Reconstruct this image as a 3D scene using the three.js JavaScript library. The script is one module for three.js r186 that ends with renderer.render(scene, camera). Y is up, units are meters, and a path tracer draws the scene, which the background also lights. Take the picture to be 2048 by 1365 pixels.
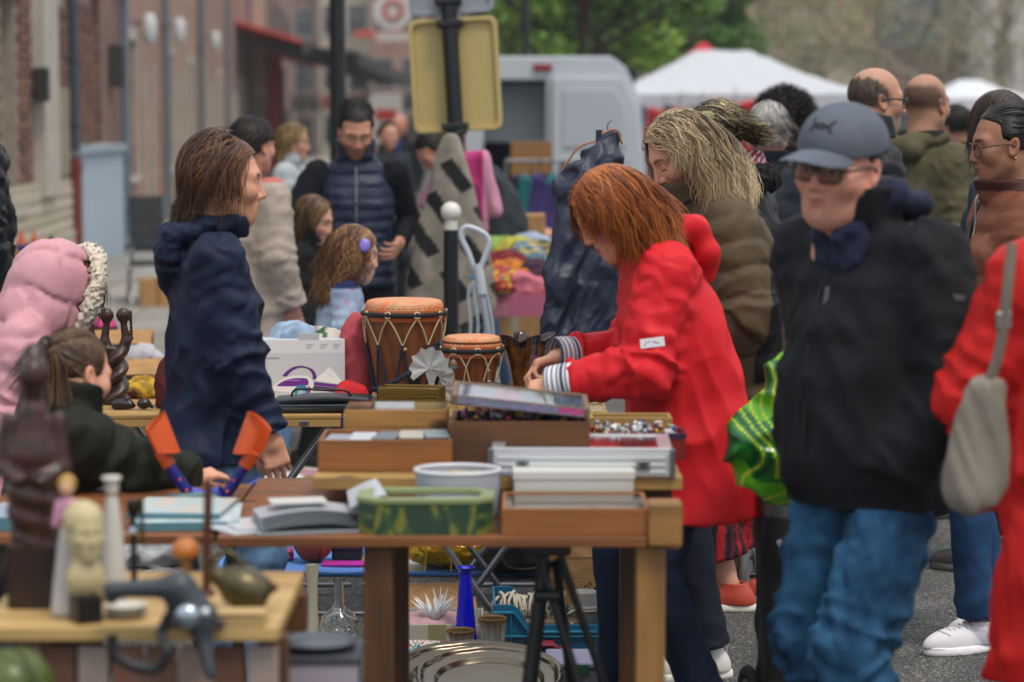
import*as THREE from 'three';
import{mergeGeometries,mergeVertices}from 'three/addons/utils/BufferGeometryUtils.js';
import{RoundedBoxGeometry}from 'three/addons/geometries/RoundedBoxGeometry.js';
const FOCAL=4800,PITCH=Math.atan(422.5 / FOCAL),EYE=1.6;
const scene=new THREE.Scene();
const camera=new THREE.PerspectiveCamera(2*Math.atan(682.5 / FOCAL)*180 / Math.PI,2048 / 1365,0.5,600);
camera.position.set(0,EYE,0);
camera.rotation.set(-PITCH,0,0);
camera.focus=7.35;
camera.userData.fStop=82 / 34;
const renderer=new THREE.WebGLRenderer({antialias:true});
renderer.toneMapping=THREE.LinearToneMapping;
renderer.toneMappingExposure=1.28;
renderer.shadowMap.enabled=true;
{
const w=256,h=128,d=new Float32Array(w*h*4);
for(let j=0;j<h;j++)for(let i=0;i<w;i++){
const el=(j + 0.5)/ h*Math.PI - Math.PI / 2,az=(i + 0.5)/ w*2*Math.PI;
const s=Math.max(0,Math.sin(el));
const L=0.56 + 0.60*s + 0.05*Math.sin(az*3 + el*5)*Math.cos(el);
const k=(j*w + i)*4;
d[k]=L*0.95;d[k + 1]=L*0.985;d[k + 2]=L*1.04;d[k + 3]=1;
}
const t=new THREE.DataTexture(d,w,h,THREE.RGBAFormat,THREE.FloatType);
t.mapping=THREE.EquirectangularReflectionMapping;t.magFilter=t.minFilter=THREE.LinearFilter;t.needsUpdate=true;
scene.background=t;scene.environment=t;
}
const sun=new THREE.DirectionalLight(0xfff3e2,1.5);
sun.position.set(7,22,1);sun.target.position.set(0,0,-9);sun.castShadow=true;sun.shadow.radius=26;
sun.shadow.mapSize.set(2048,2048);
Object.assign(sun.shadow.camera,{left:-25,right:25,top:40,bottom:-40,near:1,far:120});
scene.add(sun,sun.target);
let seed=12345;
const rnd=()=>{seed=(seed*1664525 + 1013904223)>>>0;return seed / 4294967296;};
const rr=(a,b)=>a +(b - a)*rnd();
const reseed=(s)=>{seed=s>>>0;};
const V=(x,y,z)=>new THREE.Vector3(x,y,z);
const lerp=(a,b,t)=>a +(b - a)*t,clamp=(x,a,b)=>x<a?a:x>b?b:x;
const sstep=(a,b,x)=>{const t=clamp((x - a)/(b - a),0,1);return t*t*(3 - 2*t);};
const PERM=new Uint8Array(512);
{const p=[];for(let i=0;i<256;i++)p.push(i);for(let i=255;i>0;i--){const j=Math.floor(rnd()*(i + 1));[p[i],p[j]]=[p[j],p[i]];}for(let i=0;i<512;i++)PERM[i]=p[i & 255];}
const G3=[1,1,0,-1,1,0,1,-1,0,-1,-1,0,1,0,1,-1,0,1,1,0,-1,-1,0,-1,0,1,1,0,-1,1,0,1,-1,0,-1,-1];
function noise(x,y,z){
const X=Math.floor(x),Y=Math.floor(y),Z=Math.floor(z);x -=X;y -=Y;z -=Z;
const u=x*x*x*(x*(x*6 - 15)+ 10),v=y*y*y*(y*(y*6 - 15)+ 10),w=z*z*z*(z*(z*6 - 15)+ 10);
const xi=X & 255,yi=Y & 255,zi=Z & 255;
const g=(h,a,b,c)=>{const k=(h % 12)*3;return G3[k]*a + G3[k + 1]*b + G3[k + 2]*c;};
const A=PERM[xi]+ yi,B=PERM[xi + 1]+ yi,AA=PERM[A & 255]+ zi,AB=PERM[(A + 1)& 255]+ zi,BA=PERM[B & 255]+ zi,BB=PERM[(B + 1)& 255]+ zi;
const l=(t,a,b)=>a + t*(b - a);
return l(w,l(v,l(u,g(PERM[AA & 511],x,y,z),g(PERM[BA & 511],x - 1,y,z)),l(u,g(PERM[AB & 511],x,y - 1,z),g(PERM[BB & 511],x - 1,y - 1,z))),
l(v,l(u,g(PERM[(AA + 1)& 511],x,y,z - 1),g(PERM[(BA + 1)& 511],x - 1,y,z - 1)),l(u,g(PERM[(AB + 1)& 511],x,y - 1,z - 1),g(PERM[(BB + 1)& 511],x - 1,y - 1,z - 1))));
}
const fbm=(x,y,z,o=3)=>{let s=0,a=0.5;for(let i=0;i<o;i++){s +=a*noise(x,y,z);x=x*2.03 + 7.1;y=y*2.03 + 3.7;z=z*2.03 + 1.3;a*=0.5;}return s;};
function W(px,py,z){
const t=PITCH + Math.atan((py - 682.5)/ FOCAL),y=EYE - z*Math.tan(t);
const d=z*Math.cos(PITCH)+(EYE - y)*Math.sin(PITCH);
return V((px - 1024)/ FOCAL*d,y,-z);
}
const X=(px,z,y=0.8)=>(px - 1024)/ FOCAL*(z*Math.cos(PITCH)+(EYE - y)*Math.sin(PITCH));
const D=(py,y=0)=>(EYE - y)/ Math.tan(PITCH + Math.atan((py - 682.5)/ FOCAL));
const lin=(r,g,b)=>new THREE.Color().setRGB(r,g,b);
const C=(hex)=>new THREE.Color(hex);
const mats=new Map();
function M(hex,rough=0.8,o={}){
const key=hex + '|' + rough + '|' + JSON.stringify(o);
if(!mats.has(key)){const m=new THREE.MeshPhysicalMaterial({color:C(hex),roughness:rough,...o});mats.set(key,m);}
return mats.get(key);
}
const vcMat=(rough=0.8,o={})=>{const key='vc' + rough + JSON.stringify(o);if(!mats.has(key))mats.set(key,new THREE.MeshPhysicalMaterial({vertexColors:true,roughness:rough,...o}));return mats.get(key);};
function tex(w,h,fn,{srgb=true,repeat}={}){
const d=new Uint8Array(w*h*4);
for(let j=0;j<h;j++)for(let i=0;i<w;i++){const c=fn(i / w,j / h,i,j),k=(j*w + i)*4;for(let q=0;q<3;q++)d[k + q]=clamp(Array.isArray(c)?c[q]:c,0,255);d[k + 3]=255;}
const t=new THREE.DataTexture(d,w,h);t.wrapS=t.wrapT=THREE.RepeatWrapping;t.magFilter=THREE.LinearFilter;t.minFilter=THREE.LinearMipmapLinearFilter;t.generateMipmaps=true;
if(srgb)t.colorSpace=THREE.SRGBColorSpace;if(repeat)t.repeat.set(...repeat);t.needsUpdate=true;return t;
}
function canvasTex(w,h,draw){
const c=document.createElement('canvas');c.width=w;c.height=h;const g=c.getContext('2d');draw(g,w,h);
const t=new THREE.CanvasTexture(c);t.colorSpace=THREE.SRGBColorSpace;t.magFilter=THREE.LinearFilter;return t;
}
const tn=(u,v,fu,fv,s)=>{const a=u*2*Math.PI,b=v*2*Math.PI;return noise(Math.cos(a)*fu + s,Math.sin(a)*fu + Math.cos(b)*fv,Math.sin(b)*fv + s*1.7);};
function woodMat(hex,{rough=0.6,contrast=1,knots=3,s=1}={}){
const c=C(hex),base=[c.r,c.g,c.b].map((x)=>255*(x<=0.0031308?12.92*x:1.055*Math.pow(x,1 / 2.4)- 0.055));
const K=[];for(let i=0;i<knots;i++)K.push([rnd(),rnd(),rr(0.012,0.022)]);
const f=(u,v)=>{
let warp=0,dark=0;
for(const[ku,kv,kr]of K){let du=u - ku,dv=v - kv;du -=Math.round(du);dv -=Math.round(dv);const q=Math.sqrt(du*du*0.35 + dv*dv);warp +=Math.exp(-q*q /(kr*kr*9))*Math.sign(dv)*kr*1.5;dark=Math.max(dark,sstep(kr*1.1,kr*0.3,q));}
const y=v + warp + 0.03*tn(u,v,0.35,0.35,s*3.1);
const g=Math.sin(y*2*Math.PI*9 + 3*tn(u,v,0.5,0.6,s))*0.5 + 0.5,fine=tn(u,v,1.2,26,s + 5);
const m=1 + contrast*(-0.16*Math.pow(g,2.5)+ 0.10*fine + 0.10*tn(u,v,0.8,0.8,s + 9))- dark*0.55;
return[base[0]*m,base[1]*m*(1 - dark*0.1),base[2]*(m*0.98 - 0.03)];
};
const t=tex(512,256,f);
return new THREE.MeshPhysicalMaterial({map:t,roughness:rough,bumpMap:t,bumpScale:0.0004});
}
const used=new Map();
function numbered(n){const k=used.get(n)||0;used.set(n,k + 1);return k?n + '_' + String(k).padStart(3,'0'):n;}
function thing(name,label,category,pos=[0,0,0],turn=0,o={}){
const g=new THREE.Group();g.name=numbered(name);g.position.set(...(pos.toArray?pos.toArray():pos));g.rotation.y=turn;
g.userData={label,category};if(o.group)g.userData.group=o.group;if(o.kind)g.userData.kind=o.kind;
scene.add(g);return g;
}
function part(parent,name,geo,mat,o={}){
if(Array.isArray(geo))geo=merge(geo);
const m=new THREE.Mesh(geo,mat);m.name=name;m.castShadow=m.receiveShadow=true;
if(o.label)m.userData.label=o.label;if(o.kind)m.userData.kind=o.kind;
if(o.pos)m.position.set(...o.pos);if(o.rot)m.rotation.set(...o.rot);
parent.add(m);return m;
}
function single(name,label,category,geo,mat,o={}){
if(Array.isArray(geo))geo=merge(geo);
const m=new THREE.Mesh(geo,mat);m.name=numbered(name);m.castShadow=m.receiveShadow=true;m.userData={label,category};
if(o.group)m.userData.group=o.group;if(o.kind)m.userData.kind=o.kind;
if(o.pos)m.position.set(...(o.pos.toArray?o.pos.toArray():o.pos));if(o.rot)m.rotation.set(...o.rot);scene.add(m);return m;
}
function structure(name,geo,mat){if(Array.isArray(geo))geo=merge(geo);const m=new THREE.Mesh(geo,mat);m.name=numbered(name);m.castShadow=m.receiveShadow=true;m.userData={kind:'structure'};scene.add(m);return m;}
function merge(list){
list=list.map((g)=>{g=g.index?g.toNonIndexed():g;if(!g.attributes.uv)g.setAttribute('uv',new THREE.BufferAttribute(new Float32Array(g.attributes.position.count*2),2));if(!g.attributes.normal)g.computeVertexNormals();for(const k of Object.keys(g.attributes))if(!['position','normal','uv','color'].includes(k))g.deleteAttribute(k);return g;});
if(list.some((g)=>g.attributes.color))for(const g of list)if(!g.attributes.color)g.setAttribute('color',new THREE.BufferAttribute(new Float32Array(g.attributes.position.count*3).fill(1),3));
return list.length===1?list[0]:mergeGeometries(list);
}
const tf=(g,x=0,y=0,z=0,rx=0,ry=0,rz=0)=>{if(rx||ry||rz)g.applyMatrix4(new THREE.Matrix4().makeRotationFromEuler(new THREE.Euler(rx,ry,rz)));return g.translate(x,y,z);};
function boxUV(g,scale=1,grain=0,off=0){
g=g.index?g.toNonIndexed():g;const p=g.attributes.position,n=p.count,uv=new Float32Array(n*2);
const a=V(0,0,0),b=V(0,0,0),c=V(0,0,0);
for(let i=0;i<n;i +=3){
a.fromBufferAttribute(p,i);b.fromBufferAttribute(p,i + 1);c.fromBufferAttribute(p,i + 2);
const nn=b.clone().sub(a).cross(c.clone().sub(a)),ax=[Math.abs(nn.x),Math.abs(nn.y),Math.abs(nn.z)],m=ax.indexOf(Math.max(...ax));
let axes=[0,1,2].filter((k)=>k!==m);if(axes[1]===grain)axes.reverse();
for(let k=0;k<3;k++){const q=[p.getX(i + k),p.getY(i + k),p.getZ(i + k)];uv[(i + k)*2]=q[axes[0]]*scale + off;uv[(i + k)*2 + 1]=q[axes[1]]*scale + off*1.7 + m*0.31;}
}
g.setAttribute('uv',new THREE.BufferAttribute(uv,2));return g;
}
const box=(w,h,d,x=0,y=0,z=0,r=0)=>tf(r?new RoundedBoxGeometry(w,h,d,2,Math.min(r,w / 2.01,h / 2.01,d / 2.01)):new THREE.BoxGeometry(w,h,d),x,y,z);
const wbox=(w,h,d,x=0,y=0,z=0,r=0.003,grain=0)=>boxUV(box(w,h,d,x,y,z,r),1,grain,rnd()*3);
const cyl=(r0,r1,h,x=0,y=0,z=0,n=20,open=false)=>tf(new THREE.CylinderGeometry(r1,r0,h,n,1,open),x,y + h / 2,z);
const ball=(r,x=0,y=0,z=0,n=20)=>tf(new THREE.SphereGeometry(r,n,Math.ceil(n*0.7)),x,y,z);
const lathe=(pts,n=28)=>new THREE.LatheGeometry(pts.map(([r,y])=>new THREE.Vector2(Math.max(r,1e-4),y)),n);
function tube(pts,r,seg=24,rad=6,closed=false){return new THREE.TubeGeometry(new THREE.CatmullRomCurve3(pts.map((p)=>p.isVector3?p:V(...p)),closed),seg,r,rad,closed);}
function bar(a,b,r,n=10){a=a.isVector3?a:V(...a);b=b.isVector3?b:V(...b);const d=b.clone().sub(a),L=d.length();const g=new THREE.CylinderGeometry(r,r,L,n);g.applyQuaternion(new THREE.Quaternion().setFromUnitVectors(V(0,1,0),d.normalize()));return g.translate((a.x + b.x)/ 2,(a.y + b.y)/ 2,(a.z + b.z)/ 2);}
function plank(a,b,w,t){a=V(...a);b=V(...b);const d=b.clone().sub(a),L=d.length();const g=new THREE.BoxGeometry(w,L,t);g.applyQuaternion(new THREE.Quaternion().setFromUnitVectors(V(0,1,0),d.normalize()));return g.translate((a.x + b.x)/ 2,(a.y + b.y)/ 2,(a.z + b.z)/ 2);}
function shapeOf(pts){const s=new THREE.Shape();pts.forEach(([x,y],i)=>i?s.lineTo(x,y):s.moveTo(x,y));return s;}
function extrude(pts,depth,bevel=0,holes=[]){const s=shapeOf(pts);for(const h of holes)s.holes.push(new THREE.Path(h.map(([x,y])=>new THREE.Vector2(x,y))));return new THREE.ExtrudeGeometry(s,{depth,bevelEnabled:bevel>0,bevelSize:bevel,bevelThickness:bevel,bevelSegments:2,curveSegments:8});}
function paint(g,c){const col=c.isColor?c:C(c),n=g.attributes.position.count,a=new Float32Array(n*3);for(let i=0;i<n;i++){a[i*3]=col.r;a[i*3 + 1]=col.g;a[i*3 + 2]=col.b;}g.setAttribute('color',new THREE.BufferAttribute(a,3));return g;}
function skin(f,lo,hi,h,color,opt={}){
const nx=Math.ceil((hi[0]- lo[0])/ h)+ 2,ny=Math.ceil((hi[1]- lo[1])/ h)+ 2,nz=Math.ceil((hi[2]- lo[2])/ h)+ 2;
const vals=new Float32Array(nx*ny*nz),B=5,half=B*h*0.5,reach=half*1.7321*(opt.slack||1.6)+ h;
const at=(i,j,k)=>i + nx*(j + ny*k);
for(let k0=0;k0<nz;k0 +=B)for(let j0=0;j0<ny;j0 +=B)for(let i0=0;i0<nx;i0 +=B){
const c=f(lo[0]+ i0*h + half,lo[1]+ j0*h + half,lo[2]+ k0*h + half),far=Math.abs(c)>reach;
for(let k=k0;k<Math.min(k0 + B,nz);k++)for(let j=j0;j<Math.min(j0 + B,ny);j++)for(let i=i0;i<Math.min(i0 + B,nx);i++)
vals[at(i,j,k)]=far?c:f(lo[0]+ i*h,lo[1]+ j*h,lo[2]+ k*h);
}
const id=new Int32Array(nx*ny*nz).fill(-1),P=[],I=[];
for(let k=0;k<nz - 1;k++)for(let j=0;j<ny - 1;j++)for(let i=0;i<nx - 1;i++){
let m=0;const v=[0,0,0,0,0,0,0,0];
for(let c=0;c<8;c++){v[c]=vals[at(i +(c & 1),j +((c>>1)& 1),k +(c>>2))];if(v[c]<0)m |=1<<c;}
if(m===0||m===255)continue;
let sx=0,sy=0,sz=0,n=0;
for(let c=0;c<8;c++)for(let b=0;b<3;b++){const e=c |(1<<b);if(e===c||((m>>c)& 1)===((m>>e)& 1))continue;const t=v[c]/(v[c]- v[e]);sx +=(c & 1)+(b===0?t:0);sy +=((c>>1)& 1)+(b===1?t:0);sz +=(c>>2)+(b===2?t:0);n++;}
id[at(i,j,k)]=P.length / 3;P.push(lo[0]+(i + sx / n)*h,lo[1]+(j + sy / n)*h,lo[2]+(k + sz / n)*h);
}
const quad=(a,b,c,d,flip)=>{if(a<0||b<0||c<0||d<0)return;if(flip)I.push(a,c,b,a,d,c);else I.push(a,b,c,a,c,d);};
for(let k=1;k<nz - 1;k++)for(let j=1;j<ny - 1;j++)for(let i=1;i<nx - 1;i++){
const s=vals[at(i,j,k)]<0;
if(s!==(vals[at(i + 1,j,k)]<0))quad(id[at(i,j - 1,k - 1)],id[at(i,j,k - 1)],id[at(i,j,k)],id[at(i,j - 1,k)],!s);
if(s!==(vals[at(i,j + 1,k)]<0))quad(id[at(i - 1,j,k - 1)],id[at(i - 1,j,k)],id[at(i,j,k)],id[at(i,j,k - 1)],!s);
if(s!==(vals[at(i,j,k + 1)]<0))quad(id[at(i - 1,j - 1,k)],id[at(i,j - 1,k)],id[at(i,j,k)],id[at(i - 1,j,k)],!s);
}
const g=new THREE.BufferGeometry(),pos=new Float32Array(P);
g.setAttribute('position',new THREE.BufferAttribute(pos,3));g.setIndex(I);g.computeVertexNormals();
if(color){const n=pos.length / 3,a=new Float32Array(n*3),N=g.attributes.normal.array;for(let i=0;i<n;i++){const c=color(pos[i*3],pos[i*3 + 1],pos[i*3 + 2],N[i*3],N[i*3 + 1],N[i*3 + 2]);a[i*3]=c[0];a[i*3 + 1]=c[1];a[i*3 + 2]=c[2];}g.setAttribute('color',new THREE.BufferAttribute(a,3));}
return g;
}
const smin=(a,b,k)=>{const h=Math.max(k - Math.abs(a - b),0)/ k;return Math.min(a,b)- h*h*k*0.25;};
const smax=(a,b,k)=>-smin(-a,-b,k);
const sphere=(x,y,z,cx,cy,cz,r)=>Math.sqrt((x - cx)**2 +(y - cy)**2 +(z - cz)**2)- r;
function ellip(x,y,z,cx,cy,cz,a,b,c){x -=cx;y -=cy;z -=cz;const k0=Math.sqrt((x / a)**2 +(y / b)**2 +(z / c)**2);if(k0<1e-6)return -Math.min(a,b,c);const k1=Math.sqrt((x /(a*a))**2 +(y /(b*b))**2 +(z /(c*c))**2);return k0*(k0 - 1)/ k1;}
let capT=0;
function caps(x,y,z,a,b,ra,rb){
const dx=b[0]- a[0],dy=b[1]- a[1],dz=b[2]- a[2],px=x - a[0],py=y - a[1],pz=z - a[2];
const t=clamp((px*dx + py*dy + pz*dz)/(dx*dx + dy*dy + dz*dz + 1e-12),0,1);capT=t;
return Math.sqrt((px - t*dx)**2 +(py - t*dy)**2 +(pz - t*dz)**2)-(ra +(rb - ra)*t);
}
function rbox(x,y,z,cx,cy,cz,a,b,c,r){const qx=Math.abs(x - cx)- a + r,qy=Math.abs(y - cy)- b + r,qz=Math.abs(z - cz)- c + r;return Math.sqrt(Math.max(qx,0)**2 + Math.max(qy,0)**2 + Math.max(qz,0)**2)+ Math.min(Math.max(qx,qy,qz),0)- r;}
let loftS=0,loftU=0,loftVv=0;
function loft(x,y,z,S){
let best=1e9,bi=0,bt=0;
for(let i=0;i<S.length - 1;i++){
const p=S[i].c,q=S[i + 1].c,dx=q[0]- p[0],dy=q[1]- p[1],dz=q[2]- p[2],wx=x - p[0],wy=y - p[1],wz=z - p[2];
const t=clamp((wx*dx + wy*dy + wz*dz)/(dx*dx + dy*dy + dz*dz),0,1),d=(wx - t*dx)**2 +(wy - t*dy)**2 +(wz - t*dz)**2;
if(d<best){best=d;bi=i;bt=t;}
}
const A=S[bi],B=S[bi + 1],t=bt,t2=t*t*(3 - 2*t);
const L=(k)=>A[k]+(B[k]- A[k])*t2;
const cx=A.c[0]+(B.c[0]- A.c[0])*t,cy=A.c[1]+(B.c[1]- A.c[1])*t,cz=A.c[2]+(B.c[2]- A.c[2])*t;
const wx=x - cx,wy=y - cy,wz=z - cz;
const u=wx*lerp(A.R[0],B.R[0],t)+ wy*lerp(A.R[1],B.R[1],t)+ wz*lerp(A.R[2],B.R[2],t);
const v=wx*lerp(A.F[0],B.F[0],t)+ wy*lerp(A.F[1],B.F[1],t)+ wz*lerp(A.F[2],B.F[2],t);
loftS=A.s +(B.s - A.s)*t;loftU=u;loftVv=v;
const a=L('a'),b=v>0?L('f'):L('b');
const k0=Math.pow(Math.pow(Math.abs(u)/ a,2.35)+ Math.pow(Math.abs(v)/ b,2.35),1 / 2.35),k1=Math.sqrt((u /(a*a))**2 +(v /(b*b))**2);
const d2=k1<1e-6?-Math.min(a,b):Math.max(k0*(k0 - 1)/ k1,-Math.min(a,b));
let w=0;
if((bi===0&&t===0)||(bi===S.length - 2&&t===1))w=Math.sqrt(Math.max(0,wx*wx + wy*wy + wz*wz - u*u - v*v));
return w>0?(d2>0?Math.sqrt(d2*d2 + w*w):Math.max(d2,w)):d2;
}
const arr=(v)=>[v.x,v.y,v.z];
const vsub=(a,b)=>[a[0]- b[0],a[1]- b[1],a[2]- b[2]],vadd=(a,b)=>[a[0]+ b[0],a[1]+ b[1],a[2]+ b[2]],vmul=(a,k)=>[a[0]*k,a[1]*k,a[2]*k];
const vlen=(a)=>Math.hypot(a[0],a[1],a[2]),vnorm=(a)=>vmul(a,1 /(vlen(a)+ 1e-9)),vdot=(a,b)=>a[0]*b[0]+ a[1]*b[1]+ a[2]*b[2];
const vcross=(a,b)=>[a[1]*b[2]- a[2]*b[1],a[2]*b[0]- a[0]*b[2],a[0]*b[1]- a[1]*b[0]];
const rgb=(hex)=>{const c=C(hex);return[c.r,c.g,c.b];};
const mixc=(a,b,t)=>[lerp(a[0],b[0],t),lerp(a[1],b[1],t),lerp(a[2],b[2],t)];
function headField(h){
const w=h.wide??1,jw=h.jaw??1,ns=h.nose??1,fat=h.fat??0,male=h.male?1:0,kid=h.kid?1:0;
return(x,y,z)=>{
const ax=Math.abs(x)/ w;
let d=ellip(ax,y,z,0,0.036,-0.013,0.075,0.088,0.097);
d=smin(d,ellip(ax,y,z,0,-0.032,0.014,0.057 + fat*0.008,0.078,0.074),0.04);
d=smin(d,caps(ax,y,z,[0.048*jw + fat*0.008,-0.052,0.004],[0.012,-0.094,0.058],0.020 + fat*0.01,0.019 + fat*0.006),0.035);
d=smin(d,sphere(ax,y,z,0,-0.097 + kid*0.008,0.062,0.017 + male*0.003),0.028);
if(fat)d=smin(d,ellip(ax,y,z,0,-0.10,0.022,0.052*fat + 0.02,0.030,0.05),0.04);
d=smin(d,sphere(ax,y,z,0.042,-0.020,0.058,0.024 + fat*0.006 + kid*0.006),0.03);
d=smin(d,caps(ax,y,z,[0.046,0.026,0.066],[0,0.028,0.079],0.012,0.013 + male*0.002),0.022);
d=smax(d,-ellip(ax,y,z,0.033,0.004,0.102,0.024,0.016,0.022),0.018);
d=smin(d,sphere(ax,y,z,0.031,0.003,0.0715,0.0135),0.008);
d=smin(d,ellip(ax,y,z,0,-0.064,0.070,0.030,0.026,0.022),0.022);
const n1=[0,0.018,0.086],n2=[0,-0.029,0.0925 + 0.0105*ns];
d=smin(d,caps(ax,y,z,n1,n2,0.0072,0.0098*ns),0.012);
d=smin(d,sphere(ax,y,z,0.012*ns,-0.034,0.091 + 0.002*ns,0.0078*ns),0.008);
d=smax(d,-sphere(ax,y,z,0.007,-0.0445,0.100,0.0038),0.004);
d=smin(d,caps(ax,y,z,[0,-0.0585,0.0925],[0.021,-0.0635,0.081],0.0050,0.0028),0.006);
d=smin(d,caps(ax,y,z,[0,-0.0700,0.0905],[0.019,-0.0655,0.081],0.0062,0.0030),0.006);
d=smax(d,-ellip(ax,y,z,0,-0.0642,0.100,0.024,0.0018,0.010),0.004);
d=smax(d,-sphere(ax,y,z,0,-0.081,0.098,0.011),0.012);
d=smin(d,caps(ax,y,z,[0,-0.055,-0.022],[0,-0.20,-0.040],0.050 + male*0.006 + fat*0.008,0.056 + male*0.010 + fat*0.012),0.03);
let e=ellip(x>0?ax*w:ax*w,y,z +(y*0.25),0.078*w,-0.004,-0.012,0.010,0.031,0.0185);
e=smax(e,-ellip(ax*w,y,z + y*0.25,0.088*w,-0.002,-0.008,0.010,0.021,0.011),0.006);
d=smin(d,e,0.006);
return d;
};
}
function headColor(h){
const sk=rgb(h.skin||'#d9a184'),red=mixc(sk,rgb(h.flush||'#c4705a'),0.55),lip=rgb(h.lips||'#b4635a'),brow=rgb(h.brow||'#4a352a'),stub=h.stubble?rgb(h.stubble):null,w=h.wide??1;
return(x,y,z)=>{
const ax=Math.abs(x)/ w;
let c=sk;
const n=fbm(x*60,y*60,z*60)*0.5 + 0.1;
c=mixc(c,red,clamp(n*0.6 + Math.exp(-(((ax - 0.042)/ 0.022)**2 +((y + 0.03)/ 0.022)**2))*0.5*(z>0.02?1:0)+ Math.exp(-((ax / 0.016)**2 +((y + 0.032)/ 0.018)**2))*(z>0.08?0.5:0)+(Math.abs(x)>0.075*w&&Math.abs(y)<0.04?0.5:0),0,1));
if(stub){const s=sstep(-0.030,-0.055,y +(z<0.03?0.02:0))*(z>-0.03?1:0)*sstep(-0.125,-0.11,y);const cut=ax<0.018&&y>-0.060&&y<-0.05?1:1;c=mixc(c,stub,s*cut*(h.stubbleAmt??0.5)*(0.75 + 0.5*noise(x*300,y*300,z*300)));}
if(z>0.05){
const lw=ax<0.022?1:0;if(lw&&y<-0.0545 + ax*-0.1&&y>-0.0765 + ax*0.25&&z>0.076)c=mixc(c,lip,0.85);
const by=0.0245 + 0.006*Math.sin((ax - 0.012)/ 0.036*2.4);if(ax>0.012&&ax<0.054&&Math.abs(y - by)<0.0048*(1.2 -(ax - 0.012)/ 0.06))c=mixc(c,brow,h.browAmt??0.8);
if(!h.closed){
const ex=(ax - 0.031)/ 0.0135,ey=(y - 0.0015 -(h.look??0)*0.002)/ 0.0056;
const r=ex*ex + ey*ey;
if(r<1){const gx=x / w - Math.sign(x)*0.031 -(h.gaze??0)*0.004;c=(gx*gx +(y - 0.002)**2<0.0000300)?[0.02,0.014,0.01]:[0.55,0.5,0.46];if(ey>0.55)c=mixc(c,[0.03,0.02,0.015],0.8);}
else if(r<1.7&&ey>0)c=mixc(c,[0.05,0.03,0.02],0.6);
}else{const ey=y - 0.0005 + 3*(ax - 0.031)**2*4;if(Math.abs(ax - 0.031)<0.0145&&Math.abs(ey + 0.004)<0.0019)c=mixc(c,[0.04,0.025,0.02],0.85);}
}
if(h.scalp&&y>0.0)c=h.scalp(x,y,z,c);
return c;
};
}
function handGeo(curl=0.4,spread=0.06,cell=0.0035,thumbIn=0.5){
const bones=[],L=[[0.042,0.026,0.021],[0.046,0.029,0.022],[0.043,0.027,0.021],[0.034,0.021,0.018]],R=[0.0088,0.0090,0.0086,0.0076];
for(let i=0;i<4;i++){
let p=[0.029 - i*0.0195,0.088 -(i===3?0.010:i===0?0.003:0),0],a=0;const s=(1.5 - i)*spread;
for(let j=0;j<3;j++){a +=(curl +(i*0.08))*(j===0?0.8:1.1);const dir=[Math.sin(s)*Math.cos(a),Math.cos(a)*Math.cos(s),Math.sin(a)],q=vadd(p,vmul(dir,L[i][j]));bones.push([p,q,R[i]*(1 - j*0.08),R[i]*(0.93 - j*0.08)]);p=q;}
}
const t0=[0.026,0.022,0.006],t1=[0.050,0.048,0.014 + thumbIn*0.012],t2=[0.054 - thumbIn*0.012,0.078,0.020 + thumbIn*0.022],t3=[0.050 - thumbIn*0.022,0.100,0.024 + thumbIn*0.03];
bones.push([t0,t1,0.0155,0.0115],[t1,t2,0.0112,0.0102],[t2,t3,0.0100,0.0085]);
const f=(x,y,z)=>{
let d=rbox(x,y,z,-0.001,0.050,0.001,0.039,0.046,0.0135,0.013);
d=smin(d,ellip(x,y,z,0.024,0.032,0.010,0.018,0.032,0.013),0.01);
d=smin(d,caps(x,y,z,[0,-0.06,0],[0,0.02,0],0.027,0.029),0.02);
let e=1;for(const b of bones){const q=caps(x,y,z,b[0],b[1],b[2],b[3]);e=Math.min(e,q);}
return smin(d,e,0.007);
};
return skin(f,[-0.075,-0.095,-0.05],[0.085,0.22,0.14],cell);
}
const handCache=new Map();
function hand(curl,cell,thumbIn){const k=[curl,cell,thumbIn].join();if(!handCache.has(k))handCache.set(k,handGeo(curl,0.05,cell,thumbIn));return handCache.get(k);}
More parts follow.
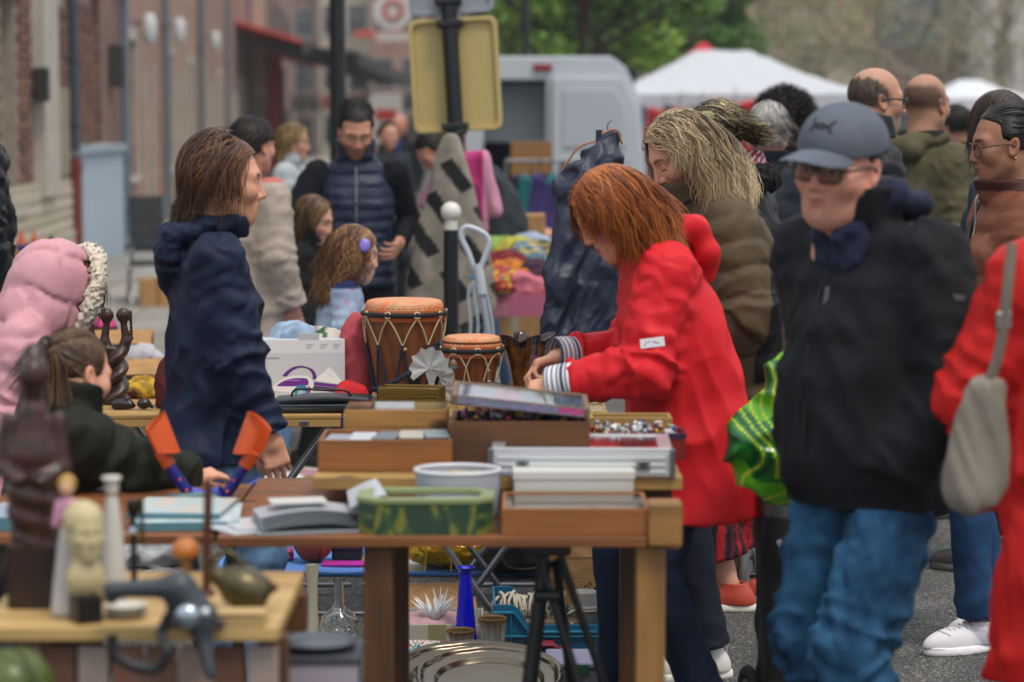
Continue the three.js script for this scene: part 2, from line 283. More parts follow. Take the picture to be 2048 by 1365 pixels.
function hairGeo(o){
const P=[],N=[],Cc=[],I=[],w=o.wide??1;
const core=(x,y,z)=>{let d=ellip(x / w,y,z,0,0.036,-0.013,0.076,0.089,0.098);d=smin(d,ellip(x / w,y,z,0,-0.035,0.012,0.060,0.080,0.078),0.04);d=smin(d,caps(x,y,z,[0,-0.055,-0.022],[0,-0.2,-0.04],0.052,0.06),0.03);if(o.body)d=Math.min(d,o.body(x,y,z));return d;};
const grad=(x,y,z)=>{const e=0.002,c=core(x,y,z);return vnorm([core(x + e,y,z)- c,core(x,y + e,z)- c,core(x,y,z + e)- c]);};
const cols=o.colors.map(rgb),n=o.n,steps=o.steps||13;
const line=o.hairline||((a)=>!((a[2]>0.30&&a[1]<0.62)||a[1]<-0.5||(Math.abs(a[0])>0.72&&a[1]<0.0&&a[2]>-0.15)));
const pts=[...(o.extraRoots||[])];
for(let i=0;i<n;i++){const yy=1 - 2*(i + 0.5)/ n,r=Math.sqrt(1 - yy*yy),ph=i*2.399963;const a=[Math.cos(ph)*r,yy,Math.sin(ph)*r];if(line(a))pts.push(a);}
for(const a of pts){
const v0=o.vol[0]*0.8;let p=[a[0]*(0.077 + v0)*w,0.036 + a[1]*(0.090 + v0),-0.013 + a[2]*(0.099 + v0)];
const k=rnd(),off=lerp(o.vol[0],o.vol[1],k),len=o.len(a)*rr(0.82,1.08),ds=len / steps;
let dir=vnorm(vadd(vmul(grad(...p),0.5),vmul(o.comb(a,p,0),1.2)));
const c0=cols[Math.floor(clamp(0.5 + 0.9*noise(a[0]*5 + 4,a[1]*3,a[2]*5)+ rr(-0.28,0.28),0,0.999)*cols.length)],tint=rr(0.85,1.15),ph=9*noise(a[0]*2.6 + 3,a[1]*2.6,a[2]*2.6)+ rnd()*1.3,wv=(o.wave||0)*(1 + noise(a[0]*3,a[1]*3,a[2]*3 + 5))*rr(0.85,1.15),fq=(o.freq||60)*(1 + 0.25*noise(a[0]*3,a[1]*3 + 7,a[2]*3)+ rr(-0.05,0.05)),W0=(o.width||0.0028)*rr(0.7,1.3);
let b0=-1;const jj=o.jit??0.06,jit=[rr(-1,1)*jj + 0.35*noise(a[0]*4,a[1]*4,a[2]*4),rr(-1,1)*jj,rr(-1,1)*jj + 0.35*noise(a[0]*4 + 9,a[1]*4,a[2]*4)];
for(let s=0;s<=steps;s++){
const t=s / steps,g=grad(...p),want=vadd(o.comb(a,p,t),jit);
dir=vnorm(vadd(vmul(dir,o.stiff??0.45),vmul(vnorm(want),1 -(o.stiff??0.45))));
const side=vnorm(vcross(dir,g)),ww=W0*(t<0.75?1:1 -(t - 0.75)/ 0.25*0.8)*0.5;
const wob=Math.sin(ph + s*ds*fq)*wv*sstep(0.1,0.5,t),q=vadd(p,vmul(side,wob));
const b=P.length / 3;
P.push(...vsub(q,vmul(side,ww)),...vadd(q,vmul(side,ww)));
const nn1=vnorm(vadd(g,vmul(side,-0.55))),nn2=vnorm(vadd(g,vmul(side,0.55)));
N.push(...nn1,...nn2);
const cc=o.tip?mixc(c0,rgb(o.tip),sstep(o.tipFrom??0.3,1,t)*(o.tipAmt??0.7)):c0;const m=vmul(cc,tint);Cc.push(...m,...m);
if(b0>=0)I.push(b0,b0 + 1,b,b0 + 1,b + 1,b);b0=b;
p=vadd(p,vmul(dir,ds));
const cd=core(...p),need=Math.max(v0,off*sstep(0,0.35,t))+ 0.001;if(cd<need)p=vadd(p,vmul(grad(...p),need - cd));
}
}
const g=new THREE.BufferGeometry();
g.setAttribute('position',new THREE.BufferAttribute(new Float32Array(P),3));g.setAttribute('normal',new THREE.BufferAttribute(new Float32Array(N),3));g.setAttribute('color',new THREE.BufferAttribute(new Float32Array(Cc),3));g.setIndex(I);
const list=[g],cap=rgb(o.under||o.colors[0]);
if(o.cap!==false){
const f=(x,y,z)=>{
let d=ellip(x / w,y,z,0,0.036,-0.013,0.077 + o.vol[0]*0.5,0.090 + o.vol[0]*0.5,0.099 + o.vol[0]*0.5);
const ax=[x /(0.077*w),(y - 0.036)/ 0.09,(z + 0.013)/ 0.099];
d=smax(d,Math.min(z - 0.022 - Math.max(0,y - 0.07)*1.6,0.115 - y),0.012);
d=smax(d,-(y + 0.052 - Math.max(0,-z - 0.02)*0.3),0.012);
d=smax(d,-ellip(x,y,z,0.08*Math.sign(x)*w,-0.03,0.022,0.03,0.055,0.045),0.006);
if(o.capCut)d=o.capCut(x,y,z,d);
if(o.vols)d=smin(d,o.vols(x,y,z),0.015);
return d + 0.0018*noise(x*130,y*30,z*130)+(o.capNoise||0)*noise(x*70,y*70,z*70);
};
const R=o.capR||0.16;
list.push(skin(f,[-R,-R*1.5,-R*1.3],[R,R,R],o.cell||0.005,(x,y,z)=>vmul(cap,0.75 + 0.5*noise(x*200,y*40,z*200))));
}
return merge(list);
}
function reach(a,target,l1,l2,hint){
let d=vsub(target,a),L=vlen(d);const M1=(l1 + l2)*0.999;if(L>M1){d=vmul(d,M1 / L);L=M1;}
const u=vmul(d,1 / L),x=(l1*l1 - l2*l2 + L*L)/(2*L),hgt=Math.sqrt(Math.max(0,l1*l1 - x*x));
let v=vsub(hint,vmul(u,vdot(hint,u)));v=vnorm(v);
return{mid:vadd(a,vadd(vmul(u,x),vmul(v,hgt))),end:vadd(a,d)};
}
function skeleton(H,q={}){
const s=H / 1.72,lean=q.lean||0,side=q.side||0,tw=q.twist||0,pel=q.pelvis||[0,0,0];
const P0=[pel[0],0.93*s + pel[1],pel[2]],nodes=[],step=0.01*s;
const ang=(l)=>lean*sstep(-0.02,0.34,l / s),sd=(l)=>side*sstep(0,0.34,l / s),yw=(l)=>tw*sstep(0.05,0.45,l / s);
const cache=[];let c=P0.slice();
for(let i=0;i<=80;i++){cache.push(c.slice());const a=ang(i*step),b=sd(i*step);c=vadd(c,vmul([Math.sin(b)*Math.cos(a),Math.cos(a)*Math.cos(b),Math.sin(a)],step));}
const at=(l)=>{
let p;if(l<=0)p=[P0[0],P0[1]+ l,P0[2]];else{const i=Math.min(79,Math.floor(l / step)),t=l / step - i;p=vadd(vmul(cache[i],1 - t),vmul(cache[i + 1],t));}
const a=ang(l),b=sd(l),y=yw(l)+(q.hipYaw||0),U=vnorm([Math.sin(b)*Math.cos(a),Math.cos(a)*Math.cos(b),Math.sin(a)]);
let R=vnorm(vsub([Math.cos(y),0,-Math.sin(y)],vmul(U,vdot([Math.cos(y),0,-Math.sin(y)],U)))),F=vcross(R,U);return{c:p,R,F,U,s:l};
};
const sh=at(0.455*s),nb=at(0.535*s),sw=(q.shoulders||0.172)*s;
const k={s,at,P0,neck:nb};
k.shL=vadd(vadd(sh.c,vmul(sh.R,sw)),vmul(sh.U,(q.shrugL||0)));k.shR=vadd(vadd(sh.c,vmul(sh.R,-sw)),vmul(sh.U,(q.shrugR||0)));
const la=0.285*s,lf=0.255*s;
const defL=vadd(k.shL,[0.07*s,-0.52*s,0.06*s]),defR=vadd(k.shR,[-0.07*s,-0.52*s,0.06*s]);
const L=reach(k.shL,q.handL||defL,la,lf,q.elbowL||[0.5,-0.3,-1]),R=reach(k.shR,q.handR||defR,la,lf,q.elbowR||[-0.5,-0.3,-1]);
k.elL=L.mid;k.wrL=L.end;k.elR=R.mid;k.wrR=R.end;
const hw=0.092*s,fl=q.footL||[0.11,0,0.02],fr=q.footR||[-0.11,0,0.02];
k.hipL=vadd(P0,[hw,-0.03*s,0]);k.hipR=vadd(P0,[-hw,-0.03*s,0]);
k.anL=[fl[0],fl[1]+ 0.085*s,fl[2]];k.anR=[fr[0],fr[1]+ 0.085*s,fr[2]];
const GL=reach(k.hipL,k.anL,0.43*s,0.42*s,q.kneeL||[0.1,0,1]),GR=reach(k.hipR,k.anR,0.43*s,0.42*s,q.kneeR||[-0.1,0,1]);
k.knL=GL.mid;k.knR=GR.mid;k.anL=GL.end;k.anR=GR.end;
const na=lean +(q.neck??0.25),ns=side +(q.neckSide||0);k.headC=vadd(nb.c,vmul(vnorm([Math.sin(ns),Math.cos(na),Math.sin(na)]),0.145*s));
const hs=(q.headScale||1)*(0.35 + 0.65*s);
k.headM=new THREE.Matrix4().compose(V(...k.headC),new THREE.Quaternion().setFromEuler(new THREE.Euler(q.headPitch||0,q.headYaw||0,q.headRoll||0,'YXZ')),V(hs,hs,hs));k.hs=hs;
return k;
}
function jacketField(k,o){
const s=k.s,S=o.secs.map(([l,a,f,b])=>{const n=k.at(l*s);return{...n,c:vadd(n.c,vadd(vmul(n.F,(o.shift||0)*s),l<0?vmul([0,0,1],(o.hemZ||0)*-l):[0,0,0])),a:a*s,f:f*s,b:b*s,s:l*s};});
const ar=o.arm||[0.066,0.056,0.043],cut=o.sleeve??0.93,wr=o.wrinkle??0.006,puff=o.puff,sc=o.seed||0,nb=k.neck;
const arms=[[k.shL,k.elL,k.wrL,1],[k.shR,k.elR,k.wrR,-1]].map(([a,b,c,sg])=>({a,b,c:vadd(b,vmul(vsub(c,b),cut)),sg,l1:vlen(vsub(b,a)),l2:vlen(vsub(c,b))*cut}));
const pill=(v,p)=>{const q=v / p - Math.floor(v / p);return Math.sqrt(Math.abs(Math.sin(Math.PI*q)));};
const fn=(x,y,z)=>{
let d=loft(x,y,z,S);const ls=loftS,lu=loftU,lv=loftVv;
if(d>0.3)return d - 0.05;
const near=d<0.06;
if(near){
if(puff)d -=puff.h*pill(ls + 0.006*noise(x*12,y*4,z*12)+(puff.chev?Math.abs(Math.atan2(lu,Math.abs(lv)))*puff.chev:0),puff.p)*(0.8 + 0.4*noise(x*14 + sc,y*14,z*14));
const big=noise(x*4 + sc,y*2.6 + lu*3,z*4 - sc),n1=Math.abs(noise(x*6 + y*5 + sc,y*4.5 - x*4,z*6 + sc)),n2=Math.abs(noise((x + z)*11 + sc*2,y*5 + Math.abs(lu)*7,z*9 - y*5)),n3=Math.abs(noise(x*21 - y*9,y*15 + sc,z*21 + x*7));
d +=wr*(0.8*big + 2.6*n1 - 0.5 +(o.n2??1)*(2.4*n2 - 0.5)*(1 - 0.6*sstep(0.25,0.5,ls / s))-(o.fine??0.7)*n3 + 0.15);
}
for(const A of arms){
let u=caps(x,y,z,A.a,A.b,ar[0],ar[1]),tu=capT,w=caps(x,y,z,A.b,A.c,ar[1],ar[2]),tw=capT;
if(Math.min(u,w)<0.06){
const al=u<w?tu*A.l1:A.l1 + tw*A.l2,bend=Math.exp(-(((al - A.l1)/ 0.07)**2)),end=sstep(A.l1 + A.l2*0.55,A.l1 + A.l2,al);
let e=0;
if(puff&&!puff.noArm)e -=puff.h*0.9*pill(al + 0.004*noise(x*15,y*15,z*15),puff.pa||puff.p);
const ph=al /(0.055 + 0.012*noise(x*3 + sc,y*3,z*3))*6.283 + 5.5*noise(x*8 + sc,y*8,z*8 + A.sg*3);
e +=wr*((0.35 + 1.0*bend + 0.9*end)*-((0.5 + 0.5*Math.sin(ph))**2)*0.9 + 1.9*Math.abs(noise(x*8 + y*4,y*8 + sc,z*8 - y*5))- 0.4 - 1.1*Math.abs(noise(x*20,y*20,z*20 + sc))+ 0.2);
u +=e;w +=e;
if(tw>=1&&w<u){/*flat cuff end*/ const ax=vnorm(vsub(A.c,A.b)),q=(x - A.c[0])*ax[0]+(y - A.c[1])*ax[1]+(z - A.c[2])*ax[2];w=Math.max(w,q - 0.004);}
}
d=smin(d,smin(u,w,0.02),o.blend??0.05);
}
if(o.collar){
const q=[x - nb.c[0],y - nb.c[1],z - nb.c[2]],cu=vdot(q,nb.R),cv=vdot(q,nb.F)-(o.collar.fwd??0.012),cw=vdot(q,nb.U),c=o.collar;
const r=Math.hypot(cu,cv*0.92),rc=c.r + c.flare*(cw - c.y)+ 0.004*noise(x*18,y*18,z*18);
let e=smax(Math.abs(r - rc)- c.t,Math.abs(cw - c.y -(c.tilt||0)*cv)- c.h,0.012);
if(c.open)e=smax(e,-(Math.max(Math.abs(cu -(c.openX||0))- c.open - Math.max(0,cw - c.y + c.h)*0.6,-cv)),0.01);
d=smin(d,e,0.012);
d=smax(d,-Math.max(r -(rc - c.t - 0.004),-(cw -(c.y - c.h*0.9)),cw - c.y - 0.2),0.012);
}
if(o.extra)d=o.extra(x,y,z,d,k,ls);
return d;
};
fn.secs=S;return fn;
}
const bounds=(pts,m)=>{const lo=[1e9,1e9,1e9],hi=[-1e9,-1e9,-1e9];for(const p of pts)for(let i=0;i<3;i++){lo[i]=Math.min(lo[i],p[i]- m);hi[i]=Math.max(hi[i],p[i]+ m);}return[lo,hi];};
function legField(k,o){
const s=k.s,r=o.r||[0.088,0.062,0.052],wr=o.wrinkle??0.005,cut=o.cut??0.95,hipsW=(o.hips||0.155)*s,hipsD=(o.hipsD||0.115)*s;
const legs=[[k.hipL,k.knL,k.anL],[k.hipR,k.knR,k.anR]].map(([a,b,c])=>({a,b,c:vadd(b,vmul(vsub(c,b),cut)),l1:vlen(vsub(b,a)),l2:vlen(vsub(c,b))*cut}));
return(x,y,z)=>{
let d=ellip(x,y,z,k.P0[0],k.P0[1]+ 0.03*s,k.P0[2]- 0.008,hipsW,0.15*s,hipsD),g=[];
for(const A of legs){
let u=caps(x,y,z,A.a,A.b,r[0]*s,r[1]*s),tu=capT,w=caps(x,y,z,A.b,A.c,r[1]*s,r[2]*s),tw=capT;
if(Math.min(u,w)<0.06){
const al=u<w?tu*A.l1:A.l1 + tw*A.l2,bend=Math.exp(-(((al - A.l1)/ 0.09)**2)),end=sstep(A.l1 + A.l2*0.5,A.l1 + A.l2,al),top=sstep(0.2,0,al);
const ph=al / 0.06*6.283 + 6*noise(x*7,y*6,z*7 +(o.seed||0));
const e=wr*((0.06 + bend*0.8 + end*1.1 + top*0.3)*-((0.5 + 0.5*Math.sin(ph))**2)+ 2.0*Math.abs(noise(x*8 +(o.seed||0)+ y*5,y*5,z*8 - y*4))- 0.4 - 0.9*Math.abs(noise(x*20,y*14 + x*8,z*20)));
u +=e;w +=e -(o.flare||0)*end;
if(tw>=1){const ax=vnorm(vsub(A.c,A.b));w=Math.max(w,(x - A.c[0])*ax[0]+(y - A.c[1])*ax[1]+(z - A.c[2])*ax[2]);}
}
g.push(smin(u,w,0.02));
}
d=smin(d,smin(g[0],g[1],0.012),0.05);
return Math.max(d,y - k.P0[1]- 0.12*s);
};
}
function shoePart(P,k,an,yaw,o,kn){
const L=(o.len||0.27)*k.s,hh=0.085*k.s,w=0.046*k.s;
const g=new THREE.Group();g.name='shoe';g.position.set(an[0],an[1]- hh,an[2]);g.rotation.set(o.tip||0,yaw,0,'YXZ');P.add(g);
const up=(x,y,z)=>{let d=ellip(x,y,z,0,0.028,0.055,w*0.98,0.055,L*0.52);d=smin(d,caps(x,y,z,[0,0.055,-0.01],[0,0.105,-0.018],0.042,0.040),0.03);d=smin(d,ellip(x,y,z,0,0.04,-0.035,w*0.86,0.05,0.045),0.02);d=smax(d,0.022 - y,0.004);d=smax(d,y - 0.098,0.006);d=smax(d,-caps(x,y,z,[0,0.09,-0.016],[0,0.14,-0.016],0.032,0.034),0.006);if(z>0.02&&z<0.1&&y>0.04&&o.laces)d +=0.004*Math.cos(z*420)*(Math.abs(x)<0.022?1:0);return d;};
const dash=rgb(o.patch||o.color),col=rgb(o.color);
part(g,'upper',skin(up,[-0.08,-0.01,-0.12],[0.08,0.13,0.22],0.005,(x,y,z)=>o.patch&&Math.abs(z + 0.0 -(y - 0.05)*0.8)<0.022&&y<0.075&&Math.abs(x)>0.02?dash:col),vcMat(0.55));
if(o.laces){const on=(x,z)=>V(...onField(up,[x,0.2,z],[x,0,z],0.0012));for(let i=0;i<5;i++){const z=0.035 + i*0.017;part(g,'lace',tube([on(-0.018,z),on(-0.006,z + 0.002),on(0.006,z + 0.002),on(0.018,z)],0.0022,8,5),M('#c4c2c8',0.8));}part(g,'toe_seam',tube([-0.03,-0.018,0,0.018,0.03].map((x)=>on(x,0.135 - x*x*26)),0.0016,16,5),M('#a6a3aa',0.7));part(g,'heel_tab',box(0.03,0.035,0.006,0,0.075,-0.066,0.002),M('#b9a9b4',0.6));}
const so=(x,y,z)=>{const zz=z - 0.047;const wf=w*(1.0 + 0.1*sstep(-0.05,0.08,z)- 0.12*sstep(0.1,-0.1,z));let d=ellip(x,0,zz,0,0,0,wf*1.08,1,L*0.53);return smax(Math.max(d,-y),y - 0.026 - Math.max(0,zz - 0.08)*0.05,0.004)+ 0.0012*Math.sin(y*900);};
part(g,'sole',skin(so,[-0.08,-0.008,-0.13],[0.08,0.05,0.23],0.005),M(o.sole||'#e8e4dc',0.6));
return g;
}
function person(o){
const k=skeleton(o.H||1.68,o.pose||{}),q=o.pose||{},s=k.s,cell=o.cell||0.009;
const z=o.z,x=o.x??X(o.px,z,0.9);
const P=thing('person',o.label,'person',[x,o.y||0,-z],o.turn||0);
if(o.group)P.userData.group=o.group;
const h=o.head||{},skc=rgb(h.skin||'#d9a184');
const geos=[];
const bf=(X_,Y_,Z_)=>{
let d=caps(X_,Y_,Z_,k.P0,k.at(0.42*s).c,0.085*s,0.085*s);
d=smin(d,caps(X_,Y_,Z_,k.shL,k.shR,0.04*s,0.04*s),0.04);
d=smin(d,caps(X_,Y_,Z_,k.at(0.42*s).c,k.headC,0.05*s,0.038*s),0.03);
for(const[a,b,c]of[[k.shL,k.elL,k.wrL],[k.shR,k.elR,k.wrR]]){d=smin(d,caps(X_,Y_,Z_,a,b,0.037*s,0.033*s),0.02);d=smin(d,caps(X_,Y_,Z_,b,c,0.033*s,0.024*s),0.02);}
for(const[a,b,c]of[[k.hipL,k.knL,k.anL],[k.hipR,k.knR,k.anR]]){d=smin(d,caps(X_,Y_,Z_,a,b,0.06*s,0.045*s),0.03);d=smin(d,caps(X_,Y_,Z_,b,c,0.045*s,0.032*s),0.02);}
return d;
};
const[blo,bhi]=bounds([k.P0,k.shL,k.shR,k.elL,k.elR,k.wrL,k.wrR,k.knL,k.knR,k.anL,k.anR,k.headC],0.09);
geos.push(skin(bf,blo,bhi,o.far?0.024:0.016,()=>skc));
const hf=headField(h),hg=skin(hf,[-0.115,-0.215,-0.135],[0.115,0.15,0.14],h.cell||(o.far?0.007:0.003),headColor(h));
geos.push(hg.applyMatrix4(k.headM));
for(const[wr,el,side,hd]of[[k.wrL,k.elL,1,q.palmL],[k.wrR,k.elR,-1,q.palmR]]){
if(o.noHands&&o.noHands.includes(side))continue;
const H=(side>0?q.hL:q.hR)||{},g=hand(H.curl??0.42,o.far?0.007:0.0035,H.thumb??0.5).clone();
if(side<0){g.scale(-1,1,1);const ix=g.index.array;for(let i=0;i<ix.length;i +=3){const t=ix[i];ix[i]=ix[i + 1];ix[i + 1]=t;}g.computeVertexNormals();}
g.scale(s,s,s);
const fy=vnorm(H.dir||vsub(wr,el)),pz0=H.palm||[-side,0,0.2],pz=vnorm(vsub(pz0,vmul(fy,vdot(pz0,fy)))),px=vcross(fy,pz);
g.applyMatrix4(new THREE.Matrix4().makeBasis(V(...px),V(...fy),V(...pz)).setPosition(...wr));
const hc=skc,tipc=mixc(skc,rgb('#b0604c'),0.45),n=g.attributes.position.count,a=new Float32Array(n*3);const pp=g.attributes.position;
for(let i=0;i<n;i++){const t=clamp(0.3 + fbm(pp.getX(i)*70,pp.getY(i)*70,pp.getZ(i)*70)*1.2,0,1),c=mixc(hc,tipc,t*0.7);a.set(c,i*3);}
g.setAttribute('color',new THREE.BufferAttribute(a,3));geos.push(g);
}
part(P,'body',geos,vcMat(0.5,{sheen:0.15,specularIntensity:0.6}));
const out={P,k};
if(o.trousers){
const jt=o.jacket&&jacketField(k,o.jacket),hemY=jt?jt.secs[0].c[1]+ 0.015:9;
const t=o.trousers,f0=legField(k,t),f=(a,b,c)=>{const d=f0(a,b,c);return b>hemY&&d<0.05?Math.max(d,jt(a,b,c)+ 0.012):d;},[lo,hi]=bounds([k.P0,k.hipL,k.hipR,k.knL,k.knR,k.anL,k.anR],0.19);
const base=rgb(t.color),alt=rgb(t.fade||t.color);
part(P,'trousers',skin(f,lo,hi,t.cell||cell*1.05,t.paint?t.paint(k):(a,b,c,nx,ny,nz)=>mixc(base,alt,clamp(0.35 + 1.1*fbm(a*7,b*4,c*7)+ 0.25*noise(a*60,b*60,c*60),0,1))),vcMat(t.rough??0.85,{specularIntensity:0.4}));
}
if(o.shoes){shoePart(P,k,k.anL,(q.toeL??0.2),{...o.shoes,tip:q.tipL},k.knL);shoePart(P,k,k.anR,(q.toeR??-0.2),{...o.shoes,tip:q.tipR},k.knR);}
if(o.jacket){
const j=o.jacket,f=jacketField(k,j);out.jf=f;
const bp=[k.shL,k.shR,k.elL,k.elR,k.wrL,k.wrR,...f.secs.map((c)=>c.c)];
let[lo,hi]=bounds(bp,0.12);for(const c of f.secs){const w=Math.max(c.a,c.f,c.b)+ 0.05;for(const i of[0,2]){lo[i]=Math.min(lo[i],c.c[i]- w);hi[i]=Math.max(hi[i],c.c[i]+ w);}}lo[1]=Math.min(...f.secs.map((c)=>c.c[1]))- 0.03;lo[1]=Math.min(lo[1],k.wrL[1]- 0.05,k.wrR[1]- 0.05);hi[1]+=0.12;
if(j.pad){lo=lo.map((v)=>v - j.pad);hi=hi.map((v)=>v + j.pad);}
const base=rgb(j.color),alt=rgb(j.alt||j.color);
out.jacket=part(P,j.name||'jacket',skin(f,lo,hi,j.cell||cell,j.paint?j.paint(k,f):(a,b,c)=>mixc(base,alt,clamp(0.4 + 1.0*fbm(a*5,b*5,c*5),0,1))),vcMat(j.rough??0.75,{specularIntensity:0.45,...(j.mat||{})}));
}
out.headGroup=(name,geo,mat)=>{const m=part(P,name,geo.applyMatrix4(k.headM),mat);return m;};
if(o.hair){const hh=o.hair;reseed(Math.floor(x*1000)+ 777);out.hair=out.headGroup('hair',hairGeo({wide:h.wide,...hh,down:localDown(k,o)}),vcMat(hh.rough??0.45,{sheen:0.0,specularIntensity:0.7}));}
return out;
}
function headDown(q){const e=new THREE.Quaternion().setFromEuler(new THREE.Euler(q.headPitch||0,q.headYaw||0,q.headRoll||0,'YXZ')).invert();return arr(V(0,-1,0).applyQuaternion(e));}
function localDown(k,o){return headDown(o.pose||{});}
function onField(f,from,to,grow=0){const n=220;for(let i=0;i<=n;i++){const p=vadd(from,vmul(vsub(to,from),i / n));if(f(...p)<grow)return p;}return to;}
function strip(f,pts,w,lift=0.002){
const c=pts.map(([a,b])=>onField(f,a,b,lift));const g=tube(c,w,Math.max(16,c.length*4),5);return g;
}
function glasses(o={}){
const g=[],lensW=o.w||0.024,lensH=o.h||0.019,y0=o.y??0.0,z0=o.z??0.096,cx=0.033;
for(const s of[-1,1]){
const ring=[];for(let i=0;i<16;i++){const a=i / 16*6.2832,e=2 / 3.2,c=Math.cos(a),q=Math.sin(a);ring.push([s*cx + Math.sign(c)*Math.abs(c)**e*lensW,y0 + Math.sign(q)*Math.abs(q)**e*lensH,z0 - Math.abs(c>0===s>0?c:0)*0.006]);}
g.push(tube(ring,o.r||0.0022,40,6,true));
g.push(tube([[s*(cx + lensW),y0 + 0.008,z0 - 0.008],[s*0.075*(o.wide||1),y0 + 0.010,z0 - 0.02],[s*0.080*(o.wide||1),y0 + 0.009,0.0],[s*0.080*(o.wide||1),y0 - 0.004,-0.02]],(o.r||0.0022)*1.1,16,6));
}
g.push(tube([[-0.010,y0 + 0.004,z0],[0,y0 + 0.007,z0 + 0.004],[0.010,y0 + 0.004,z0]],o.r||0.0022,10,6));
const lens=[-1,1].map((s)=>tf(new THREE.CircleGeometry(1,24).scale(lensW*0.97,lensH*0.97,1),s*cx,y0,z0 - 0.002));
return{frame:merge(g),lens:merge(lens)};
}
const asphalt=(()=>{
const sp=new Float32Array(512*512);
for(let i=0;i<512*512;i++)sp[i]=rnd();
const f=(u,v,i,j)=>{const s=sp[i + j*512],s2=(sp[((i>>1)+(j>>1)*512)]),m=1 + 0.22*tn(u,v,1.2,1.2,2)+ 0.06*tn(u,v,6,6,5);let b=74*m*(0.55 + 0.6*s2 + 0.35*s);if(s2>0.93)b*=1.55;if(s2<0.10)b*=0.5;return[b*1.0,b*0.99,b*0.97];};
const t=tex(512,512,f);return new THREE.MeshPhysicalMaterial({map:t,bumpMap:t,bumpScale:0.004,roughness:0.92});
})();
{const g=new THREE.PlaneGeometry(420,420,1,1).rotateX(-Math.PI / 2).translate(0,0,-150);const p=g.attributes.position,uv=g.attributes.uv;for(let i=0;i<p.count;i++)uv.setXY(i,p.getX(i)/ 1.3,p.getZ(i)/ 1.3);structure('ground',g,asphalt);}
const SW=1.638,wallX=(t)=>-2.82 - 0.0675*t;
const streetGroup=(name,label,category,t,o)=>thing(name,label,category,[wallX(t),0,-t],SW,o);
{
const conc=(k)=>{const t=tex(256,256,(u,v)=>{const b=k*(1 + 0.16*tn(u,v,1,1,k)+ 0.14*tn(u,v,8,8,k + 1)+ 0.1*tn(u,v,30,30,3));return[b,b*0.975,b*0.94];});return new THREE.MeshPhysicalMaterial({map:t,roughness:0.9});};
const cs=[conc(140),conc(131),conc(147)];
const P=new THREE.Group();P.name='pavement';P.userData={kind:'structure'};P.position.set(wallX(11),0,-11);P.rotation.y=SW;scene.add(P);
part(P,'bed',box(120,0.1,2.2,60,0.05,1.1),M('#5d5a55',0.95));
part(P,'kerb',boxUV(box(120,0.14,0.16,60,0.07,2.29,0.015)),cs[1]);
const sg=[0.74,0.98].map((l)=>boxUV(box(l,0.04,0.52,0,0,0,0.006),1,0,l));
for(let i=0;i<24;i++)for(let j=0;j<4;j++){const m=part(P,'slab',sg[1],cs[Math.floor(rnd()*3)]);m.position.set(2 + i*1.0 +(j % 2)*0.5,0.112 + rr(-0.002,0.003),0.30 + j*0.535);}
part(P,'far_paving',boxUV(box(92,0.03,2.12,72.7,0.12,1.08)),cs[0],{kind:'stuff'});
}
const brickM=['#6b4335','#7a5040','#5f382f','#82594a','#533028','#735447'].map((h)=>M(h,0.92));
const brickTex=(base,mort,vary,sd)=>{const cols=8,rows=16,H=[];for(let i=0;i<cols*rows*2;i++)H.push(rr(-1,1));const b=rgb(base),m=rgb(mort),s=(x)=>255*Math.pow(x,1 / 2.2);return tex(512,512,(u,v)=>{const r=Math.floor(v*rows),fv=v*rows - r,uu=u*cols +(r % 2)*0.5,c=Math.floor(uu)% cols,fu=uu - Math.floor(uu);const edge=Math.min(fu*2.9,(1 - fu)*2.9,fv,1 - fv)<0.07;const k=1 + vary*H[(r*cols + c)% H.length]+ 0.2*tn(u,v,5,5,sd);return(edge?m:b).map((x)=>s(x*k));});};
const brickMat=(base,mort,vary=0.25,sd=1)=>{const t=brickTex(base,mort,vary,sd);t.repeat.set(1 / 1.76,1 / 1.2);return new THREE.MeshPhysicalMaterial({map:t,bumpMap:t,bumpScale:0.006,roughness:0.92});};
const wallMats=[brickMat('#6f4a40','#9c9186',0.25,1),brickMat('#957060','#a49a90',0.2,2),brickMat('#a07c68','#aea498',0.22,3),brickMat('#8a625a','#968c84',0.25,4)];
const render_=(hex)=>{const c=rgb(hex),s=(x)=>255*Math.pow(clamp(x,0,1),1 / 2.2);const t=tex(256,256,(u,v)=>{const k=1 + 0.18*tn(u,v,1.2,1.2,3)+ 0.12*tn(u,v,9,9,7)+ 0.08*tn(u,v,40,40,9);return c.map((x)=>s(x*k));});t.repeat.set(0.6,0.6);return new THREE.MeshPhysicalMaterial({map:t,bumpMap:t,bumpScale:0.004,roughness:0.9});};
const creamM=render_('#b0a690'),stoneM=render_('#8f8670'),paleBlueM=render_('#a3b4c2'),greyM=render_('#84807c'),paleM=render_('#b0aaa0');
const glassM=M('#1a2126',0.08,{specularIntensity:1});
const whiteFrame=M('#a8a8a4',0.6),darkFrame=M('#1c1a19',0.6);
function frontWall(T,L,H,thick,openings,mat,plinth){
const xs=[0,...openings.flatMap((o)=>[o.x,o.x + o.w]),L],gs=[];
for(let i=0;i<xs.length - 1;i++){
const a=xs[i],b=xs[i + 1],w=b - a;if(w<0.01)continue;const o=openings.find((q)=>Math.abs(q.x - a)<1e-6);
const bits=o?[[0,o.y0],[o.y1,H]]:[[0,H]];
for(const[y0,y1]of bits)if(y1 - y0>0.01)gs.push(box(w,y1 - y0,thick,(a + b)/ 2,(y0 + y1)/ 2,-thick / 2));
}
part(T,'wall',boxUV(merge(gs),1,0),mat);
}
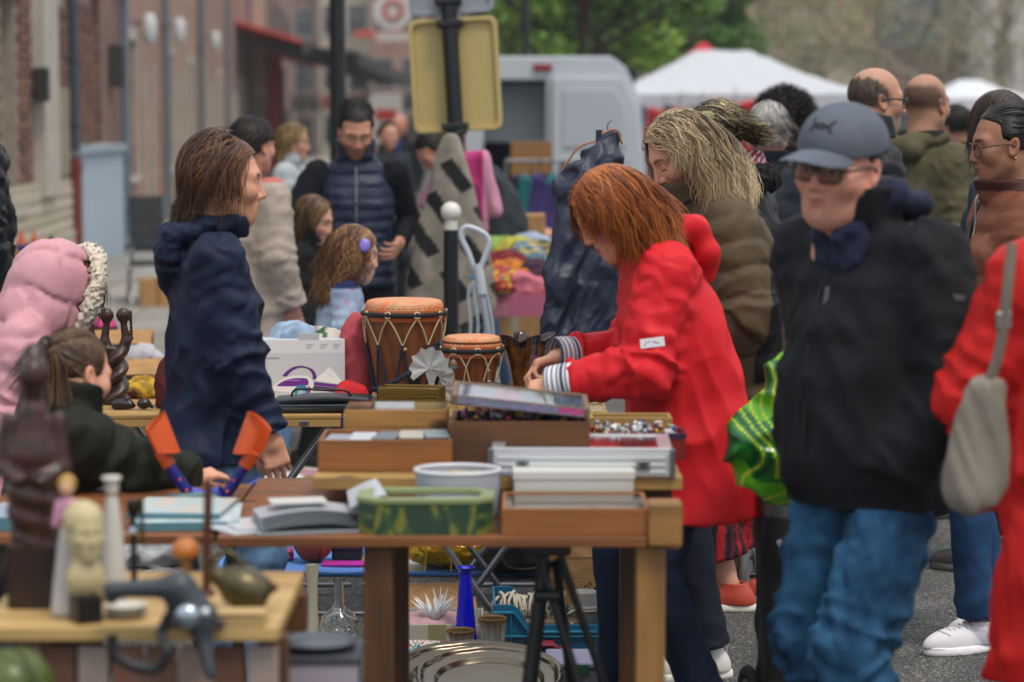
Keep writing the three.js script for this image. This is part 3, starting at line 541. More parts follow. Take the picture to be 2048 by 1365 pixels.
function windowPart(T,o,frameM=whiteFrame){
const g=new THREE.Group();g.name='window';g.position.set(o.x + o.w / 2,(o.y0 + o.y1)/ 2,-0.20);T.add(g);const w=o.w,h=o.y1 - o.y0;
part(g,'frame',[box(0.07,h,0.06,-w / 2 + 0.035),box(0.07,h,0.06,w / 2 - 0.035),box(w - 0.14,0.07,0.06,0,h / 2 - 0.035),box(w - 0.14,0.07,0.06,0,-h / 2 + 0.035),box(0.05,h - 0.14,0.05),box(w - 0.14,0.05,0.045,0,h*0.2)],frameM);
for(const s of[-1,1]){part(g,'pane',box(w / 2 - 0.095,h*0.7 - 0.095,0.01,s*(w / 4 - 0.0225),-h*0.15 + 0.0225,-0.005),glassM);part(g,'pane',box(w / 2 - 0.095,h*0.3 - 0.095,0.01,s*(w / 4 - 0.0225),h*0.35 - 0.0175,-0.005),glassM);}
part(g,'sill',box(w + 0.16,0.08,0.30,0,-h / 2 - 0.04,0.13,0.01),paleM);
if(o.lintel!==false)part(g,'lintel',box(w + 0.24,0.16,0.04,0,h / 2 + 0.08,0.215,0.008),paleM);
return g;
}
function doorPart(T,o,hex){
const g=new THREE.Group();g.name='door';g.position.set(o.x + o.w / 2,o.y0,-0.22);T.add(g);const h=o.y1 - o.y0;
part(g,'leaf',[box(o.w - 0.04,h - 0.02,0.05,0,h / 2),box(o.w*0.36,h*0.34,0.02,-o.w*0.22,h*0.27,0.03,0.006),box(o.w*0.36,h*0.34,0.02,o.w*0.22,h*0.27,0.03,0.006),box(o.w*0.36,h*0.36,0.02,-o.w*0.22,h*0.72,0.03,0.006),box(o.w*0.36,h*0.36,0.02,o.w*0.22,h*0.72,0.03,0.006)],M(hex,0.5));
part(g,'handle',ball(0.03,o.w*0.38,h*0.47,0.06,10),M('#b0a070',0.3,{metalness:0.8}));
part(g,'step',box(o.w + 0.3,0.16,0.5,0,0.04,0.32,0.01),paleM);
}
function pipePart(T,x,hex,y0,y1,low){
const g=new THREE.Group();g.name='drainpipe';g.position.set(x,0,0.09);T.add(g);
part(g,'downpipe',[cyl(0.05,0.05,y1 - y0,0,y0,0,14),cyl(0.06,0.06,0.07,0,y0 + 0.9,0,14)],M(hex,0.55));
if(low){part(g,'boot',[cyl(0.062,0.062,y0 - 0.06,0,0.0,0.0,14),cyl(0.072,0.072,0.08,0,y0 - 0.2,0.0,14)],M(low,0.6));}
for(const y of[y0 + 0.3,y1 - 0.8,(y0 + y1)/ 2])part(g,'bracket',box(0.15,0.03,0.12,0,y,-0.04),M('#3a3f45',0.5));
}
function buildBricks(T,L,y0,y1,skip,x0=0){
const bw=0.21,bh=0.062,gw=0.225,gh=0.075,geo=[box(bw,bh,0.02,0,0,0.0,0.004),box(bw / 2 - 0.006,bh,0.02,0,0,0,0.004)],all=[];
for(let r=0;r*gh + y0<y1;r++)for(let c=-1;c*gw<L;c++){const x=x0 + c*gw +(r % 2)*gw / 2 + gw / 2,y=y0 + r*gh + gh / 2;if(x - bw / 2<x0||x + bw / 2>x0 + L)continue;if(skip.some((s)=>x + bw / 2>s[0]&&x - bw / 2<s[1]&&y + bh / 2>s[2]&&y - bh / 2<s[3]))continue;all.push([x,y,rr(-0.003,0.004)]);}
all.sort((a,b)=>a[0]- b[0]);
all.slice(0,300).forEach(([x,y,z])=>{const m=part(T,'brick',geo[0],brickM[Math.floor(rnd()*brickM.length)]);m.position.set(x,y,0.006 + z);});
const rest=all.slice(300);if(rest.length)part(T,'brickwork',merge(rest.map(([x,y,z])=>paint(geo[0].clone().translate(x,y,0.006 + z),brickM[Math.floor(rnd()*brickM.length)].color))),vcMat(0.92),{kind:'stuff'});
}
const mortar=render_('#988c7e');
{
const t0=9.0,L=15.0,T=streetGroup('brick_house','dark red brick house with cream painted base behind black leather jacket','house',t0),z=(t)=>t - t0;
const ops=[{x:z(19.55),w:0.85,y0:0.95,y1:2.75}];
frontWall(T,L,6.2,0.4,ops,mortar);windowPart(T,ops[0],darkFrame);
part(T,'roof',box(L + 0.3,0.25,1.2,L / 2,6.35,-0.3),M('#3a3230',0.9));
buildBricks(T,5.8,1.15,2.75,[[z(19.55)- 0.02,z(20.4)+ 0.02,0.8,2.8],[z(21.35),z(22.55),0,4]],z(18.2));
part(T,'pilaster',boxUV(box(1.0,5.2,0.12,z(21.95),3.6,0.06,0.01)),paleM);
part(T,'stone_band',boxUV(box(1.6,0.85,0.035,z(23.4)- 0.1,1.58,0.028,0.004)),stoneM);
part(T,'painted_base',boxUV(merge([box(L,0.62,0.07,L / 2,0.31,0.036,0.006),box(L,0.5,0.05,L / 2,0.87,0.026,0.006)])),creamM);
for(let i=0;i<9;i++)part(T,'base_course',box(L,0.075,0.02,L / 2,0.16 + i*0.105,i<5?0.076:0.056,0.004),M(i % 2?'#bdb39e':'#b2a893',0.85));
pipePart(T,z(23.95),'#39434c',1.38,5.8,'#6a2a26');
part(T,'wall_lamp',[box(0.12,0.3,0.14,z(21.3),2.0,0.10,0.02)],M('#2a2826',0.6));
}
{
const t0=24.1,L=5.6,T=streetGroup('brick_house','brick house with pale blue panelled base and grey drainpipe','house',t0),z=(t)=>t - t0;
const ops=[{x:z(26.4),w:1.0,y0:1.45,y1:3.2}];frontWall(T,L,6.4,0.4,ops,wallMats[0]);windowPart(T,ops[0],darkFrame);
part(T,'roof',box(L,0.25,1.2,L / 2,6.5,-0.3),M('#3a3230',0.9));
for(let i=0;i<6;i++)part(T,'base_panel',box(0.76,1.25,0.08,0.62 + i*0.80,0.72,0.045,0.015),paleBlueM);
part(T,'base_rail',box(4.9,0.09,0.12,2.62,1.39,0.06,0.01),M('#93a4b0',0.6));
pipePart(T,z(29.4),'#5f7080',0.3,6,'#6d7f8e');part(T,'meter_box',box(0.35,0.5,0.18,z(28.4),2.35,0.09,0.02),M('#33302e',0.6));
buildBricks(T,2.2,1.5,2.9,[],0.1);
}
{
const rows=[[29.7,6.6,1,'lighter brick house with grey plinth and narrow dark window',greyM,'#7a4a3a'],[36.3,8.5,2,'sandy brick house between two grey drainpipes',stoneM,'#51606a'],[44.8,10,1,'brick terrace house with white door surround',paleM,'#3c4a40'],[54.8,12,3,'reddish brick house before the red shopfront',greyM,'#6a2a26'],[66.8,15,2,'far brick house under the red awning',paleM,'#30343a']];
rows.forEach(([t0,L,m,label,pl,dc],i)=>{
const T=streetGroup('brick_house',label,'house',t0),n=Math.floor(L / 2.6),ops=[];
for(let k=0;k<n;k++){const isDoor=k===1;ops.push({x:0.8 + k*(L - 1)/ n,w:isDoor?1.0:1.15,y0:isDoor?0.16:1.0,y1:isDoor?2.5:2.75,door:isDoor});}
frontWall(T,L - 0.01,6.6 +(i % 2)*0.5,0.4,ops,wallMats[m]);
for(const o of ops){if(o.door)doorPart(T,o,dc);else windowPart(T,o,i % 2?darkFrame:whiteFrame);for(const jx of[o.x - 0.05,o.x + o.w + 0.05])part(T,'jamb',boxUV(box(0.1,o.y1 - o.y0,0.05,jx,(o.y0 + o.y1)/ 2,0.025)),paleM);}
part(T,'plinth',boxUV(box(L - 0.02,0.6,0.06,L / 2,0.3,0.032,0.01)),pl);
part(T,'roof',box(L,0.25,1.2,L / 2,7.35,-0.3),M('#3a3230',0.9));
pipePart(T,L - 0.25,['#5c6a78','#55636f','#66707a','#4c5660','#666'][i],0.25,6,'#6a7078');
if(i<3){const lamp=streetGroup('wall_lantern',['white wall lantern on the lighter brick house','white wall lantern on the sandy brick house','white wall lantern by white door surround'][i],'lantern',t0 +[2.0,1.0,2.5][i]);part(lamp,'shade',tf(lathe([[0.02,0],[0.08,0.04],[0.10,0.2],[0.09,0.34],[0.04,0.4],[0.0,0.4]],16),0,2.72 + i*0.2,0.2),M('#c8ccd0',0.4));part(lamp,'arm',box(0.04,0.04,0.2,0,3.0 + i*0.2,0.1),M('#444',0.5));}
});
}
{
const T=streetGroup('awning_shop','shopfront with long red awning along the brick terrace','shop',82);
part(T,'wall',boxUV(box(34,8,0.4,17,4,-0.2)),wallMats[3]);for(let i=0;i<8;i++)part(T,'shop_window',box(2.6,2.2,0.05,2.2 + i*4,1.4,0.02),glassM);for(let i=0;i<8;i++)part(T,'upper_window',box(1.1,1.7,0.05,2.2 + i*4,5.8,0.02),glassM);
part(T,'red_column',box(0.9,4.2,0.5,-0.2,2.1,0.3,0.02),M('#b42220',0.5));
const a=thing('shop_awning','long red orange awning with dark underside over the shops','awning',[0,0,0]);
part(a,'canvas',extrude([[0,0],[1.7,0.5],[1.7,0.58],[0,0.08]],26).applyMatrix4(new THREE.Matrix4().makeRotationY(SW - Math.PI / 2)).translate(0,0,0),M('#cc4630',0.7));a.position.set(-5.2,3.75,-60);a.rotation.y=0;
a.children[0].geometry.rotateY(Math.PI);
part(a,'valance',box(0.03,0.28,26,0.0,-0.1,-13),M('#2c2420',0.8));
for(const t of[2,24])part(a,'support',bar([-0.2,-3.75,-t],[-0.2,0.1,-t],0.035),M('#33302e',0.5));
}
{const T=thing('terrace_canopy','charcoal cafe canopy sloping over the far terrace','canopy',[-4.0,0,-62]);
part(T,'canvas',[plankSheet([0,3.55,0],[0.9,3.2,-32],2.6)],M('#2c2f34',0.8));for(const[x,z]of[[0.2,-1],[0.9,-31],[-2.2,-1],[-1.6,-31]])part(T,'post',bar([x*0.9,0,z],[x*0.9,3.2,z],0.05),M('#222',0.6));part(T,'valance',[plankSheet([0.05,3.25,0],[0.95,2.9,-32],0.0,0.34)],M('#26282c',0.8));}
function plankSheet(a,b,w,h=0.08){const g=new THREE.BufferGeometry(),t=h;const P=[];const A=V(...a),B=V(...b),o=V(-w,0.25,0);const q=(p1,p2,p3,p4)=>{for(const v of[p1,p2,p3,p1,p3,p4])P.push(v.x,v.y,v.z);};const up=V(0,t,0),A2=w?A.clone().add(o):A.clone().add(V(-0.04,0,0)),B2=w?B.clone().add(o):B.clone().add(V(-0.04,0,0));q(A,B,B2,A2);q(A.clone().add(up),A2.clone().add(up),B2.clone().add(up),B.clone().add(up));q(A,A.clone().add(up),B.clone().add(up),B);q(A2,B2,B2.clone().add(up),A2.clone().add(up));q(A,A2,A2.clone().add(up),A.clone().add(up));q(B,B.clone().add(up),B2.clone().add(up),B2);g.setAttribute('position',new THREE.BufferAttribute(new Float32Array(P),3));g.computeVertexNormals();return g;}
function farHouse(px0,px1,z,H,wall,roofHex,label,o={}){
const x0=(px0 - 1024)/ FOCAL*z,x1=(px1 - 1024)/ FOCAL*z,w=x1 - x0,T=thing('town_house',label,'house',[(x0 + x1)/ 2,0,-z]);
part(T,'wall',boxUV(box(w - 0.02,H,6,0,H / 2,-3)),wall);
part(T,'roof',extrude([[-0.4,0],[6.4,0],[3,o.rh||3.4]],w).applyMatrix4(new THREE.Matrix4().makeRotationY(Math.PI / 2)).translate(-w / 2,H,0).translate(0,0,0),M(roofHex,0.85));
const n=Math.max(2,Math.round(w /(o.pitch||1.9))),fl=Math.floor((H - 0.3)/ 2.9);
for(let f=0;f<fl;f++)for(let i=0;i<n;i++){const x=-w / 2 +(i + 0.5)*w / n,y=1.6 + f*2.9;const g=new THREE.Group();g.name=f===0&&i===(o.doorAt??1)?'door':'window';g.position.set(x,y,0.02);T.add(g);if(g.name==='door'){part(g,'leaf',box(1.0,2.2,0.06,0,-0.5),M(o.door||'#3a2a24',0.6));part(g,'surround',[box(0.14,2.4,0.1,-0.57,-0.4),box(0.14,2.4,0.1,0.57,-0.4),box(1.28,0.16,0.1,0,0.88)],o.trim||paleM);}else{part(g,'pane',box(0.95,1.5,0.03),glassM);part(g,'frame',[box(0.08,1.5,0.08,-0.47),box(0.08,1.5,0.08,0.47),box(0.06,1.5,0.06),box(1.02,0.08,0.08,0,0.78),box(1.2,0.1,0.16,0,-0.8),box(0.95,0.05,0.06,0,0.25)],o.trim||whiteFrame);}}
if(o.shop){part(T,'fascia',box(w*0.92,0.6,0.25,0,3.1,0.13,0.02),M(o.shop,0.6));}
if(o.dormer){const g=new THREE.Group();g.name='dormer';g.position.set(o.dormer,H + 0.9,-0.2);T.add(g);part(g,'cheek',box(1.6,1.8,1.6,0,0,-0.8),M('#b9bec2',0.7));part(g,'pane',box(0.9,1.2,0.05,0,0,0.03),glassM);part(g,'hood',box(1.9,0.15,1.9,0,0.95,-0.7),M('#2a2c30',0.8));}
part(T,'chimney',box(0.8,1.6,0.8,w*0.3,H +(o.rh||3.4),-3),wallMats[3]);
return T;
}
const cream=render_('#b5aa96'),rose=render_('#a27c70'),pale=render_('#b4b0a8');
farHouse(520,640,132,10,wallMats[3],'#3a3030','brick corner house rising beyond the red awning',{shop:'#3a3634'});
farHouse(640,742,128,9.5,cream,'#40363a','cream far house between lamp post and yellow sign',{shop:'#7a2420'});
farHouse(742,850,124,9.2,rose,'#4a3632','rose rendered far house carrying round white sign',{shop:'#2b2d31'});
farHouse(850,960,126,9.8,wallMats[2],'#3a3030','far brick house hidden behind the sign backs',{shop:'#44403c'});
farHouse(960,1075,118,9.0,wallMats[1],'#42342f','pinkish brick house with red and blue signs above van',{shop:'#8a3a34'});
farHouse(1075,1290,130,8.6,pale,'#3c3838','pale far house screened by the green trees',{});
farHouse(1290,1480,128,8.2,wallMats[2],'#4a3c38','brown brick house between green trees and bare trees',{});
farHouse(1480,1640,116,6.4,wallMats[1],'#6a4038','far brick house with reddish roof behind bare trees',{rh:4.2});
farHouse(1640,1780,112,5.4,cream,'#7a4a3c','low cream house with orange tiled roof in haze',{rh:4.6,doorAt:0});
farHouse(1780,1965,104,5.2,wallMats[0],'#33353b','brick house with dark slate roof and white dormer',{rh:5.5,dormer:1.6,pitch:1.4});
farHouse(1965,2180,100,8.0,pale,'#55534f','tall pale stone house at the end of the far row',{pitch:1.7});
function farSign(px,py,z,w,h,hex,label,inner){const p=W(px,py,z),T=thing('shop_sign',label,'sign',[p.x,p.y,p.z]);part(T,'board',box(w,h,0.12,0,0,0,0.03),M(hex,0.5));if(inner)part(T,'motif',inner,M(T.userData.inner||'#a02828',0.5));part(T,'bracket',bar([0,0,-0.05],[0,0.1,-z*0.02 - 0.4],0.04),M('#333',0.6));return T;}
{const p=W(786,22,121),T=thing('round_sign','round white sign with red centre high on the street','sign',[p.x,p.y,p.z]);part(T,'disc',tf(new THREE.CylinderGeometry(0.95,0.95,0.15,28),0,0,0,Math.PI / 2),M('#c4c0ba',0.5));part(T,'motif',tf(new THREE.TorusGeometry(0.45,0.13,8,24),0,0.05,0.1),M('#a03a34',0.5));part(T,'plate',box(1.7,0.36,0.12,0,-1.3,0),M('#b9b4ac',0.5));part(T,'bracket',bar([0,0,-0.1],[0,0,-2.8],0.05),M('#333'));}
farSign(735,68,122.5,1.3,0.32,'#c2452e','upper orange red sign strip on the rose house');farSign(792,67,122.5,0.95,0.3,'#bb402e','short orange red sign strip beside round sign');
farSign(1010,14,116.5,0.55,1.1,'#b82c34','red vertical banner on the pinkish brick house');farSign(1004,62,116.5,0.7,0.36,'#2b3fa0','small blue sign below the red banner');
{const p=W(772,238,46),T=thing('notice_board','white notice board with red print behind navy vest','sign',[p.x,0,p.z]);part(T,'board',box(0.62,0.95,0.05,0,p.y,0,0.01),M('#b8b6b2',0.6));part(T,'print',[box(0.4,0.2,0.01,0,p.y + 0.08,0.03),box(0.3,0.1,0.01,0.04,p.y - 0.16,0.03)],M('#a82c2c',0.6));part(T,'post',bar([0,0,0],[0,p.y,-0.02],0.03),M('#555'));}
{const x=X(675,16,2),T=thing('lamp_post','thick black lamp post behind the man in the vest','lamp post',[x,0,-16]);part(T,'shaft',cyl(0.056,0.05,5.2,0,0.5,0,20),M('#0d1116',0.45));part(T,'base',tf(lathe([[0.11,0],[0.12,0.06],[0.09,0.12],[0.085,0.5],[0.07,0.56],[0.056,0.6]],20),0,0,0),M('#0d1116',0.45));part(T,'lantern',tf(lathe([[0.05,0],[0.18,0.1],[0.2,0.4],[0.05,0.55]],16),0,5.7,0),M('#1a1e22',0.4));}
{const x=X(1052,31,2),T=thing('lamp_post','slim dark lamp post rising behind the white van','lamp post',[x,0,-31]);part(T,'shaft',cyl(0.055,0.045,6,0,0.4,0,14),M('#10161a',0.45));part(T,'base',cyl(0.1,0.08,0.45,0,0,0,14),M('#10161a',0.45));part(T,'lantern',ball(0.2,0,6.5,0,12),M('#c9c9c4',0.3));}
{
const z=12,b=W(929,640,z),S=0.9,T=thing('sign_post','leaning black sign post with the backs of two signs','sign',[X(948,z,0),0,-z],-0.08);T.rotation.z=0.056;
part(T,'post',cyl(0.040,0.040,3.2,0,0,0,22),M('#10141a',0.4));
const panel=(w,h,y,hex,nm,lab)=>{const g=new THREE.Group();g.name=nm;g.position.set(0.01,y,-0.052);T.add(g);const r=0.045,s=new THREE.Shape();s.moveTo(-w / 2 + r,-h / 2);s.lineTo(w / 2 - r,-h / 2);s.quadraticCurveTo(w / 2,-h / 2,w / 2,-h / 2 + r);s.lineTo(w / 2,h / 2 - r);s.quadraticCurveTo(w / 2,h / 2,w / 2 - r,h / 2);s.lineTo(-w / 2 + r,h / 2);s.quadraticCurveTo(-w / 2,h / 2,-w / 2,h / 2 - r);s.lineTo(-w / 2,-h / 2 + r);s.quadraticCurveTo(-w / 2,-h / 2,-w / 2 + r,-h / 2);part(g,'plate',new THREE.ExtrudeGeometry(s,{depth:0.004,bevelEnabled:false,curveSegments:8}),M(hex,0.45,{metalness:0.0}),{label:lab});const s2=s.clone();s2.holes.push(new THREE.Path(s.getPoints(8).map((p)=>new THREE.Vector2(p.x*(1 - 0.032 / w),p.y*(1 - 0.032 / h)))));part(g,'rim',new THREE.ExtrudeGeometry(s2,{depth:0.020,bevelEnabled:true,bevelSize:0.003,bevelThickness:0.003,bevelSegments:2,curveSegments:8}).translate(0,0,0.002),M(hex,0.4));};
panel(0.440,0.560,1.876,'#b8a468','tan_sign','tan painted back of a road sign');panel(0.42,0.5,2.43,'#8d949c','grey_sign','grey back of a road sign');
for(const y of[2.13,1.62,2.24])part(T,'clamp',[box(0.13,0.035,0.10,0,y,-0.005,0.008),tf(cyl(0.008,0.008,0.02,0,0,0,8),0.055,y,0.05,Math.PI / 2)],M('#14181d',0.4));
}
{const z=11.1,T=thing('bollard','black bollard with white ball top in front of poncho','bollard',[X(902,z,0.9),0,-z]);part(T,'post',[cyl(0.035,0.035,1.14,0,0,0,24),cyl(0.05,0.042,0.08,0,0,0,24)],M('#10151a',0.4));part(T,'collar',cyl(0.033,0.030,0.045,0,1.14,0,24),M('#c9c7c0',0.4));part(T,'ball',ball(0.047,0,1.222,0,28),M('#d2d0c8',0.4));}
function leafCrown(n,R,size,hexes,seedN,hollow=0.35){
reseed(seedN);const P=[],N=[],Cc=[],cols=hexes.map(rgb),blobs=[];for(let i=0;i<26;i++){const a=rnd()*6.283,e=Math.acos(rr(-0.9,1)),r=rr(0.35,0.9);blobs.push([Math.sin(e)*Math.cos(a)*R[0]*r,Math.cos(e)*R[1]*r,Math.sin(e)*Math.sin(a)*R[2]*r,rr(0.28,0.5)*Math.min(...R),Math.floor(rnd()*cols.length)]);}
for(let i=0;i<n;i++){const b=blobs[Math.floor(rnd()*blobs.length)];const d=vnorm([rr(-1,1),rr(-1,1),rr(-1,1)]),r=b[3]*Math.pow(rnd(),hollow),c=[b[0]+ d[0]*r,b[1]+ d[1]*r,b[2]+ d[2]*r];const u=vnorm([rr(-1,1),rr(-1,0.4),rr(-1,1)]),w=vnorm(vcross(u,vnorm([rr(-1,1),rr(-1,1),rr(-1,1)]))),s=size*rr(0.6,1.3),nn=vcross(w,u);const q0=c,q1=vadd(c,vadd(vmul(u,s*0.5),vmul(w,s*0.32))),q2=vadd(c,vmul(u,s)),q3=vadd(c,vadd(vmul(u,s*0.5),vmul(w,-s*0.32)));for(const v of[q0,q1,q2,q0,q2,q3]){P.push(...v);N.push(...nn);}const cc=vmul(cols[(b[4]+(rnd()<0.3?1:0))% cols.length],rr(0.75,1.25));for(let k=0;k<6;k++)Cc.push(...cc);}
const g=new THREE.BufferGeometry();g.setAttribute('position',new THREE.BufferAttribute(new Float32Array(P),3));g.setAttribute('normal',new THREE.BufferAttribute(new Float32Array(N),3));g.setAttribute('color',new THREE.BufferAttribute(new Float32Array(Cc),3));return g;
}
const leafM=vcMat(0.75,{transmission:0.45,thickness:0});
function limbs(H,spread,n,r0,sd){reseed(sd);const g=[tube([[0,0,0],[0.05,H*0.3,0.03],[-0.04,H*0.65,0],[0.02,H,0.02]],r0,14,8)],tips=[];for(let i=0;i<n;i++){const a=rnd()*6.283,h=H*rr(0.3,0.95),L=spread*rr(0.5,1);const p=[V(0,h,0),V(Math.cos(a)*L*0.45,h + L*0.3,Math.sin(a)*L*0.45),V(Math.cos(a)*L,h + L*rr(0.5,0.9),Math.sin(a)*L)];g.push(tube(p,r0*0.3,8,5));tips.push(p[2]);for(let k=0;k<3;k++){const b=a + rr(-0.9,0.9),l=L*rr(0.3,0.6);g.push(tube([p[1].clone().lerp(p[2],rr(0,0.9)),p[2].clone().add(V(Math.cos(b)*l,l*rr(0.2,0.9),Math.sin(b)*l))],r0*0.13,4,4));}}return g;}
function tree(px,z,h,R,hexes,n,size,label,sd,barkHex='#3a3028',o={}){
const T=thing(o.name||'leafy_tree',label,'tree',[X(px,z,3),0,-z]);part(T,'trunk',merge(limbs(h*(o.trunk||1),Math.max(R[0],R[2])*(o.spread||0.9),o.limbs||14,o.r||0.16,sd)),M(barkHex,0.95));part(T,'crown',leafCrown(n,R,size,hexes,sd + 5,o.hollow).translate(0,h,0),leafM);return T;
}
const greens=['#7cab34','#68992c','#92c040','#568526','#a4cc50'];
tree(1165,40,4.3,[2.2,3.2,1.6],greens,15000,0.17,'bright green leafy tree above the van roof',11);
tree(1262,44,4.6,[1.5,3.4,1.5],['#5c8c2c','#6c9c34','#4f7c26'],9000,0.17,'darker green tree between van and stall canopy',23);
tree(1345,52,5.0,[1.7,3.6,1.6],['#84ac48','#96bc54','#6c983a'],8000,0.18,'yellow green tree above the red tent tip',37);
tree(1425,48,5.0,[1.0,3.6,1.0],['#5a8a30','#689a38','#4e7c2c'],7000,0.16,'narrow dark green tree left of the bare trees',41);
tree(1110,55,5.6,[2.4,3.4,2],['#6a962e','#7ea83c'],9000,0.18,'green tree crown touching slim lamp post',47);
const olive=['#a4a67a','#b2b288','#92966a','#bab492'];
[[1530,62,5.0,'thinly leaved tree beyond the stall canopy roof',51],[1640,70,5.4,'sparse olive tree behind the balding heads',57],[1755,66,5.2,'bare spring tree above the bearded balding man',61],[1890,72,5.8,'bare spring tree before the slate roofed house',67],[2010,64,5.4,'bare spring tree before the pale stone house',71]].forEach(([px,z,h,label,sd])=>tree(px,z,h,[2.8,3.6,2.4],olive,px>1850?900:px>1700?1900:3600,0.12,label,sd,'#8f8672',{name:'sparse_tree',limbs:16,spread:1.1,r:0.13,hollow:0.5}));
{
const z=25.5,sc=4800 / z,T=thing('cargo_van','white cargo van, one rear door open on a dark load','van',[X(1104,z,1.2),0,-z],-0.04),white=M('#b4bcc4',0.35,{clearcoat:0.5});
const prof=[[-0.62,0.45],[0.62,0.45],[0.635,1.2],[0.60,1.9],[0.50,2.22],[0.40,2.33],[-0.40,2.33],[-0.50,2.22],[-0.60,1.9],[-0.635,1.2]].map(([a,b])=>[a*1.52,b*1.01]);
const hole=[[-0.52,0.58],[-0.03,0.58],[-0.03,2.12],[-0.40,2.12],[-0.48,1.9]].map(([a,b])=>[a*1.52,b*1.01]);
part(T,'rear_shell',extrude(prof,0.08,0.02,[hole]).translate(0,0,-0.09),white);
part(T,'body',(()=>{const g=extrude(prof,4.6,0.02,[[[-0.92,0.55],[0.92,0.55],[0.92,1.9],[0.7,2.2],[-0.7,2.2],[-0.92,1.9]]]).translate(0,0,-4.75);return g;})(),white);
part(T,'cargo_wall',box(1.8,1.8,0.05,0,1.4,-2.2),M('#1b1b1d',0.9));part(T,'cargo_panel',box(0.78,0.62,0.04,-0.42,1.78,-0.5),M('#9aa3aa',0.6));part(T,'load_floor',box(1.8,0.05,4.4,0,0.6,-2.3),M('#2c2a28',0.9));
part(T,'rear_door',(()=>{const g=extrude([[0.0,0.6],[0.86,0.6],[0.92,1.2],[0.86,1.85],[0.72,2.14],[0.0,2.14]],0.05,0.015);return g.translate(0.02,0,0.02);})(),white);part(T,'door_recess',extrude([[0.1,1.42],[0.76,1.42],[0.73,1.85],[0.62,2.02],[0.1,2.02]],0.012,0.006).translate(0.02,0,0.085),M('#a9b2ba',0.35));part(T,'door_recess',extrude([[0.1,0.75],[0.78,0.75],[0.80,1.3],[0.1,1.3]],0.012,0.006).translate(0.02,0,0.085),M('#a9b2ba',0.35));
part(T,'door_handle',box(0.05,0.16,0.05,0.12,1.18,0.12,0.01),M('#22262a',0.5));part(T,'brake_light',box(0.2,0.07,0.05,-0.1,2.26,0.03,0.01),M('#8a1216',0.3));
for(const s of[-1,1])part(T,'tail_light',box(0.1,0.42,0.06,s*0.9,1.15,0.03,0.02),M('#7a1214',0.3));part(T,'bumper',box(1.9,0.22,0.2,0,0.45,0.05,0.04),M('#2b2e31',0.7));part(T,'number_plate',box(0.52,0.11,0.02,0.25,0.66,0.10),M('#c8c49a',0.5));
for(const s of[-1,1])for(const zz of[-0.9,-3.9]){const w=new THREE.Group();w.name='wheel';w.position.set(s*0.82,0.33,zz);T.add(w);part(w,'tyre',tf(new THREE.TorusGeometry(0.24,0.09,10,24),0,0,0,0,Math.PI / 2),M('#151515',0.9));part(w,'rim',tf(new THREE.CylinderGeometry(0.19,0.19,0.14,18),0,0,0,0,0,Math.PI / 2),M('#8a8d90',0.4,{metalness:0.6}));}
const cb=(px,py,w,h,hex,label,zz)=>{const p=W(px,py,z - 0.4);single('stock_box',label,'box',box(w,h,0.35,0,0,0,0.006),M(hex,0.8),{pos:[p.x,h / 2 +(zz||0),p.z + 0.9]});};
cb(1062,300,0.42,0.36,'#8a6238','brown cardboard carton topmost beside van door',1.12);cb(1062,350,0.40,0.36,'#b9a62c','yellow carton under the brown carton by van',0.76);cb(1062,400,0.44,0.76,'#9aa7b0','white and grey carton at the bottom by van',0);
}
function canopyStall(px0,px1,z,eave,peak,depth,label,o={}){
const x0=X(px0,z,2),x1=X(px1,z,2),w=x1 - x0,T=thing('market_stall',label,'stall',[(x0 + x1)/ 2,0,-z]),cm=M(o.hex||'#b4b7bd',0.75);
const nx=40,P=[],I=[],nz=14;for(let j=0;j<=nz;j++)for(let i=0;i<=nx;i++){const u=i / nx,v=j / nz,e=Math.min(u*2.6,(1 - u)*2.6,v*2,(1 - v)*2,1),sag=0.10*Math.sin(e*Math.PI);P.push((u - 0.5)*w,eave +(peak - eave)*Math.pow(e,0.85)- sag*0.6 + 0.02*noise(u*12,v*8,3),-v*depth);}for(let j=0;j<nz;j++)for(let i=0;i<nx;i++){const a=j*(nx + 1)+ i;I.push(a,a + 1,a + nx + 1,a + 1,a + nx + 2,a + nx + 1);}
const g=new THREE.BufferGeometry();g.setAttribute('position',new THREE.BufferAttribute(new Float32Array(P),3));g.setIndex(I);g.computeVertexNormals();part(T,'canopy',g,cm);
const vp=[[-w / 2,0]];const nsc=Math.round(w / 0.42);for(let i=0;i<=nsc*6;i++){const u=i /(nsc*6);vp.push([-w / 2 + u*w,-0.16 - 0.08*Math.abs(Math.sin(u*nsc*Math.PI))]);}vp.push([w / 2,0]);part(T,'valance',extrude(vp,0.01).translate(0,eave,0.0),cm);
part(T,'side_valance',[box(0.012,0.24,depth,-w / 2,eave - 0.12,-depth / 2),box(0.012,0.24,depth,w / 2,eave - 0.12,-depth / 2)],cm);
for(const sx of[-0.49,0.49])for(const zz of[-0.05,-depth + 0.05])part(T,'pole',bar([sx*w,0,zz],[sx*w,eave + 0.02,zz],0.022),M('#8a8e92',0.4,{metalness:0.6}));
part(T,'rail',bar([-w*0.49,eave - 0.1,-0.25],[w*0.49,eave - 0.1,-0.25],0.015),M('#8a8e92',0.4,{metalness:0.6}));
if(o.counter!==false)part(T,'counter',box(w*0.9,0.06,0.9,0,0.78,-0.7),M('#3a3532',0.8)),part(T,'counter_cloth',box(w*0.9,0.74,0.04,0,0.38,-0.25),M('#2a2c38',0.9));
return[T,(x0 + x1)/ 2,w];
}
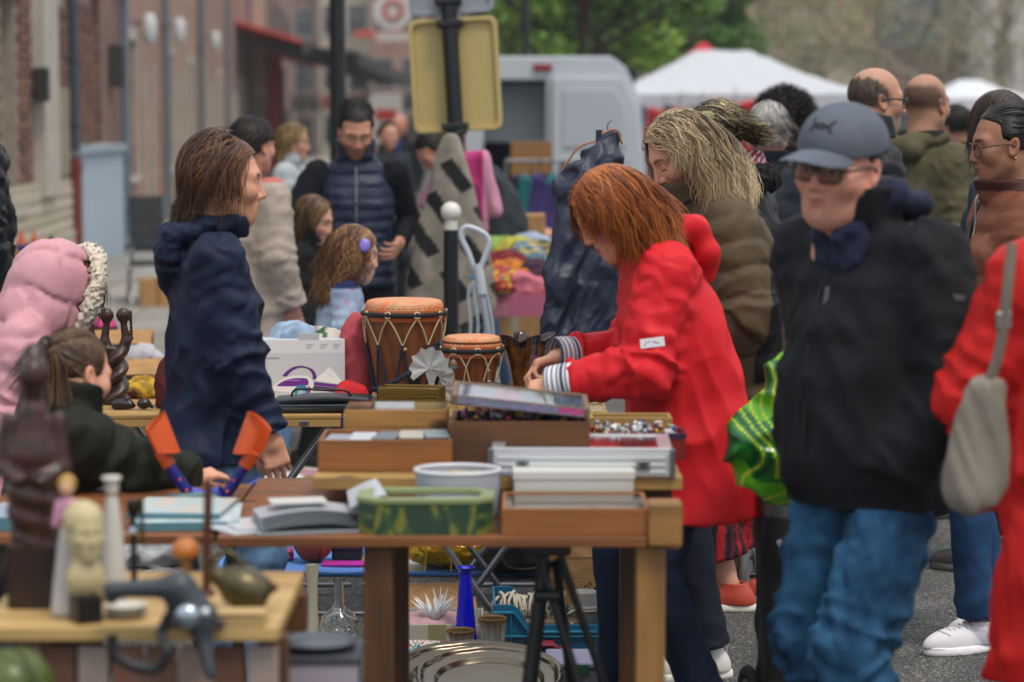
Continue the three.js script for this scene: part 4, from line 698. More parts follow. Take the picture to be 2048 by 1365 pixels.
function hangingShirt(px,py,z,w,h,mat,label){
const p=W(px,py,z),T=thing('hanging_shirt',label,'shirt',[p.x,p.y - h,p.z]);
const f=(x,y,zz)=>{let d=rbox(x,y,zz,0,h*0.46,0,w*0.33,h*0.46,0.05,0.04);const ax=Math.abs(x);d=smin(d,caps(ax,y,zz,[w*0.27,h*0.86,0],[w*0.48,h*0.35,0],0.075,0.06),0.04);d=smax(d,-ellip(x,y,zz,0,h*0.95,0,0.09,0.06,0.2),0.02);return d + 0.02*noise(x*9,y*4,zz*9)+ 0.012*Math.abs(noise(x*14,y*5,7));};
part(T,'cloth',skin(f,[-w*0.62,-0.05,-0.12],[w*0.62,h*1.05,0.12],0.016,mat.fn),vcMat(0.85));part(T,'hanger',tube([[0,h*0.9,0],[0,h + 0.03,0],[0.02,h + 0.07,0.0],[0,h + 0.10,0]],0.006,12,5),M('#333'));
}
{
canopyStall(1218,1735,29,2.03,2.62,4.2,'market stall with long white canopy and scalloped valance');
const plaid={fn:(x,y)=>{const a=Math.sin(x*60)>0?1:0,b=Math.sin(y*60)>0?1:0;return a + b===2?[0.32,0.36,0.42]:a + b===1?[0.06,0.09,0.16]:[0.015,0.025,0.06];}},flat=(h)=>({fn:(x,y,z)=>vmul(rgb(h),0.85 + 0.3*noise(x*20,y*20,z*20))});
hangingShirt(1255,197,28.6,0.62,0.95,plaid,'navy and white checked shirt on the canopy stall');hangingShirt(1330,205,28.6,0.62,0.9,flat('#a8262a'),'red shirt beside the checked shirt');hangingShirt(1402,203,28.6,0.55,0.95,flat('#8a8172'),'beige shirt hanging mid canopy stall');hangingShirt(1360,200,28.75,0.5,0.9,flat('#23242a'),'black shirt between red and beige shirts');hangingShirt(1470,190,28.6,0.72,0.9,flat('#c01f26'),'bright red sports shirt on canopy stall');hangingShirt(1540,195,28.6,0.6,0.9,flat('#7c2028'),'dark red shirt at the stall end');hangingShirt(1240,182,28.65,0.45,0.5,flat('#8d7f62'),'short khaki shirt under the stall corner');
const r=W(1407,110,36),T=thing('red_tent','tent with pointed red roof behind the white canopy','tent',[r.x,0,r.z]);part(T,'roof',new THREE.ConeGeometry(2.0,1.2,4,1).rotateY(Math.PI / 4).translate(0,2.32,0),M('#b01c2a',0.7));for(const[a,b]of[[-1.3,-1.3],[1.3,-1.3],[-1.3,1.3],[1.3,1.3]])part(T,'pole',bar([a,0,b],[a,1.8,b],0.02),M('#888'));
canopyStall(1868,2075,42,2.15,2.5,3,'distant stall with white canopy and magenta goods',{hex:'#c9ccd2'});hangingShirt(1925,215,41.6,0.9,0.95,flat('#a01a5c'),'magenta dress on the distant stall');hangingShirt(1965,222,41.6,0.7,0.9,flat('#b83c4c'),'coral top on the distant stall');hangingShirt(1895,222,41.6,0.7,0.9,flat('#1d5a48'),'green top on the distant stall');
}
const sgn=(x)=>x<0?-1:1;
function fallComb(down,o={}){
const part_=o.part||0,back=o.back??0.5,out=o.out??0.35,fwd=o.fwd??0;
return(a,p,t)=>{const top=clamp(a[1],0,1);const s=sgn(a[0]- part_);return[down[0]+ s*out*top*(1 - t),down[1]*(t>0.15?1:0.4),down[2]- back*(a[2]>0?1:0.3)*(1 - t*0.7)+ fwd*t];};
}
function tieComb(tie,tail,o={}){return(a,p,t)=>{const d=vsub(tie,p),L=vlen(d);return t<0.62&&L>0.022?vmul(d,1 / L):vadd(tail,[o.spread?(a[0])*o.spread:0,0,0]);};}
const jeansPaint=(base,fade,dark)=>(k)=>{const b=rgb(base),f=rgb(fade),d=rgb(dark||base);return(x,y,z)=>{const n=fbm(x*9,y*5,z*9),w=noise(x*40 + y*15,y*45,z*40),n3=noise(x*14,y*9,z*14);return mixc(mixc(b,f,clamp(0.38 + 1.0*n + 0.35*n3 + 0.25*w,0,1)),d,clamp(noise(x*4 + 5,y*30,z*4)*0.5,0,0.5));};};
{
const q={lean:0.02,neck:0.22,headYaw:0.05,headPitch:0.06,handR:[-0.20,0.70,0.16],handL:[0.20,0.72,0.15],elbowR:[-0.4,-0.1,-1],hR:{curl:0.5,palm:[1,0,-0.1]},footL:[0.1,0,-0.02],footR:[-0.1,0,0.04],shoulders:0.165,headScale:1.03};
const dn=headDown(q);
const p=person({label:'woman with tied brown hair in navy hooded raincoat standing behind crutches',px:428,z:6.5,turn:1.72,H:1.56,pose:q,cell:0.0075,
head:{skin:'#cf9a7e',lips:'#a85f58',brow:'#4b3426',nose:1.08,look:-0.3},
hair:{n:7600,colors:['#36221a','#42291a','#4e3120','#613d24','#744c2a','#3c2518','#48301f'],under:'#3a2417',vol:[0.013,0.034],width:0.0026,stiff:0.5,steps:15,wave:0.005,freq:40,
hairline:(a)=>!((a[2]>0.42&&a[1]<0.55)||a[1]<-0.55||(Math.abs(a[0])>0.72&&a[1]<-0.05&&a[2]>0.1)),
len:(a)=>a[2]>0.15?(rnd()<0.6?0.26:0.20):0.24,
comb:(a,pp,t)=>{const front=sstep(0.25,0.7,a[2]);if(front>0.3){return[sgn(a[0]+ 0.15)*0.75*(1 - t),-0.35 - t*0.8,-0.45 + t*0.55];}return tieComb([0,-0.062,-0.118],vadd(dn,[0,0,-0.10]),{spread:0.5})(a,pp,t);},
vols:(x,y,z)=>smin(caps(x,y,z,[0,-0.04,-0.085],[0,-0.075,-0.122],0.045,0.020),caps(x,y,z,[0,-0.075,-0.125],[0,-0.145,-0.130],0.022,0.028),0.02),capR:0.19},
jacket:{color:'#0e182e',alt:'#162440',rough:0.62,wrinkle:0.0095,fine:0.5,cell:0.0064,seed:3.3,hemZ:-0.05,
secs:[[-0.15,0.205,0.172,0.165],[-0.06,0.202,0.165,0.168],[0.06,0.180,0.135,0.140],[0.20,0.180,0.140,0.135],[0.32,0.190,0.140,0.132],[0.42,0.178,0.105,0.115],[0.49,0.115,0.075,0.085],[0.54,0.075,0.06,0.065]],
arm:[0.074,0.062,0.050],sleeve:0.95,
collar:{r:0.078,t:0.008,y:0.014,h:0.032,flare:0.3,open:0.03,fwd:0.02},
extra:(x,y,z,d,k)=>{
const n=k.neck;const c=n.c;
const roll=(a,b,ra,rb,sc)=>caps(x,y,z,vadd(c,a),vadd(c,b),ra,rb)+ 0.016*Math.abs(noise(x*13 + sc,y*20,z*13))- 0.012*Math.abs(noise(x*26,y*30 + sc,z*26));
let e=Math.min(roll([0.10,0.022,0.05],[0.055,-0.005,-0.105],0.022,0.030,1),roll([-0.10,0.022,0.05],[-0.055,-0.005,-0.105],0.022,0.030,2));
e=smin(e,roll([-0.06,-0.012,-0.115],[0.06,-0.012,-0.115],0.034,0.034,4),0.015);
e=smin(e,roll([-0.05,-0.055,-0.125],[0.05,-0.055,-0.125],0.040,0.040,7),0.008);
e=smin(e,roll([-0.02,-0.10,-0.118],[0.02,-0.10,-0.118],0.045,0.040,8),0.012);
e=smin(e,roll([0.0,-0.14,-0.125],[0.0,-0.19,-0.11],0.03,0.014,9),0.015);
return smin(d,e,0.012);
}},
trousers:{color:'#4a6a8c',fade:'#7794b0',paint:jeansPaint('#46688c','#7d9cba','#2f4763'),r:[0.088,0.064,0.056],cut:0.97},shoes:{color:'#d8d5d0',sole:'#efece6'}});
p.headGroup('hair_tie',tf(new THREE.TorusGeometry(0.020,0.006,8,18),0,-0.066,-0.122,1.2,0,0),M('#15110f',0.8));
p.headGroup('earring',ball(0.004,-0.079,-0.036,-0.002,8),M('#cfcfd2',0.25,{metalness:1}));
const k=p.k,ringAt=vadd(k.wrR,vmul(vnorm(vsub(k.wrR,k.elR)),0.10));
part(p.P,'drawstring',tube([onField(p.jf,vadd(k.neck.c,[-0.06,-0.03,0.3]),vadd(k.neck.c,[-0.05,-0.03,0])),onField(p.jf,vadd(k.neck.c,[-0.07,-0.12,0.4]),vadd(k.neck.c,[-0.06,-0.12,0]),0.004),onField(p.jf,vadd(k.neck.c,[-0.07,-0.22,0.4]),vadd(k.neck.c,[-0.06,-0.22,0]),0.008)].map((v)=>V(...v)),0.0025,16,6),M('#0d0f14',0.7));
}
{
const q={lean:0.30,neck:0.62,headPitch:0.60,headYaw:0.10,handL:[0.13,0.94,0.32],handR:[-0.12,0.99,0.29],elbowL:[0.5,-1,-0.35],elbowR:[-0.5,-1,-0.4],hL:{curl:0.75,palm:[-0.5,-0.6,0.2],dir:[-0.25,-0.25,1]},hR:{curl:0.7,palm:[0.3,-0.8,0.1],dir:[0.1,-0.3,1]},pelvis:[0,-0.01,-0.03],footL:[0.11,0,-0.08],footR:[-0.10,0,0.14],shoulders:0.17};
const dn=headDown(q);
const p=person({label:'red-haired woman in bright red raincoat picking through goods with striped cuffs',px:1352,z:6.35,turn:-1.50,H:1.555,pose:q,cell:0.0072,
head:{skin:'#d8a083',lips:'#b2585a',brow:'#8a5a38',closed:true,nose:1.0,fat:0.15},
hair:{n:7600,colors:['#5a2a10','#7a3c16','#9a5220','#b5692c','#8a4519','#a65a22','#c07a3c'],under:'#5a2c12',vol:[0.014,0.036],width:0.0026,stiff:0.55,steps:14,wave:0.006,freq:55,
hairline:(a)=>!((a[2]>0.45&&a[1]<0.50)||a[1]<-0.55),len:(a)=>a[2]>0.3?0.15:0.225 + Math.max(0,a[1])*0.04,
comb:(a,pp,t)=>{const fr=sstep(0.1,0.6,a[2]);const s=sgn(a[0]+ 0.02);return vadd(vmul(dn,0.55 + 0.6*t),[s*(0.55 + fr*0.4)*(1 - t)+(t>0.6?-s*0.2:0),-0.15,-0.30*(1 - t)+ fr*0.05 - 0.15]);},
vols:(x,y,z)=>{const ax=Math.abs(x);return smin(ellip(ax,y,z,0.040,-0.045,-0.045,0.052,0.075,0.065),ellip(ax,y,z,0.0,-0.02,-0.08,0.08,0.08,0.045),0.02);},capR:0.18},
jacket:{name:'raincoat',color:'#c4141e',alt:'#d2202a',rough:0.58,mat:{sheen:0.15},wrinkle:0.0095,fine:0.12,n2:0.55,cell:0.0062,seed:8.1,shift:0.0,hemZ:-0.06,
secs:[[-0.28,0.225,0.205,0.235],[-0.17,0.222,0.200,0.232],[-0.05,0.215,0.185,0.205],[0.10,0.200,0.172,0.165],[0.22,0.198,0.172,0.150],[0.33,0.196,0.160,0.142],[0.42,0.180,0.112,0.120],[0.49,0.118,0.08,0.09],[0.54,0.08,0.065,0.07]],
arm:[0.080,0.070,0.055],sleeve:0.86,
collar:{r:0.078,t:0.007,y:0.03,h:0.04,flare:0.1,open:0.04,fwd:0.02},
extra:(x,y,z,d,k)=>{const n=k.neck,c=n.c,L=(a)=>vadd(vadd(c,vmul(n.R,a[0])),vadd(vmul(n.U,a[1]),vmul(n.F,a[2])));
const roll=(a,b,ra,rb,sc)=>caps(x,y,z,L(a),L(b),ra,rb)+ 0.012*Math.abs(noise(x*8 + sc,y*10,z*8));
let e=Math.min(roll([0.108,0.0,0.05],[0.08,0.02,-0.095],0.024,0.034,1),roll([-0.108,0.0,0.05],[-0.08,0.02,-0.095],0.024,0.034,2));
e=smin(e,roll([-0.055,0.0,-0.130],[0.055,0.0,-0.118],0.040,0.040,4),0.025);
e=smin(e,roll([-0.05,-0.06,-0.130],[0.05,-0.06,-0.130],0.040,0.040,7),0.03);
e=smin(e,roll([0,-0.10,-0.125],[0,-0.125,-0.12],0.034,0.024,9),0.04);
return smin(d,e,0.012);}},
trousers:{color:'#10192b',fade:'#1d2c47',r:[0.092,0.068,0.058],cut:0.99},shoes:{color:'#2a2a2e',sole:'#cfcac2'}});
const k=p.k;
for(const[el,wr,nm]of[[k.elL,k.wrL,'L'],[k.elR,k.wrR,'R']]){
const ax=vnorm(vsub(wr,el)),g=lathe([[0.038,0.0],[0.052,0.003],[0.0545,0.012],[0.055,0.05],[0.0535,0.062],[0.048,0.066]],30),n=g.attributes.position.count,a=new Float32Array(n*3),pp=g.attributes.position;
const g2=lathe((()=>{const o=[[0.040,0]];for(let i=0;i<=16;i++)o.push([0.053 + 0.002*Math.sin(i / 16*3.14),0.002 + i*0.0046]);o.push([0.046,0.078]);return o;})(),30);
const q2=g2.attributes.position,b=new Float32Array(q2.count*3);for(let i=0;i<q2.count;i++){const y=q2.getY(i),st=((y / 0.0125)% 1 + 1)% 1;b.set(st<0.38?[0.03,0.04,0.09]:[0.72,0.73,0.76],i*3);}
g2.setAttribute('color',new THREE.BufferAttribute(b,3));g2.applyQuaternion(new THREE.Quaternion().setFromUnitVectors(V(0,1,0),V(...ax)));
const c=vadd(el,vmul(vsub(wr,el),0.80));g2.translate(...c);
part(p.P,'cuff',g2,vcMat(0.85),{label:'white cuff with navy stripes'});
}
{
const m=vadd(k.shL,vmul(vsub(k.elL,k.shL),0.72)),ax=vnorm(vsub(k.elL,k.shL));
const pt=onField(p.jf,vadd(m,[0.3,0.02,0.03]),m,0.001);
const t=canvasTex(256,96,(g,w,h)=>{g.fillStyle='#e9e9ef';g.fillRect(0,0,w,h);g.strokeStyle='#4a4c66';g.lineWidth=8;g.lineCap='round';for(const[a,b,c,d]of[[40,70,62,40],[78,40,110,38],[132,42,168,50],[150,54,196,62]]){g.beginPath();g.moveTo(a,b);g.quadraticCurveTo((a + c)/ 2 + 4,(b + d)/ 2 - 10,c,d);g.stroke();}});
const g=box(0.062,0.024,0.003);const mm=part(p.P,'sleeve_tag',g,new THREE.MeshPhysicalMaterial({map:t,roughness:0.7}));mm.position.set(pt[0]+ 0.004,pt[1],pt[2]);mm.rotation.set(0,Math.PI / 2,0.12);
}
p.headGroup('earring',ball(0.005,0.076,-0.040,0.0,8),M('#e6e6ea',0.25,{metalness:0.8}));
}
{
const q={lean:0.20,neck:0.42,headPitch:0.52,headYaw:0.22,headRoll:0.05,handL:[0.15,0.92,0.17],handR:[-0.12,0.95,0.17],elbowL:[0.6,-0.9,-0.6],footL:[0.10,0,0.10],footR:[-0.09,0,0.2],shoulders:0.175,toeL:0.1,pelvis:[0,0,0.0],noHands:[]};
const dn=headDown(q);
const p=person({label:'blonde highlighted woman bowing her head in olive brown quilted puffer coat',px:1462,z:7.02,turn:-1.42,H:1.665,pose:q,cell:0.0078,
head:{skin:'#d39a80',lips:'#a8565a',brow:'#5a4330',closed:true,nose:1.05,flush:'#c06a58'},
hair:{n:8200,colors:['#2e241c','#4a3a2c','#6a5540','#8f7858','#b39b76','#c9b490','#5a4734','#a08660'],under:'#3a2e24',tip:'#cdb994',tipFrom:0.25,tipAmt:0.75,vol:[0.016,0.040],width:0.0026,stiff:0.5,steps:15,wave:0.012,freq:42,
hairline:(a)=>!((a[2]>0.45&&a[1]<0.52)||a[1]<-0.55),len:(a)=>a[2]>0.3?0.20:0.27 + Math.max(0,a[1])*0.05,
comb:(a,pp,t)=>{const fr=sstep(0.0,0.6,a[2]),s=sgn(a[0]+ 0.15);return vadd(vmul(dn,0.5 + 1.3*t),[s*(0.6 + fr*0.9)*(1 - t)+ s*0.08,-0.25,(-0.35 - fr*0.9)*(1 - t)]);},
vols:(x,y,z)=>{const ax=Math.abs(x);return smin(ellip(ax,y,z,0.045,-0.05,-0.055,0.055,0.085,0.068),ellip(ax,y,z,0.0,-0.045,-0.085,0.085,0.095,0.05),0.02);},capR:0.2},
jacket:{name:'puffer_coat',rough:0.66,color:'#4a3d2b',wrinkle:0.006,seed:5.5,shift:-0.01,
puff:{h:0.014,p:0.088,pa:0.075,chev:0.02},
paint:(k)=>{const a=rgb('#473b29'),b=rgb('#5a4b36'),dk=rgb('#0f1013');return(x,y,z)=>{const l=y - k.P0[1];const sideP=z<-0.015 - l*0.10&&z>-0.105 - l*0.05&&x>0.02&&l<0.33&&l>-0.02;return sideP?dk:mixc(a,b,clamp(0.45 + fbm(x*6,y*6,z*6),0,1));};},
secs:[[-0.17,0.200,0.160,0.185],[-0.05,0.205,0.165,0.190],[0.08,0.195,0.158,0.165],[0.20,0.195,0.160,0.155],[0.32,0.200,0.160,0.150],[0.42,0.186,0.118,0.125],[0.49,0.13,0.095,0.1],[0.55,0.10,0.085,0.085]],
arm:[0.082,0.074,0.060],sleeve:0.95,collar:{r:0.092,t:0.017,y:0.015,h:0.045,flare:0.08,open:0,fwd:0.025}},
trousers:{color:'#151823',fade:'#1f2433',r:[0.092,0.070,0.062],cut:0.96,flare:0.012,rough:0.7},shoes:{color:'#dcdad6',sole:'#efede8',patch:'#c2b29c',laces:true}});
const k=p.k,nb=k.neck;
part(p.P,'bag_strap',tube([[0.12,0.02,-0.14],[0.13,0.03,-0.02],[0.11,0.01,0.10],[0.05,-0.06,0.16]].map((a)=>V(...onField(p.jf,vadd(nb.c,vmul(a,2.2)),vadd(nb.c,[0,-0.04,0]),0.002))),0.006,20,6),M('#121214',0.6));
}
{
const q={lean:0.10,neck:0.50,headYaw:0.22,headPitch:0.10,headRoll:-0.10,handL:[0.17,0.86,0.10],elbowL:[1,-0.2,-0.4],handR:[-0.22,0.80,-0.12],shoulders:0.195,footL:[0.12,0,0.10],footR:[-0.11,0,-0.08],pelvis:[0,-0.01,0]};
const p=person({label:'man in grey baseball cap, glasses and dark softshell jacket walking',px:1748,z:5.3,turn:-0.92,H:1.66,pose:q,noHands:[1],cell:0.0085,
head:{skin:'#d49a84',lips:'#b46a64',brow:'#4a3a30',male:1,fat:0.75,wide:1.06,nose:1.05,stubble:'#7a5c50',stubbleAmt:0.45,flush:'#c46a5a',cell:0.0026,gaze:-0.6},
hair:{n:2600,colors:['#2a211b','#3a2e26','#443730'],under:'#3a2f28',vol:[0.001,0.004],width:0.002,steps:4,len:()=>0.012,comb:(a)=>[0,-1,-0.5],hairline:(a)=>a[1]<0.35&&!((a[2]>0.12&&a[1]<0.62)||a[1]<-0.42||(Math.abs(a[0])>0.8&&a[1]<-0.25)),cell:0.004,capCut:(x,y,z,d)=>smax(d,-(y + 0.035 -(z<0?0.02:0)),0.006)},
jacket:{color:'#1b1c22',alt:'#26272e',rough:0.8,wrinkle:0.0095,fine:0.4,seed:1.7,shift:0.005,
secs:[[-0.12,0.205,0.165,0.150],[-0.05,0.218,0.190,0.160],[0.06,0.222,0.205,0.155],[0.18,0.218,0.195,0.150],[0.30,0.215,0.170,0.148],[0.40,0.205,0.13,0.135],[0.47,0.150,0.09,0.105],[0.53,0.10,0.075,0.085]],
arm:[0.084,0.074,0.054],sleeve:0.98,collar:{r:0.088,t:0.010,y:0.035,h:0.045,flare:0.25,open:0.03,fwd:0.02,tilt:0.15},
paint:(k,f)=>{const a=rgb('#121318'),b=rgb('#1b1c22');return(x,y,z)=>{const l=y - k.P0[1],seam=Math.abs(l - 0.265 + 0.02*Math.abs(x)/ 0.2)<0.0035&&z>0.02;return seam?vmul(a,0.55):mixc(a,b,clamp(0.4 + fbm(x*6,y*6,z*6),0,1));};}},
trousers:{paint:jeansPaint('#153856','#3a6c94','#0c2034'),color:'#1f4a70',r:[0.105,0.082,0.070],hips:0.175,hipsD:0.14,cut:1,wrinkle:0.019,cell:0.008},shoes:{color:'#33302e',sole:'#1a1a1a'}});
const k=p.k;
const nb=k.neck,L=(a)=>vadd(vadd(nb.c,vmul(nb.R,a[0])),vadd(vmul(nb.U,a[1]),vmul(nb.F,a[2])));
const hf=(x,y,z)=>{const r=(a,b,ra,rb,sc)=>caps(x,y,z,L(a),L(b),ra,rb)+ 0.012*Math.abs(noise(x*14 + sc,y*18,z*14))- 0.008*Math.abs(noise(x*28,y*28,z*28 + sc));let e=Math.min(r([0.085,0.06,-0.01],[0.03,-0.02,0.115],0.030,0.020,1),r([-0.085,0.06,-0.01],[-0.03,-0.02,0.115],0.030,0.020,2));e=smin(e,r([0.09,0.055,-0.01],[0.06,0.025,-0.10],0.026,0.028,3),0.02);e=smin(e,r([-0.09,0.055,-0.01],[-0.06,0.025,-0.10],0.026,0.028,4),0.02);e=smin(e,r([0.05,0.02,-0.115],[-0.05,0.02,-0.115],0.036,0.036,5),0.02);e=smin(e,r([0.05,-0.03,0.075],[-0.05,-0.03,0.075],0.032,0.032,6),0.02);e=smin(e,r([0.03,-0.075,0.075],[-0.03,-0.075,0.075],0.04,0.04,6),0.03);return e;};
const[lo,hi]=bounds([nb.c],0.24);const hb=rgb('#0f1630'),hc=rgb('#161f3e');
part(p.P,'sweatshirt_hood',skin(hf,lo,hi,0.007,(x,y,z)=>mixc(hb,hc,clamp(0.5 + fbm(x*9,y*9,z*9),0,1))),vcMat(0.9));
part(p.P,'zip',[[0,0.52],[0,0.40],[0,0.25],[0,0.10],[0,-0.08]].map(([_,l],i,A)=>0)&&tube([0.46,0.36,0.24,0.12,0.0,-0.1].map((l)=>{const n=k.at(l*k.s);return V(...onField(p.jf,vadd(n.c,vadd(vmul(n.F,0.45),vmul(n.R,-0.02))),vadd(n.c,vmul(n.R,-0.02)),0.001));}),0.003,30,6),M('#101014',0.6));
{const n=k.at(0.40*k.s),a=onField(p.jf,vadd(n.c,vmul(n.F,0.45)),n.c,0.003);part(p.P,'zip_pull',plank(a,vadd(a,[0.004,-0.045,0.012]),0.010,0.004),M('#4a4b50',0.4,{metalness:0.4}));}
{const m=vadd(k.shL,vmul(vsub(k.elL,k.shL),0.35)),a=onField(p.jf,vadd(m,[0.25,0.05,0.12]),m,0.001);const b=part(p.P,'sleeve_badge',box(0.034,0.012,0.002),M('#4b4f58',0.5));b.position.set(...a);b.rotation.set(-0.2,0.9,0.1);}
const cg='#5a6270',ca=rgb('#4a515d'),cb=rgb('#59616e');
const crown=(x,y,z)=>{let d=ellip(x / 1.06,y,z,0,0.050,-0.010,0.088,0.092,0.108);d=Math.abs(d)- 0.0045;d=smax(d,0.038 - y - z*0.10 +(z<-0.05?(z + 0.05)*0.45:0),0.004);const an=Math.atan2(x,z),sm=Math.abs(((an /(Math.PI / 3))% 1 + 1.5)% 1 - 0.5);return d + 0.0016*Math.exp(-((sm / 0.03)**2));};
const cap=p.headGroup('cap',skin(crown,[-0.12,0.0,-0.14],[0.12,0.16,0.12],0.004,(x,y,z)=>mixc(ca,cb,clamp(0.5 + fbm(x*12,y*12,z*12)+ 0.25*noise(x*260,y*260,z*260),0,1))),vcMat(0.85));
const peak=(x,y,z)=>{const yy=y - 0.052 + x*x*4.2 +(z - 0.09)*0.16;let d=Math.abs(yy)- 0.0025;const r=ellip(x,0,z,0,0,0.085,0.086,1,0.105);return smax(smax(d,r,0.003),0.072 - z - Math.abs(x)*-0.0,0.003);};
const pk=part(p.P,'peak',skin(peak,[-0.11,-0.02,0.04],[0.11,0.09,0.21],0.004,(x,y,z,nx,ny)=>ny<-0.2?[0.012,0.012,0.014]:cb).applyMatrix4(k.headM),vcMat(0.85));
const arc=(cy,s)=>{const o=[];for(let i=0;i<=10;i++){const a=(i / 10 - 0.5)*2.5;o.push([Math.sin(a)*0.028,cy - s*(1 - Math.cos(a))*0.024]);}return o;};
const em=[];for(const[cy,s]of[[0.106,1],[0.098,-1]])em.push(tube(arc(cy,s).map(([x,y])=>{const z=onField((a,b,c)=>crown(a,b,c),[x,y,0.2],[x,y,0],0.0005)[2];return V(x,y,z);}),0.0030,24,6));
p.headGroup('emblem',merge(em),M('#14161b',0.7));
const gl=glasses({w:0.0285,h:0.019,r:0.0026,wide:1.07,z:0.101,y:0.0});
p.headGroup('glasses_frame',gl.frame,M('#20242a',0.35));p.headGroup('glasses_lens',gl.lens,M('#d4cec8',0.05,{transmission:1,thickness:0}));
}
{
const q={handL:[0.20,0.83,0.10],elbowL:[1,0.1,-0.35],shoulders:0.18,neck:0.2};
const p=person({label:'person in vivid red coat with grey leather shoulder bag, elbow out',px:2216,z:4.85,turn:2.75,H:1.60,pose:q,cell:0.009,
head:{skin:'#d29a80',brow:'#5a3020'},
hair:{n:2600,colors:['#3a150c','#54200f','#6a2a14'],under:'#3f180d',vol:[0.012,0.03],width:0.0036,steps:10,len:()=>0.2,comb:tieComb([0,0.0,-0.12],[0,-0.8,-0.4])},
jacket:{name:'coat',color:'#b3120f',alt:'#c41d18',rough:0.6,wrinkle:0.010,seed:2.2,secs:[[-0.42,0.26,0.20,0.21],[-0.2,0.235,0.19,0.195],[0,0.215,0.175,0.18],[0.15,0.205,0.165,0.16],[0.3,0.205,0.155,0.15],[0.42,0.19,0.11,0.125],[0.5,0.12,0.08,0.09],[0.55,0.08,0.07,0.07]],arm:[0.088,0.086,0.070],sleeve:1,collar:{r:0.085,t:0.012,y:0.03,h:0.045,flare:0.1,open:0.03,fwd:0.015}},
trousers:{color:'#1a1a1d',fade:'#26262a'},shoes:{color:'#222',sole:'#333'}});
p.headGroup('hair_clip',box(0.04,0.016,0.02,0.06,0.03,-0.085,0.005),M('#5a4bb0',0.3));
}
{
const z=4.66,c=W(1942,895,z);
const T=thing('shoulder_bag','slouchy grey-beige leather shoulder bag hanging from red coat','bag',[c.x,c.y,c.z]);
const f=(x,y,zz)=>{const t=clamp((0.14 - y)/ 0.28,0,1),w=0.022 + 0.052*Math.sqrt(t);let d=ellip(x - 0.03 + t*0.028,0,zz,0,0,0,w,1,0.022 + 0.03*t);d=smax(smax(d,y - 0.14,0.02),-0.135 + 0.35*Math.abs(x + 0.0)- y,0.05);const g=Math.abs(noise((x + 0.3*y)*26,y*5,zz*20));return d + 0.012*(1 - t*0.6)*(2*g - 0.4)+ 0.006*noise(x*16,y*9,zz*16);};
const a=rgb('#6b6458'),b=rgb('#7d766a');
part(T,'pouch',skin(f,[-0.15,-0.19,-0.08],[0.2,0.17,0.08],0.006,(x,y,zz)=>mixc(a,b,clamp(0.5 + fbm(x*20,y*20,zz*20),0,1))),vcMat(0.55));
part(T,'strap',tube([[0.03,0.11,0.0],[0.052,0.20,0.012],[0.062,0.31,0.02],[0.072,0.40,0.01]],0.011,30,8),M('#6f675c',0.55));
part(T,'buckle',box(0.03,0.035,0.02,0.056,0.25,0.016,0.004),M('#9a9894',0.25,{metalness:0.9}));
}
